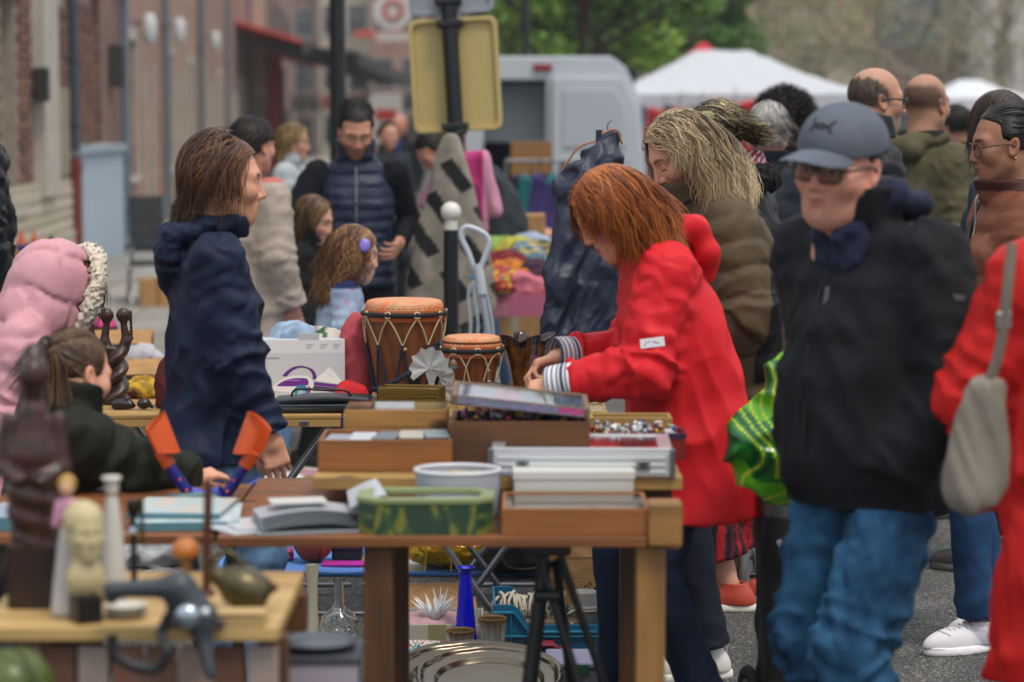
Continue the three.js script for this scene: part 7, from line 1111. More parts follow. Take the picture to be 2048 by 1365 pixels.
{
const w=0.405,d=0.26,hh=0.056,T=onTop('aluminium_case','aluminium display case with glass top and two latches','case',1163,5.32 - 0.0,SH,-0.03);
part(T,'side_rail',[box(w,hh,0.012,0,hh / 2,0.0,0.003)],alu);part(T,'side_rail',[box(w,hh,0.012,0,hh / 2,-d,0.003)],alu);part(T,'side_rail',box(0.012,hh,d - 0.012,-w / 2 + 0.006,hh / 2,-d / 2,0.003),alu);part(T,'side_rail',box(0.012,hh,d - 0.012,w / 2 - 0.006,hh / 2,-d / 2,0.003),alu);
for(let i=0;i<3;i++)part(T,'groove_rib',box(w - 0.03,0.006,0.004,0,0.012 + i*0.016,0.007,0.001),M('#dcdfe2',0.35,{metalness:0.6}));
part(T,'lid_rim',[box(w,0.008,0.03,0,hh + 0.004,-0.009,0.002),box(w,0.008,0.03,0,hh + 0.004,-d + 0.009,0.002),box(0.03,0.008,d - 0.05,-w / 2 + 0.015,hh + 0.004,-d / 2,0.002),box(0.03,0.008,d - 0.05,w / 2 - 0.015,hh + 0.004,-d / 2,0.002)],alu);
for(const s of[-1,1])part(T,'corner_cap',box(0.014,hh + 0.012,0.016,s*w / 2,hh / 2 + 0.002,0.0,0.004),M('#6a6e72',0.4,{metalness:0.7}));for(const x of[-0.132,0.138]){const g=new THREE.Group();g.name='latch';g.position.set(x,0.026,0.009);T.add(g);part(g,'latch_plate',box(0.030,0.024,0.005,0,0,0,0.002),M('#8d9296',0.3,{metalness:0.8}));part(g,'latch_clip',box(0.016,0.016,0.004,0,0.002,0.004,0.001),M('#5a5e62',0.3,{metalness:0.8}));}
part(T,'velvet_bed',box(w - 0.03,0.02,d - 0.03,0,0.02,-d / 2),M('#3a2c34',0.95));part(T,'glass',box(w - 0.06,0.003,d - 0.06,0,hh + 0.004,-d / 2),paneM);const cc=[];for(let i=0;i<40;i++)cc.push(tf(cyl(0.010,0.010,0.003,0,0,0,12),rr(-w / 2 + 0.04,w / 2 - 0.04),0.031,rr(-d + 0.04,-0.04)));part(T,'coins',merge(cc),M('#8a7a5a',0.35,{metalness:0.8}),{kind:'stuff'});
}
trayBox('wooden_tray','honey wooden display tray with leaning cards at table front',1152,4.985,TH,0.312,0.058,0.24,honey,{t:0.010,glass:true,fill:(T,w,d,hh,zc)=>{part(T,'card',box(w*0.55,0.012,d*0.4,-w*0.18,hh*0.62,zc + 0.02),M('#8f8284',0.6));part(T,'card',box(w*0.22,0.014,d*0.4,w*0.27,hh*0.62,zc + 0.02),M('#9a2632',0.6));part(T,'card',box(w*0.08,0.004,d*0.12,w*0.26,hh*0.62 + 0.01,zc + 0.05),M('#b9b6cc',0.6));}});
{const T=onTop('white_carton','flat white carton lying behind the honey display tray','carton',1148,5.235,TH + 0.0,0.02);part(T,'carton',box(0.265,0.082,0.13,0,0.041,-0.07,0.004),M('#b6b6b0',0.6));part(T,'lid',box(0.27,0.02,0.135,0,0.091,-0.07,0.003),M('#bcbcb6',0.6));}
{
const w=0.285,d=0.165,hh=0.066,T=onTop('green_tin','green patterned tin box with glass lid and rounded corners','tin',850,4.99,TH),P=[],rc=0.035;const sh=new THREE.Shape();sh.moveTo(-w / 2 + rc,0);sh.lineTo(w / 2 - rc,0);sh.lineTo(w / 2,rc);sh.lineTo(w / 2,d - rc);sh.lineTo(w / 2 - rc,d);sh.lineTo(-w / 2 + rc,d);sh.lineTo(-w / 2,d - rc);sh.lineTo(-w / 2,rc);sh.closePath();const inner=sh.getPoints().map((p)=>new THREE.Vector2(p.x*0.95,d / 2 +(p.y - d / 2)*0.94));const s2=sh.clone();s2.holes.push(new THREE.Path(inner));
const t=tex(256,64,(u,v)=>{const n=tn(u,v,3,1.2,5)+ 0.15*Math.sin((u*3 + v*1.2)*6.28);return n>0.3?[112,112,44]:n>0.0?[58,84,50]:[38,64,46];});const body=new THREE.ExtrudeGeometry(s2,{depth:hh,bevelEnabled:false}).rotateX(-Math.PI / 2);part(T,'tin_wall',boxUV(body,3.2),new THREE.MeshPhysicalMaterial({map:t,roughness:0.4}));
part(T,'lid_rim',new THREE.ExtrudeGeometry((()=>{const q=sh.clone();q.holes.push(new THREE.Path(sh.getPoints().map((p)=>new THREE.Vector2(p.x*0.84,d / 2 +(p.y - d / 2)*0.80))));return q;})(),{depth:0.008,bevelEnabled:true,bevelSize:0.003,bevelThickness:0.002,bevelSegments:2}).rotateX(-Math.PI / 2).translate(0,hh + 0.002,0),M('#7c8a5c',0.4));part(T,'glass',new THREE.ShapeGeometry(sh).rotateX(-Math.PI / 2).scale(0.9,1,0.9).translate(0,hh + 0.006,-0.012),paneM);part(T,'lining',new THREE.ShapeGeometry(sh).rotateX(-Math.PI / 2).scale(0.93,1,0.93).translate(0,hh*0.93,-0.008),M('#6f6252',0.9));part(T,'paper',box(0.10,0.003,0.07,0.05,hh*0.97,-0.085),M('#9aa6a8',0.7));
}
{const T=onTop('round_tub','round clear plastic tub of sewing oddments behind green tin','tub',915,5.24,TH);T.scale.z=0.82;part(T,'wall',lathe([[0,0.001],[0.088,0.001],[0.092,0.004],[0.094,0.10],[0.091,0.10],[0.089,0.006],[0,0.005]],44),M('#b8bcc8',0.25,{transmission:0.35,thickness:0}));part(T,'lid_ring',tf(new THREE.TorusGeometry(0.093,0.005,8,48),0,0.104,0,Math.PI / 2),M('#c9ccd2',0.3));part(T,'white_lining',cyl(0.084,0.086,0.075,0,0.007,0,40),M('#b4b4c0',0.7));const g=[];for(let i=0;i<40;i++){const a=rnd()*6.28,r=Math.sqrt(rnd())*0.07;g.push(tf(cyl(0.008,0.008,0.006,0,0,0,10),Math.cos(a)*r,0.083 + rr(0,0.008),Math.sin(a)*r,rr(-0.5,0.5),0,0));}part(T,'buttons',merge(g),M('#b5954a',0.4),{kind:'stuff'});}
{
const T=onTop('ring_binder','open grey ring binder with plastic pages','binder',628,5.0,TH,0.22);part(T,'cover',tf(box(0.24,0.004,0.20,0,0,0),0.0,0.004,-0.10),M('#8f979e',0.5));for(let i=0;i<6;i++){const bend=(x)=>0.010 + i*0.0045 + 0.014*Math.sin(clamp((x + 0.11)/ 0.22,0,1)*Math.PI);const P=[],I=[];for(let k=0;k<=10;k++){const x=-0.11 + k*0.0215;P.push(x,bend(x),-0.008 - i*0.006,x,bend(x),-0.19 + i*0.004);if(k){const q=k*2;I.push(q - 2,q,q - 1,q,q + 1,q - 1);}}const g=new THREE.BufferGeometry();g.setAttribute('position',new THREE.BufferAttribute(new Float32Array(P),3));g.setIndex(I);g.computeVertexNormals();part(T,'page',g,M(['#9aa4ac','#b2b8bd','#a8b0b8'][i % 3],0.3));}part(T,'raised_cover',(()=>{const P=[],I=[];for(let k=0;k<=12;k++){const a=k / 12,x=0.10 + 0.07*Math.sin(a*2.6),y=0.05 + 0.035*Math.sin(a*3.1)- a*0.02;P.push(x -(1 - a)*0.02,y,-0.02,x,y + 0.01,-0.2);if(k){const q=k*2;I.push(q - 2,q,q - 1,q,q + 1,q - 1);}}const g=new THREE.BufferGeometry();g.setAttribute('position',new THREE.BufferAttribute(new Float32Array(P),3));g.setIndex(I);g.computeVertexNormals();return g;})(),M('#aab0b6',0.35));part(T,'spine',bar([0.115,0.03,-0.005],[0.118,0.03,-0.2],0.018,12),M('#54585e',0.4));part(T,'label_card',box(0.12,0.002,0.08,-0.02,0.057,-0.11),M('#b9b6b2',0.6));
const U=onTop('loose_sheets','loose white plastic sheets under the grey binder','paper',545,5.06,TH,0.5);part(U,'sheet',tf(box(0.21,0.003,0.15,0,0.0025,-0.05),0,0,0,0,0.1),M('#b8bcc0',0.35));part(U,'sheet',tf(box(0.20,0.003,0.14,0.02,0.007,-0.06),0,0,0,0,-0.12),M('#c6cace',0.3));}
{
const x0=X(-110,5.05,0.74),x1=X(428,5.05,0.74),w=x1 - x0,T=thing('plank_table','narrow brown plank table carrying pale blue books','table',[(x0 + x1)/ 2,0,-5.05]);part(T,'table_top',wbox(w,0.02,0.75,0,0.73,-0.375,0.003),redW);for(const[a,b]of[[-w*0.45,-0.05],[w*0.40,-0.05],[-w*0.45,-0.70],[w*0.40,-0.70]])part(T,'leg',bar([a,0.72,b],[a + 0.05,0,b],0.014),darkSteel);
}
const BH=0.741;const art=(hex,hex2,s)=>{const a=rgb(hex),b=rgb(hex2),f=(x)=>255*Math.pow(x,1 / 2.2);return new THREE.MeshPhysicalMaterial({map:tex(128,128,(u,v)=>mixc(a,b,clamp(0.5 + 1.4*tn(u,v,2,2,s),0,1)).map(f)),roughness:0.35});};
function pictureBook(px,z,h,w,t,d,m,label,turn){const T=onTop('picture_book',label,'book',px,z,h,turn);part(T,'back_cover',box(w,0.003,d,0,0.0015,-d / 2),M('#8aa0a8',0.4));part(T,'pages',box(w - 0.008,t - 0.006,d - 0.006,0,t / 2,-d / 2),pagesM);part(T,'front_cover',boxUV(box(w,0.003,d,0,t - 0.0015,-d / 2),2.5),m);part(T,'spine',box(w,t - 0.002,0.003,0,t / 2,0.001),M('#4c7a86',0.45));}
pictureBook(372,5.1,BH,0.225,0.020,0.26,art('#9ab8c6','#d0d4d2',3),'pale blue picture book by the orange crutch',0.08);pictureBook(345,5.14,BH + 0.021,0.205,0.012,0.22,art('#a8c4cc','#c8bcae',5),'thin pale magazine lying on pale blue book',-0.06);pictureBook(425,5.3,BH,0.10,0.024,0.2,art('#4c6a70','#7a9a98',6),'teal edged book next to open binder',0.4);pictureBook(10,5.1,BH,0.14,0.03,0.2,art('#8a9cb4','#b9b4b0',8),'blue grey book at the edge of plank table',-0.1);
function crutch(px,py,z,dirX,label){
const p=W(px,py,z),T=thing('forearm_crutch',label,'crutch',[p.x,p.y,p.z]),blue=M('#101c7a',0.35),or=M('#c8501a',0.4),a=dirX<0?-1:1;
const top=[a*0.060,0.095,0.01],base=[-a*0.012,-0.015,0];
part(T,'forearm_tube',tube([base,[a*0.018,0.028,0.004],top],0.0135,12,10),blue);part(T,'shaft',tube([base,[-a*0.05,-0.035,-0.10],[-a*0.12,-0.03,-0.42]],0.0125,14,10),blue);part(T,'grip',tube([[-a*0.012,-0.010,0.0],[-a*0.045,0.0,0.02],[-a*0.08,0.012,0.03]],0.0145,12,10),M('#4a52b0',0.5));
for(let i=0;i<3;i++)part(T,'adjuster_hole',ball(0.0045,a*(0.004 + i*0.016),0.012 + i*0.026,0.015,8),or);part(T,'sleeve',bar([a*0.045,0.070,0.008],[a*0.066,0.105,0.01],0.0165,12),or);
const P=[],I=[],n=16,m=10;for(let sft=0;sft<2;sft++)for(let j=0;j<=m;j++)for(let i=0;i<=n;i++){const th=(i / n - 0.5)*3.7,t=j / m,r=0.043 - sft*0.004,hgt=0.105*(1 - 0.45*Math.pow(Math.abs(th)/ 1.85,2));P.push(Math.sin(th)*r*1.05,t*hgt + 0.02*Math.pow(Math.abs(th)/ 1.85,2),-Math.cos(th)*r);}const N1=(m + 1)*(n + 1);for(let s=0;s<2;s++)for(let j=0;j<m;j++)for(let i=0;i<n;i++){const q=s*N1 + j*(n + 1)+ i;I.push(q,q + 1,q + n + 1,q + 1,q + n + 2,q + n + 1);}for(let i=0;i<n;i++){const q=m*(n + 1)+ i;I.push(q,q + N1,q + 1,q + 1,q + N1,q + N1 + 1);}for(const i of[0,n])for(let j=0;j<m;j++){const q=j*(n + 1)+ i;I.push(q,q + n + 1,q + N1,q + n + 1,q + n + 1 + N1,q + N1);}
const g=new THREE.BufferGeometry();g.setAttribute('position',new THREE.BufferAttribute(new Float32Array(P),3));g.setIndex(I);g.computeVertexNormals();g.rotateY(a*1.3).rotateZ(-a*0.35).translate(a*0.058,0.088,0.012);part(T,'arm_cuff',g,or);return T;
}
crutch(378,990,5.62,-1,'blue crutch with orange cuff, touched by the girl');crutch(452,992,5.6,1,'blue crutch with orange cuff, in front of jeans');
const FZ=4.06,FH=0.75;
{
const x0=X(-60,FZ,FH),x1=X(556,FZ,FH),w=x1 - x0,T=thing('plank_bench','foreground plank bench with boarded front','table',[(x0 + x1)/ 2,0,-FZ]);
part(T,'plank',wbox(w,0.026,0.17,0,FH - 0.013,-0.085,0.004),paleW);part(T,'plank',wbox(w,0.026,0.17,0,FH - 0.013,-0.26,0.004),paleW);part(T,'plank',wbox(w,0.026,0.17,0,FH - 0.013,-0.435,0.004),pine);
const hx=['#6a4a38','#8a7468','#5c3c2c','#92827a','#745040'];for(let i=0;i<9;i++)part(T,'front_board',wbox(w / 9 - 0.006,0.55,0.016,-w / 2 +(i + 0.5)*w / 9,FH - 0.315,-0.03,0.003,1),M(hx[i % 5],0.7));for(const sx of[-0.47,0.47])for(const zz of[-0.08,-0.46])part(T,'leg',wbox(0.05,FH - 0.03,0.05,sx*w,(FH - 0.03)/ 2,zz,0.003,1),brownW);
const U=thing('side_stand','low stand with lilac plastic front beside plank bench','stand',[X(640,4.3,0.6),0,-4.25]);part(U,'top',box(0.15,0.014,0.16,0,0.647,-0.08,0.003),M('#34383e',0.5));part(U,'panel',box(0.145,0.50,0.012,0,0.40,-0.01,0.003),M('#9a929c',0.45));for(const[a,b]of[[-0.06,-0.02],[0.06,-0.02],[-0.06,-0.15],[0.06,-0.15]])part(U,'leg',bar([a,0,b],[a,0.64,b],0.01),darkSteel);
}
{const T=onTop('metal_tray','dark grey metal tray at the end of foreground bench','tray',632,4.33,0.655,0.05);part(T,'pan',lathe([[0,0.004],[0.058,0.004],[0.074,0.014],[0.078,0.015],[0.076,0.010],[0.06,0.0],[0,0]],32).scale(1.0,1,0.9),M('#5a6068',0.35,{metalness:0.6}));}
{
const T=onTop('carved_statue','tall dark carved wooden statue on block, foreground','statue',72,4.25,FH),a=rgb('#260f0b'),b=rgb('#3f1d14');
const f=(x,y,z)=>{let d=caps(x,y,z,[0.005,0.12,0],[0,0.26,0],0.042,0.034);d=smin(d,ellip(x,y,z,0,0.20,0.0,0.046,0.09,0.04),0.03);d=smin(d,caps(x,y,z,[0,0.28,0],[0.0,0.345,0],0.040,0.026),0.03);d=smin(d,caps(x,y,z,[0,0.35,0],[0,0.38,0],0.016,0.016),0.012);d=smin(d,ellip(x,y,z,0.004,0.415,0.004,0.026,0.036,0.03),0.012);d=smin(d,ellip(x,y,z,0.0,0.45,-0.012,0.02,0.022,0.02),0.01);for(const s of[-1,1]){d=smin(d,caps(x,y,z,[s*0.044,0.335,0],[s*0.056,0.25,0.012],0.015,0.012),0.012);d=smin(d,caps(x,y,z,[s*0.056,0.25,0.012],[s*0.02,0.23,0.05],0.012,0.010),0.01);}d +=0.003*Math.sin(y*150 + x*40)*sstep(0.27,0.2,y);return d;};
part(T,'figure',skin(f,[-0.09,0.06,-0.08],[0.09,0.49,0.09],0.005,(x,y,z)=>mixc(a,b,clamp(0.5 + noise(x*25,y*60,z*25),0,1))),vcMat(0.3));part(T,'block',wbox(0.088,0.118,0.085,0,0.059,0,0.006,1),darkW);
}
function bustAt(px,z,label){const T=onTop('plaster_bust',label,'bust',px,z,FH,0.5),h=skin((x,y,z_)=>{const d=headField({wide:1})(x,y,z_);return smin(d,ellip(x,y,z_,0,0.055,-0.02,0.086,0.088,0.105)+ 0.004*noise(x*60,y*60,z_*60),0.01);},[-0.12,-0.21,-0.15],[0.12,0.17,0.14],0.006);h.scale(0.40,0.40,0.40).translate(0,0.155,0);part(T,'head',h,M('#b5a77e',0.55));part(T,'shoulders',skin((x,y,z_)=>{let d=ellip(x,y,z_,0,0.075,0,0.034,0.034,0.022);return Math.max(smin(d,caps(x,y,z_,[0,0.08,0],[0,0.12,0],0.02,0.017),0.02),0.048 - y);},[-0.05,0.03,-0.04],[0.05,0.14,0.04],0.004),M('#b5a77e',0.55));part(T,'plinth',box(0.046,0.048,0.046,0,0.024,0,0.002),M('#17140f',0.35));return T;}
bustAt(172,4.10,'cream head bust on black cube, foreground');
{const T=onTop('lady_figurine','porcelain lady figurine in pink and white, blonde','figurine',137,4.16,FH);part(T,'gown',lathe([[0,0],[0.030,0],[0.031,0.01],[0.026,0.06],[0.018,0.12],[0.013,0.155],[0.012,0.16]],24),M('#b4b0b0',0.35));part(T,'bodice',skin((x,y,z)=>smin(ellip(x,y,z,0,0.18,0,0.018,0.032,0.014),Math.min(caps(x,y,z,[0.016,0.2,0],[0.022,0.165,0.012],0.006,0.005),caps(x,y,z,[-0.016,0.2,0],[-0.02,0.16,0.012],0.006,0.005)),0.006),[-0.04,0.13,-0.03],[0.04,0.22,0.03],0.0035),M('#b07a94',0.4));part(T,'head',tf(new THREE.SphereGeometry(1,16,12).scale(0.013,0.016,0.014),0.0,0.226,0.002),M('#c49a80',0.5));part(T,'hair',tf(new THREE.SphereGeometry(1,16,12).scale(0.0165,0.018,0.017),0.0,0.232,-0.004),M('#a8843c',0.5));}
{const T=onTop('white_figurine','slim white porcelain figure behind the bust','figurine',226,4.30,FH);part(T,'robe',lathe([[0,0],[0.026,0],[0.025,0.03],[0.021,0.10],[0.016,0.15],[0.011,0.185],[0.008,0.19]],24),M('#bdbbb6',0.3));part(T,'head',tf(lathe([[0,0.0],[0.010,0.004],[0.013,0.016],[0.012,0.028],[0.018,0.034],[0.017,0.039],[0,0.04]],18),0,0.187,0),M('#c4c1ba',0.3));}
{const T=onTop('brass_candlestick','dark brass candlestick with bracket behind the grey machine','candlestick',268,4.36,FH);part(T,'stem',tf(lathe([[0,0],[0.03,0],[0.028,0.008],[0.006,0.016],[0.005,0.14],[0.012,0.15],[0.012,0.17],[0.004,0.175],[0,0.175]],18),0,0,0),M('#2a2420',0.35,{metalness:0.7}));part(T,'bracket',[bar([0.0,0.1,0],[0.014,0.1,0],0.003),bar([0.016,0.09,0],[0.016,0.175,0],0.004),bar([0,0.17,0],[0.016,0.175,0],0.003)],M('#5a4a2c',0.35,{metalness:0.7}));part(T,'glass_bead',ball(0.007,0.0,0.118,0.012,10),M('#a8b8c8',0.1));}
{const T=onTop('wooden_dowel','upright brown wooden dowel on foreground bench','stick',412,4.34,FH);part(T,'rod',bar([0,0.0,0],[0.006,0.20,0],0.008,10),M('#4c2414',0.5));part(T,'tip',tf(new THREE.SphereGeometry(1,12,8).scale(0.008,0.014,0.008),0.006,0.205,0),M('#5a2c18',0.5));part(T,'foot',cyl(0.018,0.014,0.01,0,0,0,14),M('#4c2414',0.5));}
{const T=onTop('turned_mushroom','turned orange wooden mushroom beside the dowel','ornament',372,4.36,FH);part(T,'stem',lathe([[0,0],[0.02,0],[0.018,0.01],[0.009,0.03],[0.010,0.07]],20),M('#8a6030',0.5));part(T,'cap',tf(lathe([[0,0.036],[0.012,0.034],[0.024,0.022],[0.027,0.008],[0.02,0.0],[0,0.002]],22),0,0.068,0),M('#b06a28',0.4));}
{
const T=onTop('hand_machine','grey cast iron hand-cranked machine with chrome knob','machine',350,4.02,FH),gr=M('#3c4248',0.42,{metalness:0.3}),k=(p,y)=>[(p - 350)/ 1185,(1266 - y)/ 1185,0];
const f=(x,y,z)=>{const P2=(a,b,zz=0)=>[(a - 350)/ 1185,(1266 - b)/ 1185,zz];let d=caps(x,y,z,P2(222,1180),P2(360,1176),0.013,0.020);d=smin(d,caps(x,y,z,P2(360,1176),P2(402,1238),0.026,0.030),0.02);d=smin(d,caps(x,y,z,P2(362,1180),P2(345,1222),0.018,0.012),0.012);d=smin(d,caps(x,y,z,P2(400,1240),P2(424,1345,0.03),0.018,0.010),0.02);d=smin(d,caps(x,y,z,P2(222,1180),P2(222,1200),0.011,0.010),0.01);return d;};
part(T,'casting',skin(f,[-0.16,-0.12,-0.06],[0.11,0.13,0.08],0.005),gr);part(T,'crank_arm',tube([k(345,1222),k(330,1262),k(345,1285),k(325,1322),k(275,1318),k(238,1290),k(235,1258)].map((p,i)=>V(p[0],p[1],0.045 +(i>1?0.02:0))),0.010,40,10),M('#15171a',0.5));part(T,'knob',tf(new THREE.SphereGeometry(1,18,14).scale(0.022,0.022,0.014),...k(380,1228).slice(0,2),0.032),M('#a8b4c0',0.15,{metalness:0.9}));part(T,'bolt',ball(0.009,...k(415,1220).slice(0,2),0.028,10),alu);part(T,'base_plate',box(0.10,0.012,0.07,0.03,0.006,-0.06,0.003),gr);part(T,'pillar',bar([0.04,0.01,-0.05],[0.03,0.06,-0.01],0.014),gr);
}
{const T=onTop('brass_jug','dull brass jug lying on its side, foreground','jug',480,4.2,FH),br=M('#57503a',0.35,{metalness:0.75});part(T,'vessel',lathe([[0,-0.055],[0.026,-0.055],[0.034,-0.04],[0.040,-0.012],[0.036,0.016],[0.020,0.036],[0.016,0.046],[0.024,0.058],[0.021,0.058],[0.014,0.046],[0,0.03]],30).rotateZ(1.15).translate(0,0.044,0),br);part(T,'handle',tube([[0.01,0.08,0],[-0.02,0.105,0],[-0.05,0.09,0],[-0.05,0.062,0]],0.005,20,8),br);part(T,'spout',bar([0.045,0.03,0],[0.065,0.045,0],0.008),M('#7a5c48',0.4,{metalness:0.6}));}
{const T=onTop('flat_carton','pale flat carton beneath the brass jug','carton',476,4.09,FH);part(T,'carton',box(0.10,0.022,0.06,0,0.011,0,0.003),M('#b09462',0.8));part(T,'flap',tf(box(0.095,0.0025,0.03,0,0,0),0,0.024,0.018,0.1),M('#b99c6a',0.8));}
{const T=onTop('white_saucers','low stack of white dishes beside the bust','dishes',252,4.14,FH);for(let i=0;i<3;i++)part(T,'dish',tf(lathe([[0,0],[0.02,0],[0.036,0.009],[0.038,0.011],[0.034,0.009],[0.02,0.003],[0,0.003]],26),0,i*0.006,0),M('#c2beb4',0.3));}
{const T=thing('enamel_vessel','rounded green enamel vessel with wire at picture corner','vessel',[X(22,3.86,0.66),0,-3.86]);part(T,'bowl',tf(lathe([[0,0],[0.045,0.004],[0.066,0.035],[0.068,0.07],[0.05,0.10],[0.02,0.115],[0,0.117]],28),0,0.64,0),M('#47561a',0.35));part(T,'wire',tube([[-0.03,0.76,0.02],[0.02,0.765,0.05],[0.055,0.71,0.06],[0.075,0.64,0.05],[0.08,0.5,0.03]],0.0035,24,6),M('#26301a',0.5));part(T,'pedestal',[cyl(0.05,0.03,0.05,0,0,0,18),cyl(0.02,0.02,0.6,0,0.04,0,14)],M('#2c2a22',0.5));}
reseed(777);
const onGround=(name,label,cat,px,py,turn=0,o)=>{const z=D(py,0);return thing(name,label,cat,[X(px,z,0),0,-z],turn,o);};
{
const z0=D(1154),z1=9.95,x0=X(425,z0,0),x1=X(1262,z0,0),w=x1 - x0,d=z1 - z0,T=thing('woven_rug','blue woven rug with yellow and cream border on asphalt','rug',[(x0 + x1)/ 2,0,-z0]);
const t=canvasTex(1024,768,(g,W_,H_)=>{g.fillStyle='#5a8ad0';g.fillRect(0,0,W_,H_);g.fillStyle='#cfccb8';for(const x of[400,800])g.fillRect(x,H_ - 130,120,110);g.fillStyle='#d8b040';for(const x of[90,360,700,960]){g.beginPath();g.moveTo(x,H_ - 40);g.lineTo(x + 70,H_ - 130);g.lineTo(x + 40,H_ - 260);g.lineTo(x - 10,H_ - 150);g.fill();}g.strokeStyle='#4474b8';g.lineWidth=8;for(let y=30;y<H_;y +=60){g.beginPath();g.moveTo(0,y);g.lineTo(W_,y);g.stroke();}g.globalAlpha=0.12;for(let i=0;i<5000;i++){g.fillStyle=i % 2?'#fff':'#000';g.fillRect(rnd()*W_,rnd()*H_,5,2);}});
part(T,'weave',(()=>{const g=new THREE.PlaneGeometry(w,d,60,30).rotateX(-Math.PI / 2).translate(0,0,-d / 2);const p=g.attributes.position;for(let i=0;i<p.count;i++)p.setY(i,0.016 + 0.006*noise(p.getX(i)*6,1,p.getZ(i)*6));g.computeVertexNormals();return g;})(),new THREE.MeshPhysicalMaterial({map:t,roughness:0.95}));part(T,'hem',boxUV(box(w,0.012,0.012,0,0.008,0.0,0.004)),M('#35609c',0.95));
}
const rugY=0.018;const onRug=(name,label,cat,px,py,turn=0)=>{const z=D(py,rugY);return thing(name,label,cat,[X(px,z,0),rugY,-z],turn);};
{const T=onRug('pink_case','hot pink pencil case on the rug','case',536,1124,0.1);part(T,'shell',box(0.19,0.04,0.08,0,0.02,-0.04,0.014),M('#c02a66',0.5));part(T,'zip',bar([-0.085,0.032,0.001],[0.085,0.032,0.001],0.003),M('#7a1840'));}
{const T=onRug('notebook','pink notebook with dark edge on the rug','notebook',510,1136,-0.15);part(T,'cover',box(0.14,0.004,0.09,0,0.020,-0.045,0.001),M('#b06a84',0.5));part(T,'pages',box(0.136,0.016,0.086,0,0.010,-0.045,0.001),M('#2a2c34',0.7));}
{const T=onRug('basketball','orange brown basketball with black seams','ball',627,1124),r=0.075;part(T,'shell',ball(r,0,r,0,32),M('#8a3a1a',0.6));for(const[a,b,c]of[[0,0.5,0],[Math.PI / 2,0,0],[0,2.0,0.0]])part(T,'seam',tf(new THREE.TorusGeometry(r,0.0018,6,48),0,r,0,a,b,c),M('#16100c'));}
{const T=onRug('padded_pouch','small navy padded pouch on the rug','pouch',694,1124);part(T,'pouch',box(0.115,0.09,0.06,0,0.045,-0.03,0.014),M('#161a2c',0.7));part(T,'flap',box(0.11,0.04,0.006,0,0.066,0.003,0.003),M('#1d2338',0.7));}
{const T=onRug('magenta_folder','magenta plastic folder under the navy pouch','folder',688,1134);part(T,'cover',box(0.16,0.006,0.08,0,0.003,-0.03,0.001),M('#a81c8a',0.4));part(T,'rim',box(0.164,0.003,0.084,0,0.0075,-0.03),M('#c030a0',0.4));}
clothHeap('turquoise_purse','turquoise quilted purse beside gold foil basket',812,D(1116,0.02),0.018,0.10,0.045,0.07,flatc('#1c8a86',0.2),{cat:'purse'});
{
const T=onRug('foil_basket','gold foil wrapped basket with trailing streamers','basket',905,1134),gold=M('#b8901a',0.22,{metalness:0.55});const f=(x,y,z)=>{let d=ellip(x,y,z,0,0.07,0,0.185,0.075,0.12);d=smax(d,-ellip(x,y,z,0,0.13,0,0.165,0.075,0.10),0.01);return Math.max(d + 0.014*Math.abs(noise(x*20,y*24,z*20))- 0.008*Math.abs(noise(x*60,y*60,z*60)),-y);};part(T,'foil',skin(f,[-0.22,-0.01,-0.15],[0.22,0.15,0.15],0.0055),gold);reseed(5);for(let i=0;i<12;i++){const a=rr(-1.5,1.5),x=Math.sin(a)*0.18,z=Math.cos(a)*0.11;part(T,'streamer',tube([[x*0.9,0.12,z*0.9],[x*1.1,0.13,z*1.15],[x*1.25,0.06,z*1.35],[x*1.3,0.01,z*1.45]],0.0022,10,4),M('#c8a024',0.3,{metalness:0.4}));}}
{const T=onRug('black_bag','black holdall lying on the rug by cardboard box','bag',1042,1146,0.2);part(T,'holdall',skin((x,y,z)=>rbox(x,y,z,0,0.075,0,0.13,0.075,0.07,0.05)+ 0.012*Math.abs(noise(x*14,y*14,z*14)),[-0.16,-0.01,-0.1],[0.16,0.17,0.1],0.007),M('#14151a',0.5));part(T,'bag_handle',tube([[-0.09,0.10,0.06],[-0.07,0.04,0.085],[0.05,0.035,0.09],[0.09,0.09,0.06]],0.007,24,8),M('#0c0d10',0.5));}
{const T=onRug('white_basin','pale grey plastic basin with curved handle','basin',1176,1140),m=M('#a9b6ba',0.35);part(T,'bowl',lathe([[0,0.002],[0.09,0.002],[0.115,0.05],[0.13,0.13],[0.137,0.135],[0.134,0.125],[0.11,0.05],[0.085,0.01],[0,0.01]],36).scale(1.1,1,0.8),m);part(T,'handle',tube([[-0.12,0.12,0.06],[-0.06,0.09,0.115],[0.04,0.075,0.12],[0.12,0.10,0.07]],0.010,24,8),M('#b9c4c8',0.35));}
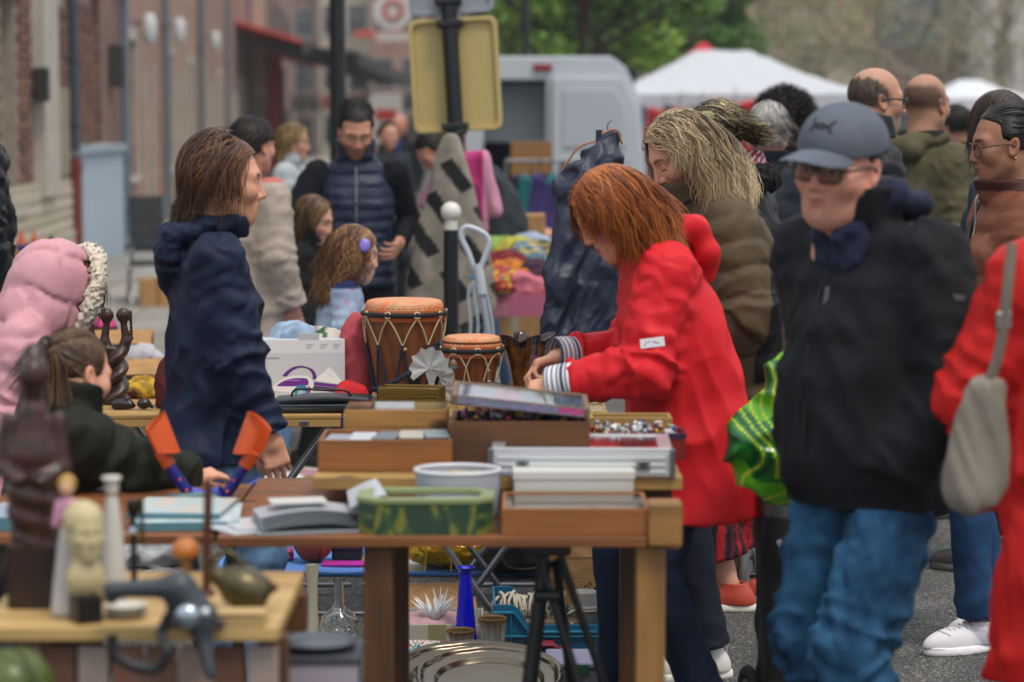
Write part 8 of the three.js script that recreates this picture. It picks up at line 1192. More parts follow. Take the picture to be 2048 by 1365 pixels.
{
const z=D(1250),T=thing('cardboard_box','brown cardboard box with black triangular print behind blue crate','box',[X(1200,z,0.1),0,-z],0.06);part(T,'carton',boxUV(box(0.30,0.15,0.2,0,0.075,-0.1,0.002)),card);part(T,'upper_box',boxUV(box(0.29,0.07,0.19,-0.03,0.186,-0.1,0.002)),card);part(T,'open_flap',boxUV(tf(box(0.29,0.05,0.004,0,0,0),-0.03,0.245,-0.01,-0.25)),card);part(T,'open_flap',boxUV(tf(box(0.004,0.06,0.19,0,0,0),-0.18,0.235,-0.1,0,0,0.2)),card);
const t=canvasTex(512,256,(g,w,h)=>{g.fillStyle='#a8804f';g.fillRect(0,0,w,h);g.fillStyle='#14110f';g.beginPath();g.moveTo(256,20);g.lineTo(430,190);g.lineTo(82,190);g.closePath();g.fill();g.fillStyle='#14110f';g.font='bold 58px sans-serif';g.save();g.translate(88,165);g.rotate(-0.77);g.fillText('LEROY',0,-8);g.restore();g.save();g.translate(292,12);g.rotate(0.77);g.fillText('MERLIN',0,0);g.restore();g.font='bold 42px sans-serif';g.fillText('www.',84,238);});part(T,'printed_panel',new THREE.PlaneGeometry(0.22,0.11).translate(0.0,0.093,0.0025),new THREE.MeshPhysicalMaterial({map:t,roughness:0.9}));
}
{
const z=D(1318),w=0.415,d=0.30,h=0.165,T=thing('plastic_crate','blue plastic crate with stepped rim on asphalt','crate',[X(1124,z,0.1),0,-z],0.02),m=M('#0f5f80',0.42);
const fr=[[-w / 2,0.012],[w / 2,0.012],[w / 2,h],[w / 2 - 0.055,h],[w / 2 - 0.075,h - 0.012],[w / 2 - 0.105,h - 0.062],[-w / 2 + 0.105,h - 0.062],[-w / 2 + 0.075,h - 0.012],[-w / 2 + 0.055,h],[-w / 2,h]],holes=[];for(let k=-7;k<=7;k++)for(const y of[0.022,0.046]){if(Math.abs(k)===3||Math.abs(k)===6)continue;holes.push([[k*0.024 - 0.003,y],[k*0.024 + 0.003,y],[k*0.024 + 0.003,y + 0.014],[k*0.024 - 0.003,y + 0.014]]);}
part(T,'front_wall',extrude(fr,0.006,0.001,holes).translate(0,0,-0.006),m);part(T,'back_wall',extrude(fr,0.006,0.001,holes).translate(0,0,-d),m);for(const s of[-1,1])part(T,'end_wall',box(0.006,h - 0.012,d - 0.012,s*(w / 2 - 0.003),h / 2 + 0.006,-d / 2,0.001),m);part(T,'base',box(w - 0.01,0.008,d - 0.01,0,0.008,-d / 2,0.001),m);
part(T,'rim_rail',[box(0.06,0.008,0.014,-w / 2 + 0.028,h - 0.022,0.006,0.002),box(0.06,0.008,0.014,w / 2 - 0.028,h - 0.022,0.006,0.002),box(w - 0.20,0.008,0.014,0,h - 0.082,0.006,0.002)],M('#1a7496',0.42));part(T,'mid_rail',box(w,0.006,0.012,0,0.070,0.006,0.001),M('#1a7496',0.42));for(const x of[-0.19,-0.155,0.155,0.19])part(T,'rib',box(0.004,0.10,0.010,x,0.085,0.005,0.001),M('#1a7496',0.42));for(const s of[-1,1])part(T,'sloped_rail',plank([s*(w / 2 - 0.062),h - 0.02,0.006],[s*(w / 2 - 0.108),h - 0.08,0.006],0.008,0.012),M('#1a7496',0.42));
const U=thing('rope_coil','coil of white cotton rope lying in the blue crate','rope',[X(1062,z + 0.15,0.12),0,-z - 0.15]),g=[];reseed(31);for(let i=0;i<24;i++){const ph=rr(-0.25,0.25),R=rr(0.030,0.05),yw=rr(-0.7,0.7);g.push(tube(Array.from({length:13},(_,k)=>{const a=k / 12*6.283;return V(-0.10 + i*0.0088 + rr(-0.003,0.003)+ Math.cos(a)*R*Math.sin(yw),0.128 + Math.sin(a)*R,Math.cos(a)*R*1.1*Math.cos(yw));}),0.0052,30,6,true));}part(U,'coils',merge(g),M('#b4ae9e',0.9));part(U,'loose_end',tube([[0.09,0.10,0.05],[0.14,0.13,0.06],[0.16,0.10,0.05],[0.12,0.09,0.07]],0.0045,24,6),M('#b4ae9e',0.9));part(U,'bed',box(0.3,0.085,0.14,0.0,0.057,0.0,0.01),M('#6a5a4a',0.9));part(U,'blue_tag',box(0.02,0.012,0.012,0.09,0.115,0.055,0.003),M('#1c4a90',0.5));
const V2=thing('stoneware_pot','grey stoneware pot with ridges standing in the crate','pot',[X(1170,z + 0.16,0.12),0.013,-z - 0.16]);part(V2,'pot',lathe([[0,0],[0.042,0],[0.045,0.09],[0.05,0.1],[0.047,0.105],[0.05,0.115],[0.047,0.12],[0.04,0.125],[0.038,0.16],[0.034,0.165],[0,0.15]],28),M('#8f8a84',0.5));part(V2,'band',tf(new THREE.TorusGeometry(0.048,0.005,8,32),0,0.108,0,Math.PI / 2),M('#a89270',0.6));
}
{
const T=onGround('blue_vase','tall slim cobalt blue glass vase with flared lip','vase',931,1300);part(T,'vessel',lathe([[0,0.0],[0.040,0.0],[0.040,0.006],[0.033,0.06],[0.0245,0.15],[0.0185,0.235],[0.019,0.247],[0.0285,0.255],[0.0285,0.2575],[0.015,0.25],[0.014,0.23],[0.02,0.15],[0.028,0.06],[0.034,0.012],[0,0.012]],40),M('#0808b4',0.08,{clearcoat:0.5}));part(T,'lip',tf(new THREE.TorusGeometry(0.0285,0.0016,8,36),0,0.2575,0,Math.PI / 2),M('#0a0a80',0.1));}
{const T=onGround('opal_vase','tall slim cream opal glass vase before the rug','vase',625,1275);part(T,'vessel',lathe([[0,0],[0.027,0],[0.027,0.006],[0.021,0.03],[0.0165,0.10],[0.0175,0.18],[0.0225,0.232],[0.0205,0.232],[0.0155,0.18],[0,0.16]],32),M('#aaa792',0.3));part(T,'foot',cyl(0.036,0.03,0.006,0,0,0,28),M('#b4b19c',0.3));}
{const T=onGround('glass_decanter','clear glass bottle vase with round belly and tall neck','bottle',678,1280);part(T,'vessel',lathe([[0,0.004],[0.03,0.004],[0.052,0.02],[0.060,0.05],[0.052,0.078],[0.030,0.098],[0.017,0.112],[0.0145,0.18],[0.019,0.196],[0.0165,0.196],[0.012,0.18],[0.0135,0.114],[0.027,0.094],[0.048,0.076],[0.055,0.05],[0.048,0.023],[0.028,0.008],[0,0.008]],40),crystal);part(T,'stopper',tf(new THREE.IcosahedronGeometry(0.026,1),0.03,0.03,0.045),crystal);}
{const z=D(1298),T=thing('tray_box','shallow white carton tray holding crystal bowl','tray',[X(868,z,0.05),0,-z]),m=M('#a8a396',0.85),w=0.30,d=0.26,h=0.075;part(T,'front_side',boxUV(box(w,h,0.006,0,h / 2,0,0.001)),m);part(T,'back_side',box(w,h,0.006,0,h / 2,-d,0.001),m);for(const s of[-1,1])part(T,'end_side',box(0.006,h,d - 0.006,s*(w / 2 - 0.003),h / 2,-d / 2,0.001),m);part(T,'base',box(w - 0.012,0.004,d - 0.006,0,0.003,-d / 2),m);part(T,'tape',box(0.055,h + 0.001,0.001,0.01,h / 2,0.004),M('#8a835f',0.5));part(T,'tissue',skin((x,y,zz)=>Math.max(ellip(x,y,zz,0,0.06,-d / 2,0.13,0.032,0.11)+ 0.02*Math.abs(noise(x*20,y*20,zz*20)),0.03 - y),[-0.15,0.02,-0.26],[0.15,0.11,0.0],0.006),M('#b08c90',0.8));
const U=thing('crystal_bowl','cut crystal bowl shaped like spiky petals','bowl',[X(868,z + 0.1,0.1),0.082,-z - 0.1]);for(let i=0;i<14;i++){const a=i / 14*6.283;part(U,'petal',new THREE.ConeGeometry(0.014,0.085,5).translate(0,0.042,0).rotateX(0.75 + 0.12*(i % 2)).rotateY(a).translate(Math.sin(a)*0.012,0,Math.cos(a)*0.012),cutGlass);}for(let i=0;i<6;i++){const a=i / 6*6.283;part(U,'inner_petal',new THREE.ConeGeometry(0.010,0.095,5).translate(0,0.047,0).rotateX(0.3).rotateY(a).translate(0.02,0.0,0),cutGlass);}}
{const T=onGround('cardboard_sheet','torn sheet of brown cardboard behind crystal bowl','cardboard',850,1246,0.1);part(T,'sheet',boxUV(tf(box(0.34,0.006,0.2,0,0,0),0,0.07,-0.08,0.25)),card);part(T,'prop',boxUV(box(0.28,0.055,0.02,0,0.03,-0.14)),card);}
function potAt(px,py,r,h,label){const T=onGround('ceramic_pot',label,'pot',px,py),P=[],n=40;const g=lathe([[0,0],[r*0.9,0],[r*0.86,h*0.2],[r*0.84,h*0.7],[r,h*0.97],[r*0.97,h],[r*0.86,h*0.96],[r*0.74,h*0.5],[0,h*0.4]],n),p=g.attributes.position,c=new Float32Array(p.count*3),w=rgb('#a8aaa2'),br=rgb('#6a4a1c');for(let i=0;i<p.count;i++){const a=Math.atan2(p.getX(i),p.getZ(i)),y=p.getY(i),k=1 + 0.06*Math.sin(a*11)*(y / h);p.setXYZ(i,p.getX(i)*k,y,p.getZ(i)*k);c.set(y>h*0.9?br:mixc(w,br,clamp(noise(a*4,y*40,1)*1.2 - 0.1 +(y / h)*0.2,0,0.7)),i*3);}g.setAttribute('color',new THREE.BufferAttribute(c,3));g.computeVertexNormals();part(T,'pot',g,vcMat(0.25));part(T,'base_ring',tf(new THREE.TorusGeometry(r*0.88,0.003,6,28),0,0.003,0,Math.PI / 2),M('#8a8c84',0.4));}
potAt(922,1350,0.041,0.135,'small ceramic pot with drip glaze, below blue vase');potAt(986,1345,0.041,0.165,'taller ceramic pot with brown dripped rim');
{
const z=6.6,T=thing('silver_platter','large tarnished oval silver platter with scalloped rim','platter',[X(950,z,0.1),0.0,-z]),P=[],I=[],n=96,prof=[[0,0.010],[0.6,0.010],[0.70,0.012],[0.74,0.028],[0.78,0.026],[0.84,0.033],[0.88,0.029],[0.92,0.038],[0.965,0.050],[1.0,0.040],[0.98,0.034],[0.72,0.014],[0,0.004]];for(const[q,y]of prof)for(let i=0;i<=n;i++){const a=i / n*6.2832,sc=1 +(q>0.85?0.025*Math.abs(Math.sin(a*5)):0);P.push(Math.cos(a)*q*0.245*sc,y,Math.sin(a)*q*0.19*sc);}for(let j=0;j<prof.length - 1;j++)for(let i=0;i<n;i++){const q=j*(n + 1)+ i;I.push(q,q + n + 1,q + 1,q + 1,q + n + 1,q + n + 2);}const g=new THREE.BufferGeometry();g.setAttribute('position',new THREE.BufferAttribute(new Float32Array(P),3));g.setIndex(I);g.computeVertexNormals();g.rotateX(0.26).translate(0,0.05,0);part(T,'dish',g,M('#5c564c',0.2,{metalness:0.95}));part(T,'prop',box(0.12,0.07,0.05,0,0.035,-0.13,0.005),M('#3a3632',0.8));
const U=thing('silver_platter','smaller silver platter stacked on the large platter','platter',[X(978,z - 0.1,0.1),0.022,-z + 0.07]);part(U,'dish',g.clone().scale(0.82,0.9,0.82),M('#665f54',0.2,{metalness:0.95}));part(U,'rim_bead',tf(new THREE.TorusGeometry(0.19,0.003,6,60).scale(1,0.78,1),0,0.075,0,Math.PI / 2 + 0.26),M('#7a746a',0.25,{metalness:0.95}));}
{
const T=onGround('toy_car','red model car with open sides beside blue crate','toy car',1090,1330,0.1),m=M('#8e2236',0.3,{clearcoat:0.6});part(T,'car_body',extrude([[-0.085,0.014],[0.085,0.014],[0.088,0.034],[0.05,0.040],[0.028,0.058],[-0.03,0.060],[-0.056,0.040],[-0.086,0.036]],0.06,0.003).translate(0,0,-0.06),m);part(T,'side_window',extrude([[-0.046,0.041],[0.036,0.041],[0.022,0.055],[-0.026,0.056]],0.002).translate(0,0,0.0035),glassM);for(const x of[-0.052,0.055])for(const zz of[0.002,-0.062])part(T,'wheel',tf(new THREE.CylinderGeometry(0.016,0.016,0.01,16),x,0.016,zz,Math.PI / 2),M('#121212',0.8));part(T,'bumper',box(0.006,0.008,0.062,0.09,0.02,-0.03,0.001),alu);}
{const z=6.72,T=thing('plastic_tub','translucent plastic tub with lilac lid beside trestle','tub',[X(1182,z,0.1),0,-z]);part(T,'tub_wall',box(0.24,0.07,0.18,0,0.036,-0.09,0.015),M('#a8a4b4',0.3,{transmission:0.4,thickness:0}));part(T,'lid',box(0.255,0.018,0.195,0,0.081,-0.09,0.008),M('#9a96b4',0.35));part(T,'contents',box(0.2,0.05,0.14,0,0.030,-0.09,0.01),M('#7a5a4a',0.8));part(T,'clip',box(0.05,0.03,0.008,-0.03,0.07,0.004,0.002),M('#1f6a4a',0.4));}
{const T=onGround('cow_figurine','small pale blue cow figurine beside table leg','figurine',803,1345,0.5),a=M('#6f9aa4',0.4);part(T,'animal',skin((x,y,z)=>{let d=ellip(x,y,z,0,0.045,0,0.045,0.024,0.022);d=smin(d,caps(x,y,z,[0.035,0.05,0],[0.052,0.062,0.004],0.016,0.012),0.012);d=smin(d,caps(x,y,z,[0.052,0.062,0.004],[0.068,0.050,0.006],0.013,0.009),0.008);for(const[lx,lz]of[[0.03,0.012],[0.03,-0.012],[-0.03,0.012],[-0.03,-0.012]]){d=smin(d,caps(x,y,z,[lx,0.036,lz],[lx + 0.003,0.020,lz],0.010,0.007),0.006);d=smin(d,caps(x,y,z,[lx + 0.003,0.020,lz],[lx,0.003,lz],0.006,0.006),0.004);}for(const s of[-1,1]){d=smin(d,caps(x,y,z,[0.050,0.070,0.004 + s*0.008],[0.048,0.084,0.004 + s*0.016],0.004,0.002),0.003);d=smin(d,ellip(x,y,z,0.046,0.066,0.004 + s*0.018,0.004,0.004,0.009),0.003);}return d;},[-0.06,-0.005,-0.04],[0.085,0.1,0.045],0.003),a);}
{const T=onGround('painted_dish','oval dish painted with red and green leaves','dish',838,1328);const t=tex(128,128,(u,v)=>{const n=tn(u,v,3,3,4),m=tn(u,v,4,4,9);return n>0.25?[170,60,56]:m>0.28?[60,120,112]:[196,200,190];});const g=lathe([[0,0.012],[0.06,0.012],[0.095,0.028],[0.098,0.026],[0.065,0.004],[0,0.004]],36).scale(1,1,0.7).translate(0,0.03,0);const p=g.attributes.position,uv=g.attributes.uv;for(let i=0;i<p.count;i++)uv.setXY(i,p.getX(i)*8,p.getZ(i)*8);part(T,'dish',g,new THREE.MeshPhysicalMaterial({map:t,roughness:0.25}));part(T,'stand',cyl(0.05,0.045,0.032,0,0,0,24),M('#7a8a84',0.5));}
{const T=onGround('yellow_tub','yellow felt egg tub with chick handles','tub',278,998,0.2),m=M('#b8900e',0.8);part(T,'tub',lathe([[0,0.002],[0.10,0.002],[0.125,0.26],[0.119,0.26],[0.095,0.01],[0,0.01]],32),m);for(const[x,y,s]of[[-0.09,0.27,1],[0.05,0.25,0.7]]){const g=new THREE.Group();g.name='chick';g.position.set(x,y,0.08);g.scale.setScalar(s);T.add(g);part(g,'chick_body',[ball(0.03,0,0.02,0,16),ball(0.022,0.006,0.055,0,14)],M('#c8a618',0.8));part(g,'beak',new THREE.ConeGeometry(0.007,0.015,6).rotateZ(-1.57).translate(0.032,0.055,0),M('#b05a18'));}part(T,'ribbon',tube([[-0.1,0.22,0.09],[-0.04,0.20,0.12],[0.03,0.215,0.12],[0.08,0.23,0.10]],0.012,20,8),M('#a82a6a',0.7));part(T,'green_patch',box(0.03,0.07,0.01,-0.095,0.14,0.085),M('#1c7a58',0.8));}
{const T=onGround('bath_mat','pink dimpled bath mat propped behind crutches','mat',368,1006,0.3);const g=extrude(Array.from({length:28},(_,i)=>{const a=i / 28*6.283;return[Math.cos(a)*0.11,0.15 + Math.sin(a)*0.15];}),0.012,0.004).rotateX(-0.25);part(T,'mat',g,M('#b87098',0.6));const d=[];for(let i=-4;i<=4;i++)for(let j=-5;j<=5;j++)if((i / 4.4)**2 +(j / 5.4)**2<1)d.push(ball(0.006,i*0.022 +(j % 2)*0.011,0.15 + j*0.024,0.016,6));part(T,'dimples',merge(d).rotateX(-0.25),M('#b87098',0.6),{kind:'stuff'});}
const flats=[[560,1012,0.20,0.05,0.14,'#9aa4b4','white boxed toy set on the ground behind blue jacket'],[612,985,0.24,0.035,0.2,'#7a8a1c','green and yellow book among goods behind display table'],[598,1000,0.10,0.04,0.08,'#c9a30e','small yellow box on the far ground cloth'],[668,990,0.14,0.06,0.12,'#b02c4c','red and white packet on the far ground cloth'],[640,972,0.2,0.04,0.18,'#b98a94','pink folded packaging behind the books'],[575,1022,0.12,0.05,0.1,'#3c84b4','light blue toy box near table legs'],[700,982,0.1,0.07,0.1,'#2c2f52','dark blue carton at edge of far cloth'],[530,1004,0.12,0.04,0.1,'#a85a78','rose coloured box beside the raincoat hand']];
{const z0=10.0,T=thing('ground_cloth','grey cloth spread on asphalt behind the tables','cloth',[X(560,10.5,0),0,-10.6]);part(T,'cloth',(()=>{const g=new THREE.PlaneGeometry(1.5,1.5,20,20).rotateX(-Math.PI / 2),p=g.attributes.position;for(let i=0;i<p.count;i++)p.setY(i,0.012 + 0.006*noise(p.getX(i)*7,2,p.getZ(i)*7));g.computeVertexNormals();return g;})(),M('#8f8c8a',0.95));}
for(const[px,py,w,h,d,hex,label]of flats){const T=onGround('boxed_goods',label,'box',px,py,rr(-0.4,0.4));T.position.y=0.02;part(T,'carton',box(w,h,d,0,h / 2,0,0.003),M(hex,0.5));part(T,'band',box(w*0.6,h*0.5,0.002,0,h*0.5,d / 2 + 0.002),M('#b9b8b4',0.5));}
clothHeap('plastic_wrap','crumpled clear plastic wrapping under the plank table',315,D(1130),0.0,0.26,0.10,0.2,flatc('#9a9ca0',0.3),{amp:0.03,cat:'plastic'});clothHeap('white_sheet','white folded sheets under the plank table',330,D(1200),0.0,0.24,0.10,0.2,flatc('#a8a8ac',0.2),{cat:'sheet'});
{const z=20.5,T=thing('folding_chair','black folding camping chair on the pavement','chair',[X(298,z,0.5),0.0,-z],0.3);part(T,'backrest',skin((x,y,zz)=>rbox(x,y,zz +(y - 0.8)*0.15,0,0.80,-0.1,0.15,0.24,0.018,0.015)+ 0.006*noise(x*12,y*12,1),[-0.2,0.5,-0.25],[0.2,1.08,0.1],0.014),M('#23272c',0.7));part(T,'seat',box(0.34,0.03,0.36,0,0.47,0.08,0.01),M('#1b1e22',0.7));for(const s of[-1,1]){part(T,'leg',bar([s*0.18,0.0,0.28],[s*0.18,0.6,-0.12],0.012),steel);part(T,'leg',bar([s*0.18,0.0,-0.2],[s*0.18,0.6,0.25],0.012),steel);part(T,'armrest',box(0.03,0.02,0.36,s*0.18,0.61,0.06,0.006),M('#1b1e22'));}
const U=thing('brown_carton','brown carton standing beneath the folding chair','carton',[X(318,20.2,0.2),0,-20.1],0.2);part(U,'carton',boxUV(box(0.3,0.36,0.25,0,0.18,0,0.004)),card);part(U,'tape',box(0.04,0.362,0.252,0,0.181,0),M('#8a6a3c',0.5));}
{const z=15.5,T=thing('toy_crate','wooden crate of orange and blue toys near leather jacket','crate',[X(60,z,0.6),0,-z]);part(T,'table',wbox(0.5,0.04,0.4,0,0.70,0,0.004),pine);for(const[a,b]of[[-0.2,-0.15],[0.2,-0.15],[-0.2,0.15],[0.2,0.15]])part(T,'leg',bar([a,0,b],[a,0.7,b],0.015),steel);part(T,'bin',box(0.18,0.10,0.16,-0.02,0.77,0,0.006),M('#a8743c',0.7));part(T,'orange_toy',[new THREE.ConeGeometry(0.04,0.14,12).translate(0.03,0.90,0),new THREE.ConeGeometry(0.04,0.12,12).translate(-0.05,0.91,0.02)],M('#b8582c',0.6));part(T,'blue_toy',box(0.14,0.05,0.06,0,0.84,0.05,0.01),M('#1c2c7a',0.5));part(T,'metal_post',bar([0.16,0.7,0.1],[0.16,0.92,0.1],0.014),M('#333'));}
for(const[px,z,w,h,d,hex,label]of[[262,9.9,0.52,0.30,0.4,'','open cardboard carton with lid flap behind twisted carvings'],[215,10.6,0.4,0.36,0.4,'','taller cardboard carton further behind the carvings']]){const T=thing('cardboard_carton',label,'carton',[X(px,z,0.5),0,-z],0.12);part(T,'carton',boxUV(box(w,h + 0.34,d,0,(h + 0.34)/ 2,0,0.004)),card);part(T,'flap',boxUV(tf(box(w,0.006,0.16,0,0,0),0,h + 0.345,d / 2 + 0.06,0.3)),card);}
clothHeap('folded_socks','crumpled white socks on the cardboard carton',286,9.85,0.645,0.16,0.07,0.12,flatc('#b4b2ba',0.2),{cat:'socks'});clothHeap('pink_black_cap','pink and black cap on the taller carton',205,10.5,0.705,0.12,0.07,0.12,(x,y)=>y>0.035?[0.5,0.05,0.2]:[0.012,0.012,0.02],{cat:'cap'});
{const z=12.6,x0=X(960,z,0.7),x1=X(1150,z,0.7),T=thing('trestle_table','trestle table heaped with colourful clothes','table',[(x0 + x1)/ 2,0,-z]);part(T,'table_top',wbox(x1 - x0 + 0.1,0.03,1.3,0,0.72,-0.65,0.004),pine);part(T,'cover',box(x1 - x0 + 0.12,0.12,0.01,0,0.68,0.008,0.002),M('#b0607c',0.8));for(const[a,b]of[[-0.2,-0.1],[0.2,-0.1],[-0.2,-1.2],[0.2,-1.2]])part(T,'leg',bar([a,0,b],[a,0.71,b],0.018),steel);
const pile=[[1000,12.7,0.0,'#a81c28','red shirt in the clothes heap'],[1040,12.72,0.0,'#c26a7e','pink shirt at the front of clothes heap'],[1022,12.8,0.05,'#b8701c','orange patterned blouse in the clothes heap'],[1070,12.8,0.02,'#3a1c30','plum shirt in the clothes heap'],[1010,13.0,0.08,'#6a1420','dark red jumper in the clothes heap'],[1050,13.1,0.10,'#54708c','denim blue shirt in the clothes heap'],[1032,13.25,0.15,'#a8a43c','yellow green jumper atop the clothes heap'],[1078,13.3,0.12,'#16182c','navy shirt in the clothes heap'],[1000,13.3,0.12,'#7c9a4c','green top in the clothes heap'],[1062,13.5,0.16,'#8a9ab0','pale blue shirt at the back of clothes heap']];
for(const[px,zz,y,hex,label]of pile)clothHeap('folded_garment',label,px,zz,0.735 + y,rr(0.22,0.32),rr(0.11,0.15),rr(0.22,0.3),rnd()<0.3?floral(hex,['#b9a43c','#2f6a7a']):flatc(hex,0.3),{cell:0.012,amp:0.03,cat:'garment'});
const B=W(1030,462,14.4),U=thing('brown_carton','wide brown carton behind the clothes heap','carton',[B.x,0,B.z]);part(U,'carton',boxUV(box(0.36,B.y + 0.1,0.3,0,(B.y + 0.1)/ 2,0,0.004)),card);part(U,'tape',box(0.05,B.y + 0.102,0.302,0,(B.y + 0.1)/ 2,0),M('#a89a88',0.5));}
{const z=19.5,T=thing('clothes_rail','steel clothes rail beside the van','rail',[X(1098,z,1),0,-z]);part(T,'top_bar',bar([-0.35,1.35,0],[0.35,1.35,0],0.014),steel);for(const s of[-0.35,0.35]){part(T,'upright',bar([s,0,0],[s,1.35,0],0.014),steel);part(T,'foot',bar([s,0.014,-0.25],[s,0.014,0.25],0.014),steel);}const fl=(h)=>({fn:(x,y,zz)=>vmul(rgb(h),0.85 + 0.3*noise(x*20,y*20,zz*20))});hangingShirt(1078,342,19.45,0.30,0.62,fl('#126a70'),'teal jacket on the clothes rail');hangingShirt(1102,340,19.42,0.32,0.66,fl('#3a2a6a'),'purple jacket on the clothes rail');hangingShirt(1062,342,19.55,0.28,0.62,fl('#141c34'),'navy jacket on the clothes rail');}
{
const z=8.55,T=thing('hanging_raincoat','navy hooded raincoat on a hanger above the vase','raincoat',[X(1165,z,1),0,-z],0.25),a=rgb('#141c30'),b=rgb('#202c48');
const s=4800 / z,p=(px,py)=>[(px - 1165)/ s,EYE -(py - 260)/ s*1.0];
const f=(x,y,zz)=>{const t=clamp((1.36 - y)/ 0.62,0,1),cx=0.03 - 0.035*t;let d=ellip(x - cx,0,zz,0,0,0,0.085 + 0.075*t,1,0.06 + 0.05*t);d=smax(d,Math.max(y - 1.40,0.86 - y),0.02);
d=smin(d,caps(x,y,zz,[-0.03,1.34,0.02],[-0.10,1.08,0.05],0.055,0.05),0.03);d=smin(d,caps(x,y,zz,[-0.10,1.08,0.05],[-0.125,0.84,0.06],0.05,0.042),0.03);d=smin(d,caps(x,y,zz,[0.10,1.34,0],[0.15,1.0,0.0],0.055,0.045),0.03);
let h=caps(x,y,zz,[-0.055,1.395,0.02],[0.085,1.49,0],0.062,0.058);h=smin(h,caps(x,y,zz,[0.06,1.50,0],[0.11,1.575,0],0.05,0.022),0.03);h=smax(h,-ellip(x,y,zz,-0.09,1.45,0.055,0.06,0.03,0.05),0.012);d=smin(d,h,0.02);
return d + 0.014*(2*Math.abs(noise(x*9 + y*3,y*4,zz*9))- 0.45)+ 0.010*(2*Math.abs(noise(x*19 - y*8,y*7,zz*17 + 4))- 0.5)- 0.006*Math.abs(noise(x*36,y*30,zz*36));};
part(T,'coat',skin(f,[-0.27,0.75,-0.18],[0.28,1.64,0.18],0.0075,(x,y,zz)=>mixc(a,b,clamp(0.5 + fbm(x*7,y*7,zz*7),0,1))),vcMat(0.48));part(T,'drawcord',[tube([[-0.09,1.46,0.05],[-0.03,1.54,0.06],[0.03,1.56,0.05]],0.004,16,6),tube([[0.06,1.585,0.03],[0.11,1.60,0.03],[0.14,1.55,0.02]],0.004,16,6)],M('#9a5f40',0.6));part(T,'hook',tube([[0.10,1.56,-0.01],[0.095,1.62,-0.01],[0.11,1.635,-0.01]],0.003,12,6),steel);part(T,'stand_pole',bar([0.06,0,-0.12],[0.09,1.60,-0.10],0.012),darkSteel);part(T,'stand_foot',[box(0.3,0.02,0.05,0.06,0.01,-0.12),box(0.05,0.021,0.3,0.06,0.0105,-0.12)],darkSteel);
}
{
const z=11.75,T=thing('wool_poncho','grey and black patterned wool poncho hung on sign post','poncho',[X(908,z,1),0,-z],0.0);
const f=(x,y,zz)=>{const t=clamp((1.58 - y)/ 0.98,0,1),cx=-0.015 - 0.005*t,w=0.035 + 0.235*Math.pow(t,0.82),dd=0.04 + 0.06*t;let d=ellip(x - cx,0,zz,0,0,0,w,1,dd);d=smax(d,y - 1.585,0.03);d=smax(d,0.60 + Math.abs(x + 0.02)*0.5 - y,0.01);const a=Math.atan2(zz,x - cx);return d + 0.016*t*Math.sin(x*38 + Math.sin(y*5)*1.5)+ 0.010*Math.abs(noise(x*12,y*4,zz*12));};
const bk=rgb('#131416'),gy=rgb('#7c766c'),lt=rgb('#938c80');part(T,'cloth',skin(f,[-0.33,0.55,-0.15],[0.31,1.62,0.15],0.0075,(x,y,zz)=>{const wv=Math.sin((x*1.0 + y)*420)*Math.sin((x - y)*420)>0?0.85:1.08,st=Math.round(y*60)/ 60;const q=((x*1.5 + st*1.1)*3.4 + 40)% 1,r=((x*0.6 - y*1.1)*3.0 + 40 + Math.floor((x*1.5 + st*1.1)*3.4)*0.37)% 1;const blk=q<0.44&&r<0.66;return blk?vmul(bk,wv):vmul(mixc(gy,lt,clamp(0.5 + noise(x*14,y*14,1),0,1)),wv);}),vcMat(0.98));part(T,'fringe',(()=>{const g=[];for(let i=0;i<60;i++){const x=-0.27 + i*0.009,y=0.61 + Math.abs(x + 0.02)*0.5;g.push(bar([x,y,0.06 + rr(-0.02,0.02)],[x + rr(-0.01,0.01),y - 0.05,0.06 + rr(-0.02,0.02)],0.002,4));}return merge(g);})(),M('#8a8378',0.95),{kind:'stuff'});part(T,'loop',tube([[0.0,1.57,0],[0.04,1.60,-0.05],[0.06,1.585,-0.12]],0.006,10,6),M('#2a2a2a',0.8));
const U=thing('pink_jacket','bright pink jacket on a hanger behind the poncho','jacket',[X(945,12.35,1),0,-12.35]),pk=rgb('#c0307c'),lp=rgb('#c88aa4');part(U,'jacket',skin((x,y,zz)=>{let d=rbox(x,y,zz,-0.04,1.27,0,0.13,0.22,0.05,0.05);d=smin(d,caps(x,y,zz,[0.04,1.46,0],[0.12,1.18,0.02],0.05,0.042),0.03);d=smin(d,caps(x,y,zz,[-0.12,1.46,0],[-0.24,1.22,0],0.05,0.04),0.03);return d + 0.012*Math.abs(noise(x*12,y*5,zz*12))*2;},[-0.33,0.98,-0.12],[0.2,1.56,0.12],0.009,(x,y)=>x>0.055||x<-0.17?lp:pk),vcMat(0.7));part(U,'hanger',tube([[-0.04,1.48,0],[-0.04,1.58,0.0],[-0.05,1.66,0.12],[-0.06,1.67,0.3]],0.006,16,6),M('#a83a70',0.5));
}
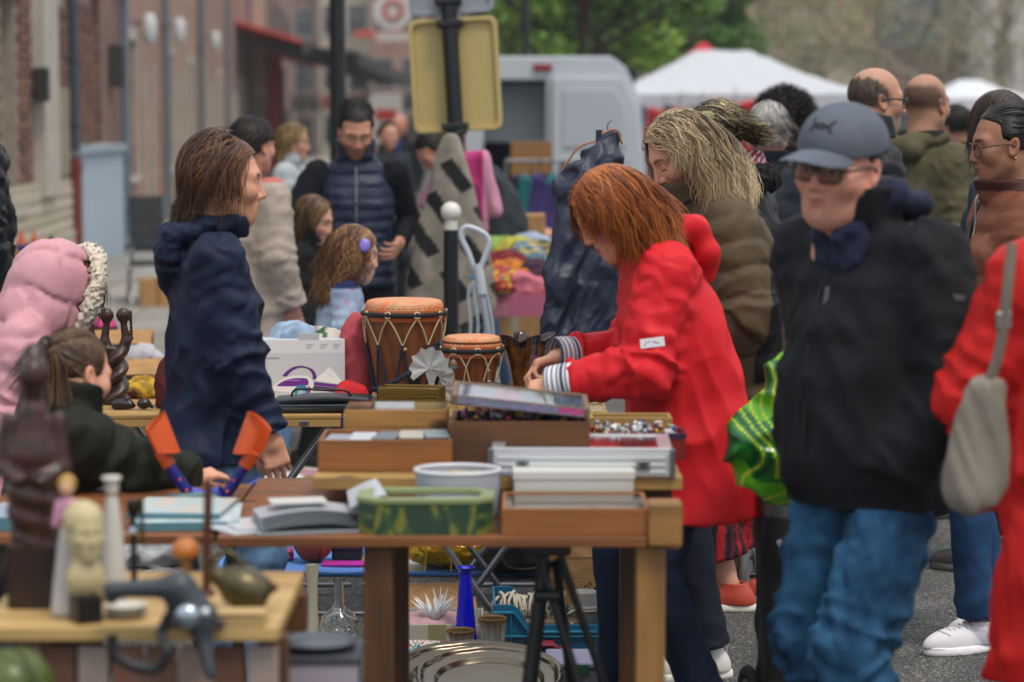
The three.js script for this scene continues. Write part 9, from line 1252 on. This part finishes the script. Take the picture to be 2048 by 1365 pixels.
{
const z=10.4,s=4800 / z,T=thing('steam_mop','white upright cleaner handle with wrapped cords by bollard','cleaner',[X(958,z,0.9),0,-z]),m=M('#b9c0c8',0.35),q=(px,py)=>V((px - 958)/ s,EYE -(py - 262)/ s,0);
part(T,'loop_handle',tube([q(948,540),q(938,510),q(922,470),q(930,456),q(952,460),q(974,474),q(978,488),q(968,520),q(958,545)],0.0125,50,10),m);part(T,'neck',tube([q(953,530),q(960,560),q(964,590)],0.022,14,12),m);part(T,'stem',tube([q(962,585),q(972,640),q(985,720),q(1000,800)],0.014,20,10),M('#9aa2aa',0.35));for(const[a,b,c]of[[938,945,930],[948,960,940],[955,975,952],[968,990,985]])part(T,'cord',tube([q(952,562),q(a,580),q(b - 4,660),q(c,740),q(c + 8,800)],0.0065,30,7),M('#a6adb4',0.5));part(T,'cord_hook',box(0.03,0.012,0.02,...arr(q(942,556)),0.004),M('#2c7a94',0.5));part(T,'floor_head',box(0.3,0.05,0.18,0.10,0.025,0,0.02),m);part(T,'lower_tube',bar(arr(q(1000,798)),[0.10,0.05,0],0.014),M('#9aa2aa',0.35));
}
{
const z=6.25,T=thing('shopping_trolley','black fabric shopping trolley with grey flap behind jeans','trolley',[X(1622,z,0.4),0,-z],0.15),a=rgb('#0b0c0e'),b=rgb('#131518'),gy=rgb('#5a5c5e');
part(T,'fabric_body',skin((x,y,zz)=>rbox(x,y,zz,0,0.40,0,0.145 - 0.02*(0.6 - y),0.36,0.10,0.05)+ 0.014*Math.abs(noise(x*8,y*6,zz*8))+ 0.008*noise(x*20,y*14,zz*20),[-0.2,0.0,-0.15],[0.2,0.82,0.15],0.010,(x,y,zz)=>y>0.60?mixc(gy,vmul(gy,0.6),clamp(0.5 + noise(x*12,y*12,zz*12),0,1)):mixc(a,b,clamp(0.5 + noise(x*9,y*9,zz*9),0,1))),vcMat(0.6));part(T,'reflective_tab',tf(box(0.014,0.10,0.003,0,0,0),-0.10,0.50,0.115,0,0,0.4),M('#a8abae',0.4));part(T,'strap',box(0.018,0.16,0.004,-0.045,0.55,0.112),M('#3a3c3e',0.6));part(T,'zip_pull',box(0.006,0.03,0.004,-0.03,0.36,0.108),M('#9a9a9a',0.3,{metalness:0.8}));for(const s of[-1,1]){const w=new THREE.Group();w.name='wheel';w.position.set(s*0.14,0.085,-0.10);T.add(w);part(w,'tyre',tf(new THREE.TorusGeometry(0.07,0.015,10,28),0,0,0,0,Math.PI / 2),M('#3a3a3a',0.8));part(w,'hub',tf(new THREE.CylinderGeometry(0.05,0.05,0.018,18),0,0,0,0,0,Math.PI / 2),M('#6a6a6a',0.5));part(T,'frame_tube',bar([s*0.10,0.05,-0.12],[s*0.10,0.80,-0.15],0.010),steel);}
const g1=rgb('#1c7a1e'),g2=rgb('#59a80f'),g3=rgb('#0c4a20'),yl=rgb('#b9c23a'),U=thing('green_bag','shiny green and yellow patterned shopping bag beside trolley','bag',[X(1535,6.0,0.8),0,-6.0]);
part(U,'bag',skin((x,y,zz)=>{let d=ellip(x,y,zz,0,0.80,0,0.105,0.115,0.07);d=smin(d,ellip(x,y,zz,0.035,0.92,0,0.045,0.14,0.04),0.05);d=smin(d,ellip(x,y,zz,0.06,0.72,0,0.06,0.07,0.05),0.04);return d + 0.022*Math.abs(noise(x*12,y*10,zz*12))*2 - 0.012;},[-0.16,0.58,-0.12],[0.17,1.12,0.12],0.006,(x,y,zz)=>{const u=Math.sin((x*1.2 + y + 0.35*noise(x*6,y*6,1))*75),v=noise(x*9,y*9,zz*9);return u>0.82?yl:v>0.1?g2:u<-0.5?g3:g1;}),vcMat(0.28));part(U,'handle',tube([[0.03,1.02,0.0],[0.055,1.06,0.0],[0.09,1.0,0.01]],0.006,14,6),M('#2c8a1c',0.4));
const S=thing('pushchair','pushchair wheel and frame beside striped trousers','pushchair',[X(1510,8.0,0.3),0,-8.05]);part(S,'wheel',[tf(new THREE.TorusGeometry(0.075,0.018,10,30),-0.02,0.093,0,0,1.25)],M('#55565a',0.7));part(S,'hub',tf(new THREE.CylinderGeometry(0.055,0.055,0.02,20),-0.02,0.093,0,0,1.25 - Math.PI / 2,Math.PI / 2),M('#77787a',0.5));part(S,'frame_tube',bar([0.02,0.09,0.0],[0.07,0.62,-0.05],0.011),darkSteel);part(S,'hanging_fabric',skin((x,y,zz)=>rbox(x,y,zz,0.02,0.5,0,0.03,0.17,0.05,0.025)+ 0.01*noise(x*30,y*20,zz*30),[-0.04,0.28,-0.09],[0.09,0.7,0.09],0.008),M('#4a4648',0.6));part(S,'axle',bar([-0.02,0.093,0],[0.12,0.093,-0.02],0.01),blackMetal);
}
scene.traverse((o)=>{if(o.isMesh){o.castShadow=true;o.receiveShadow=true;}});
scene.fog=new THREE.FogExp2(0xc4ccd2,0.0008);
renderer.render(scene,camera);
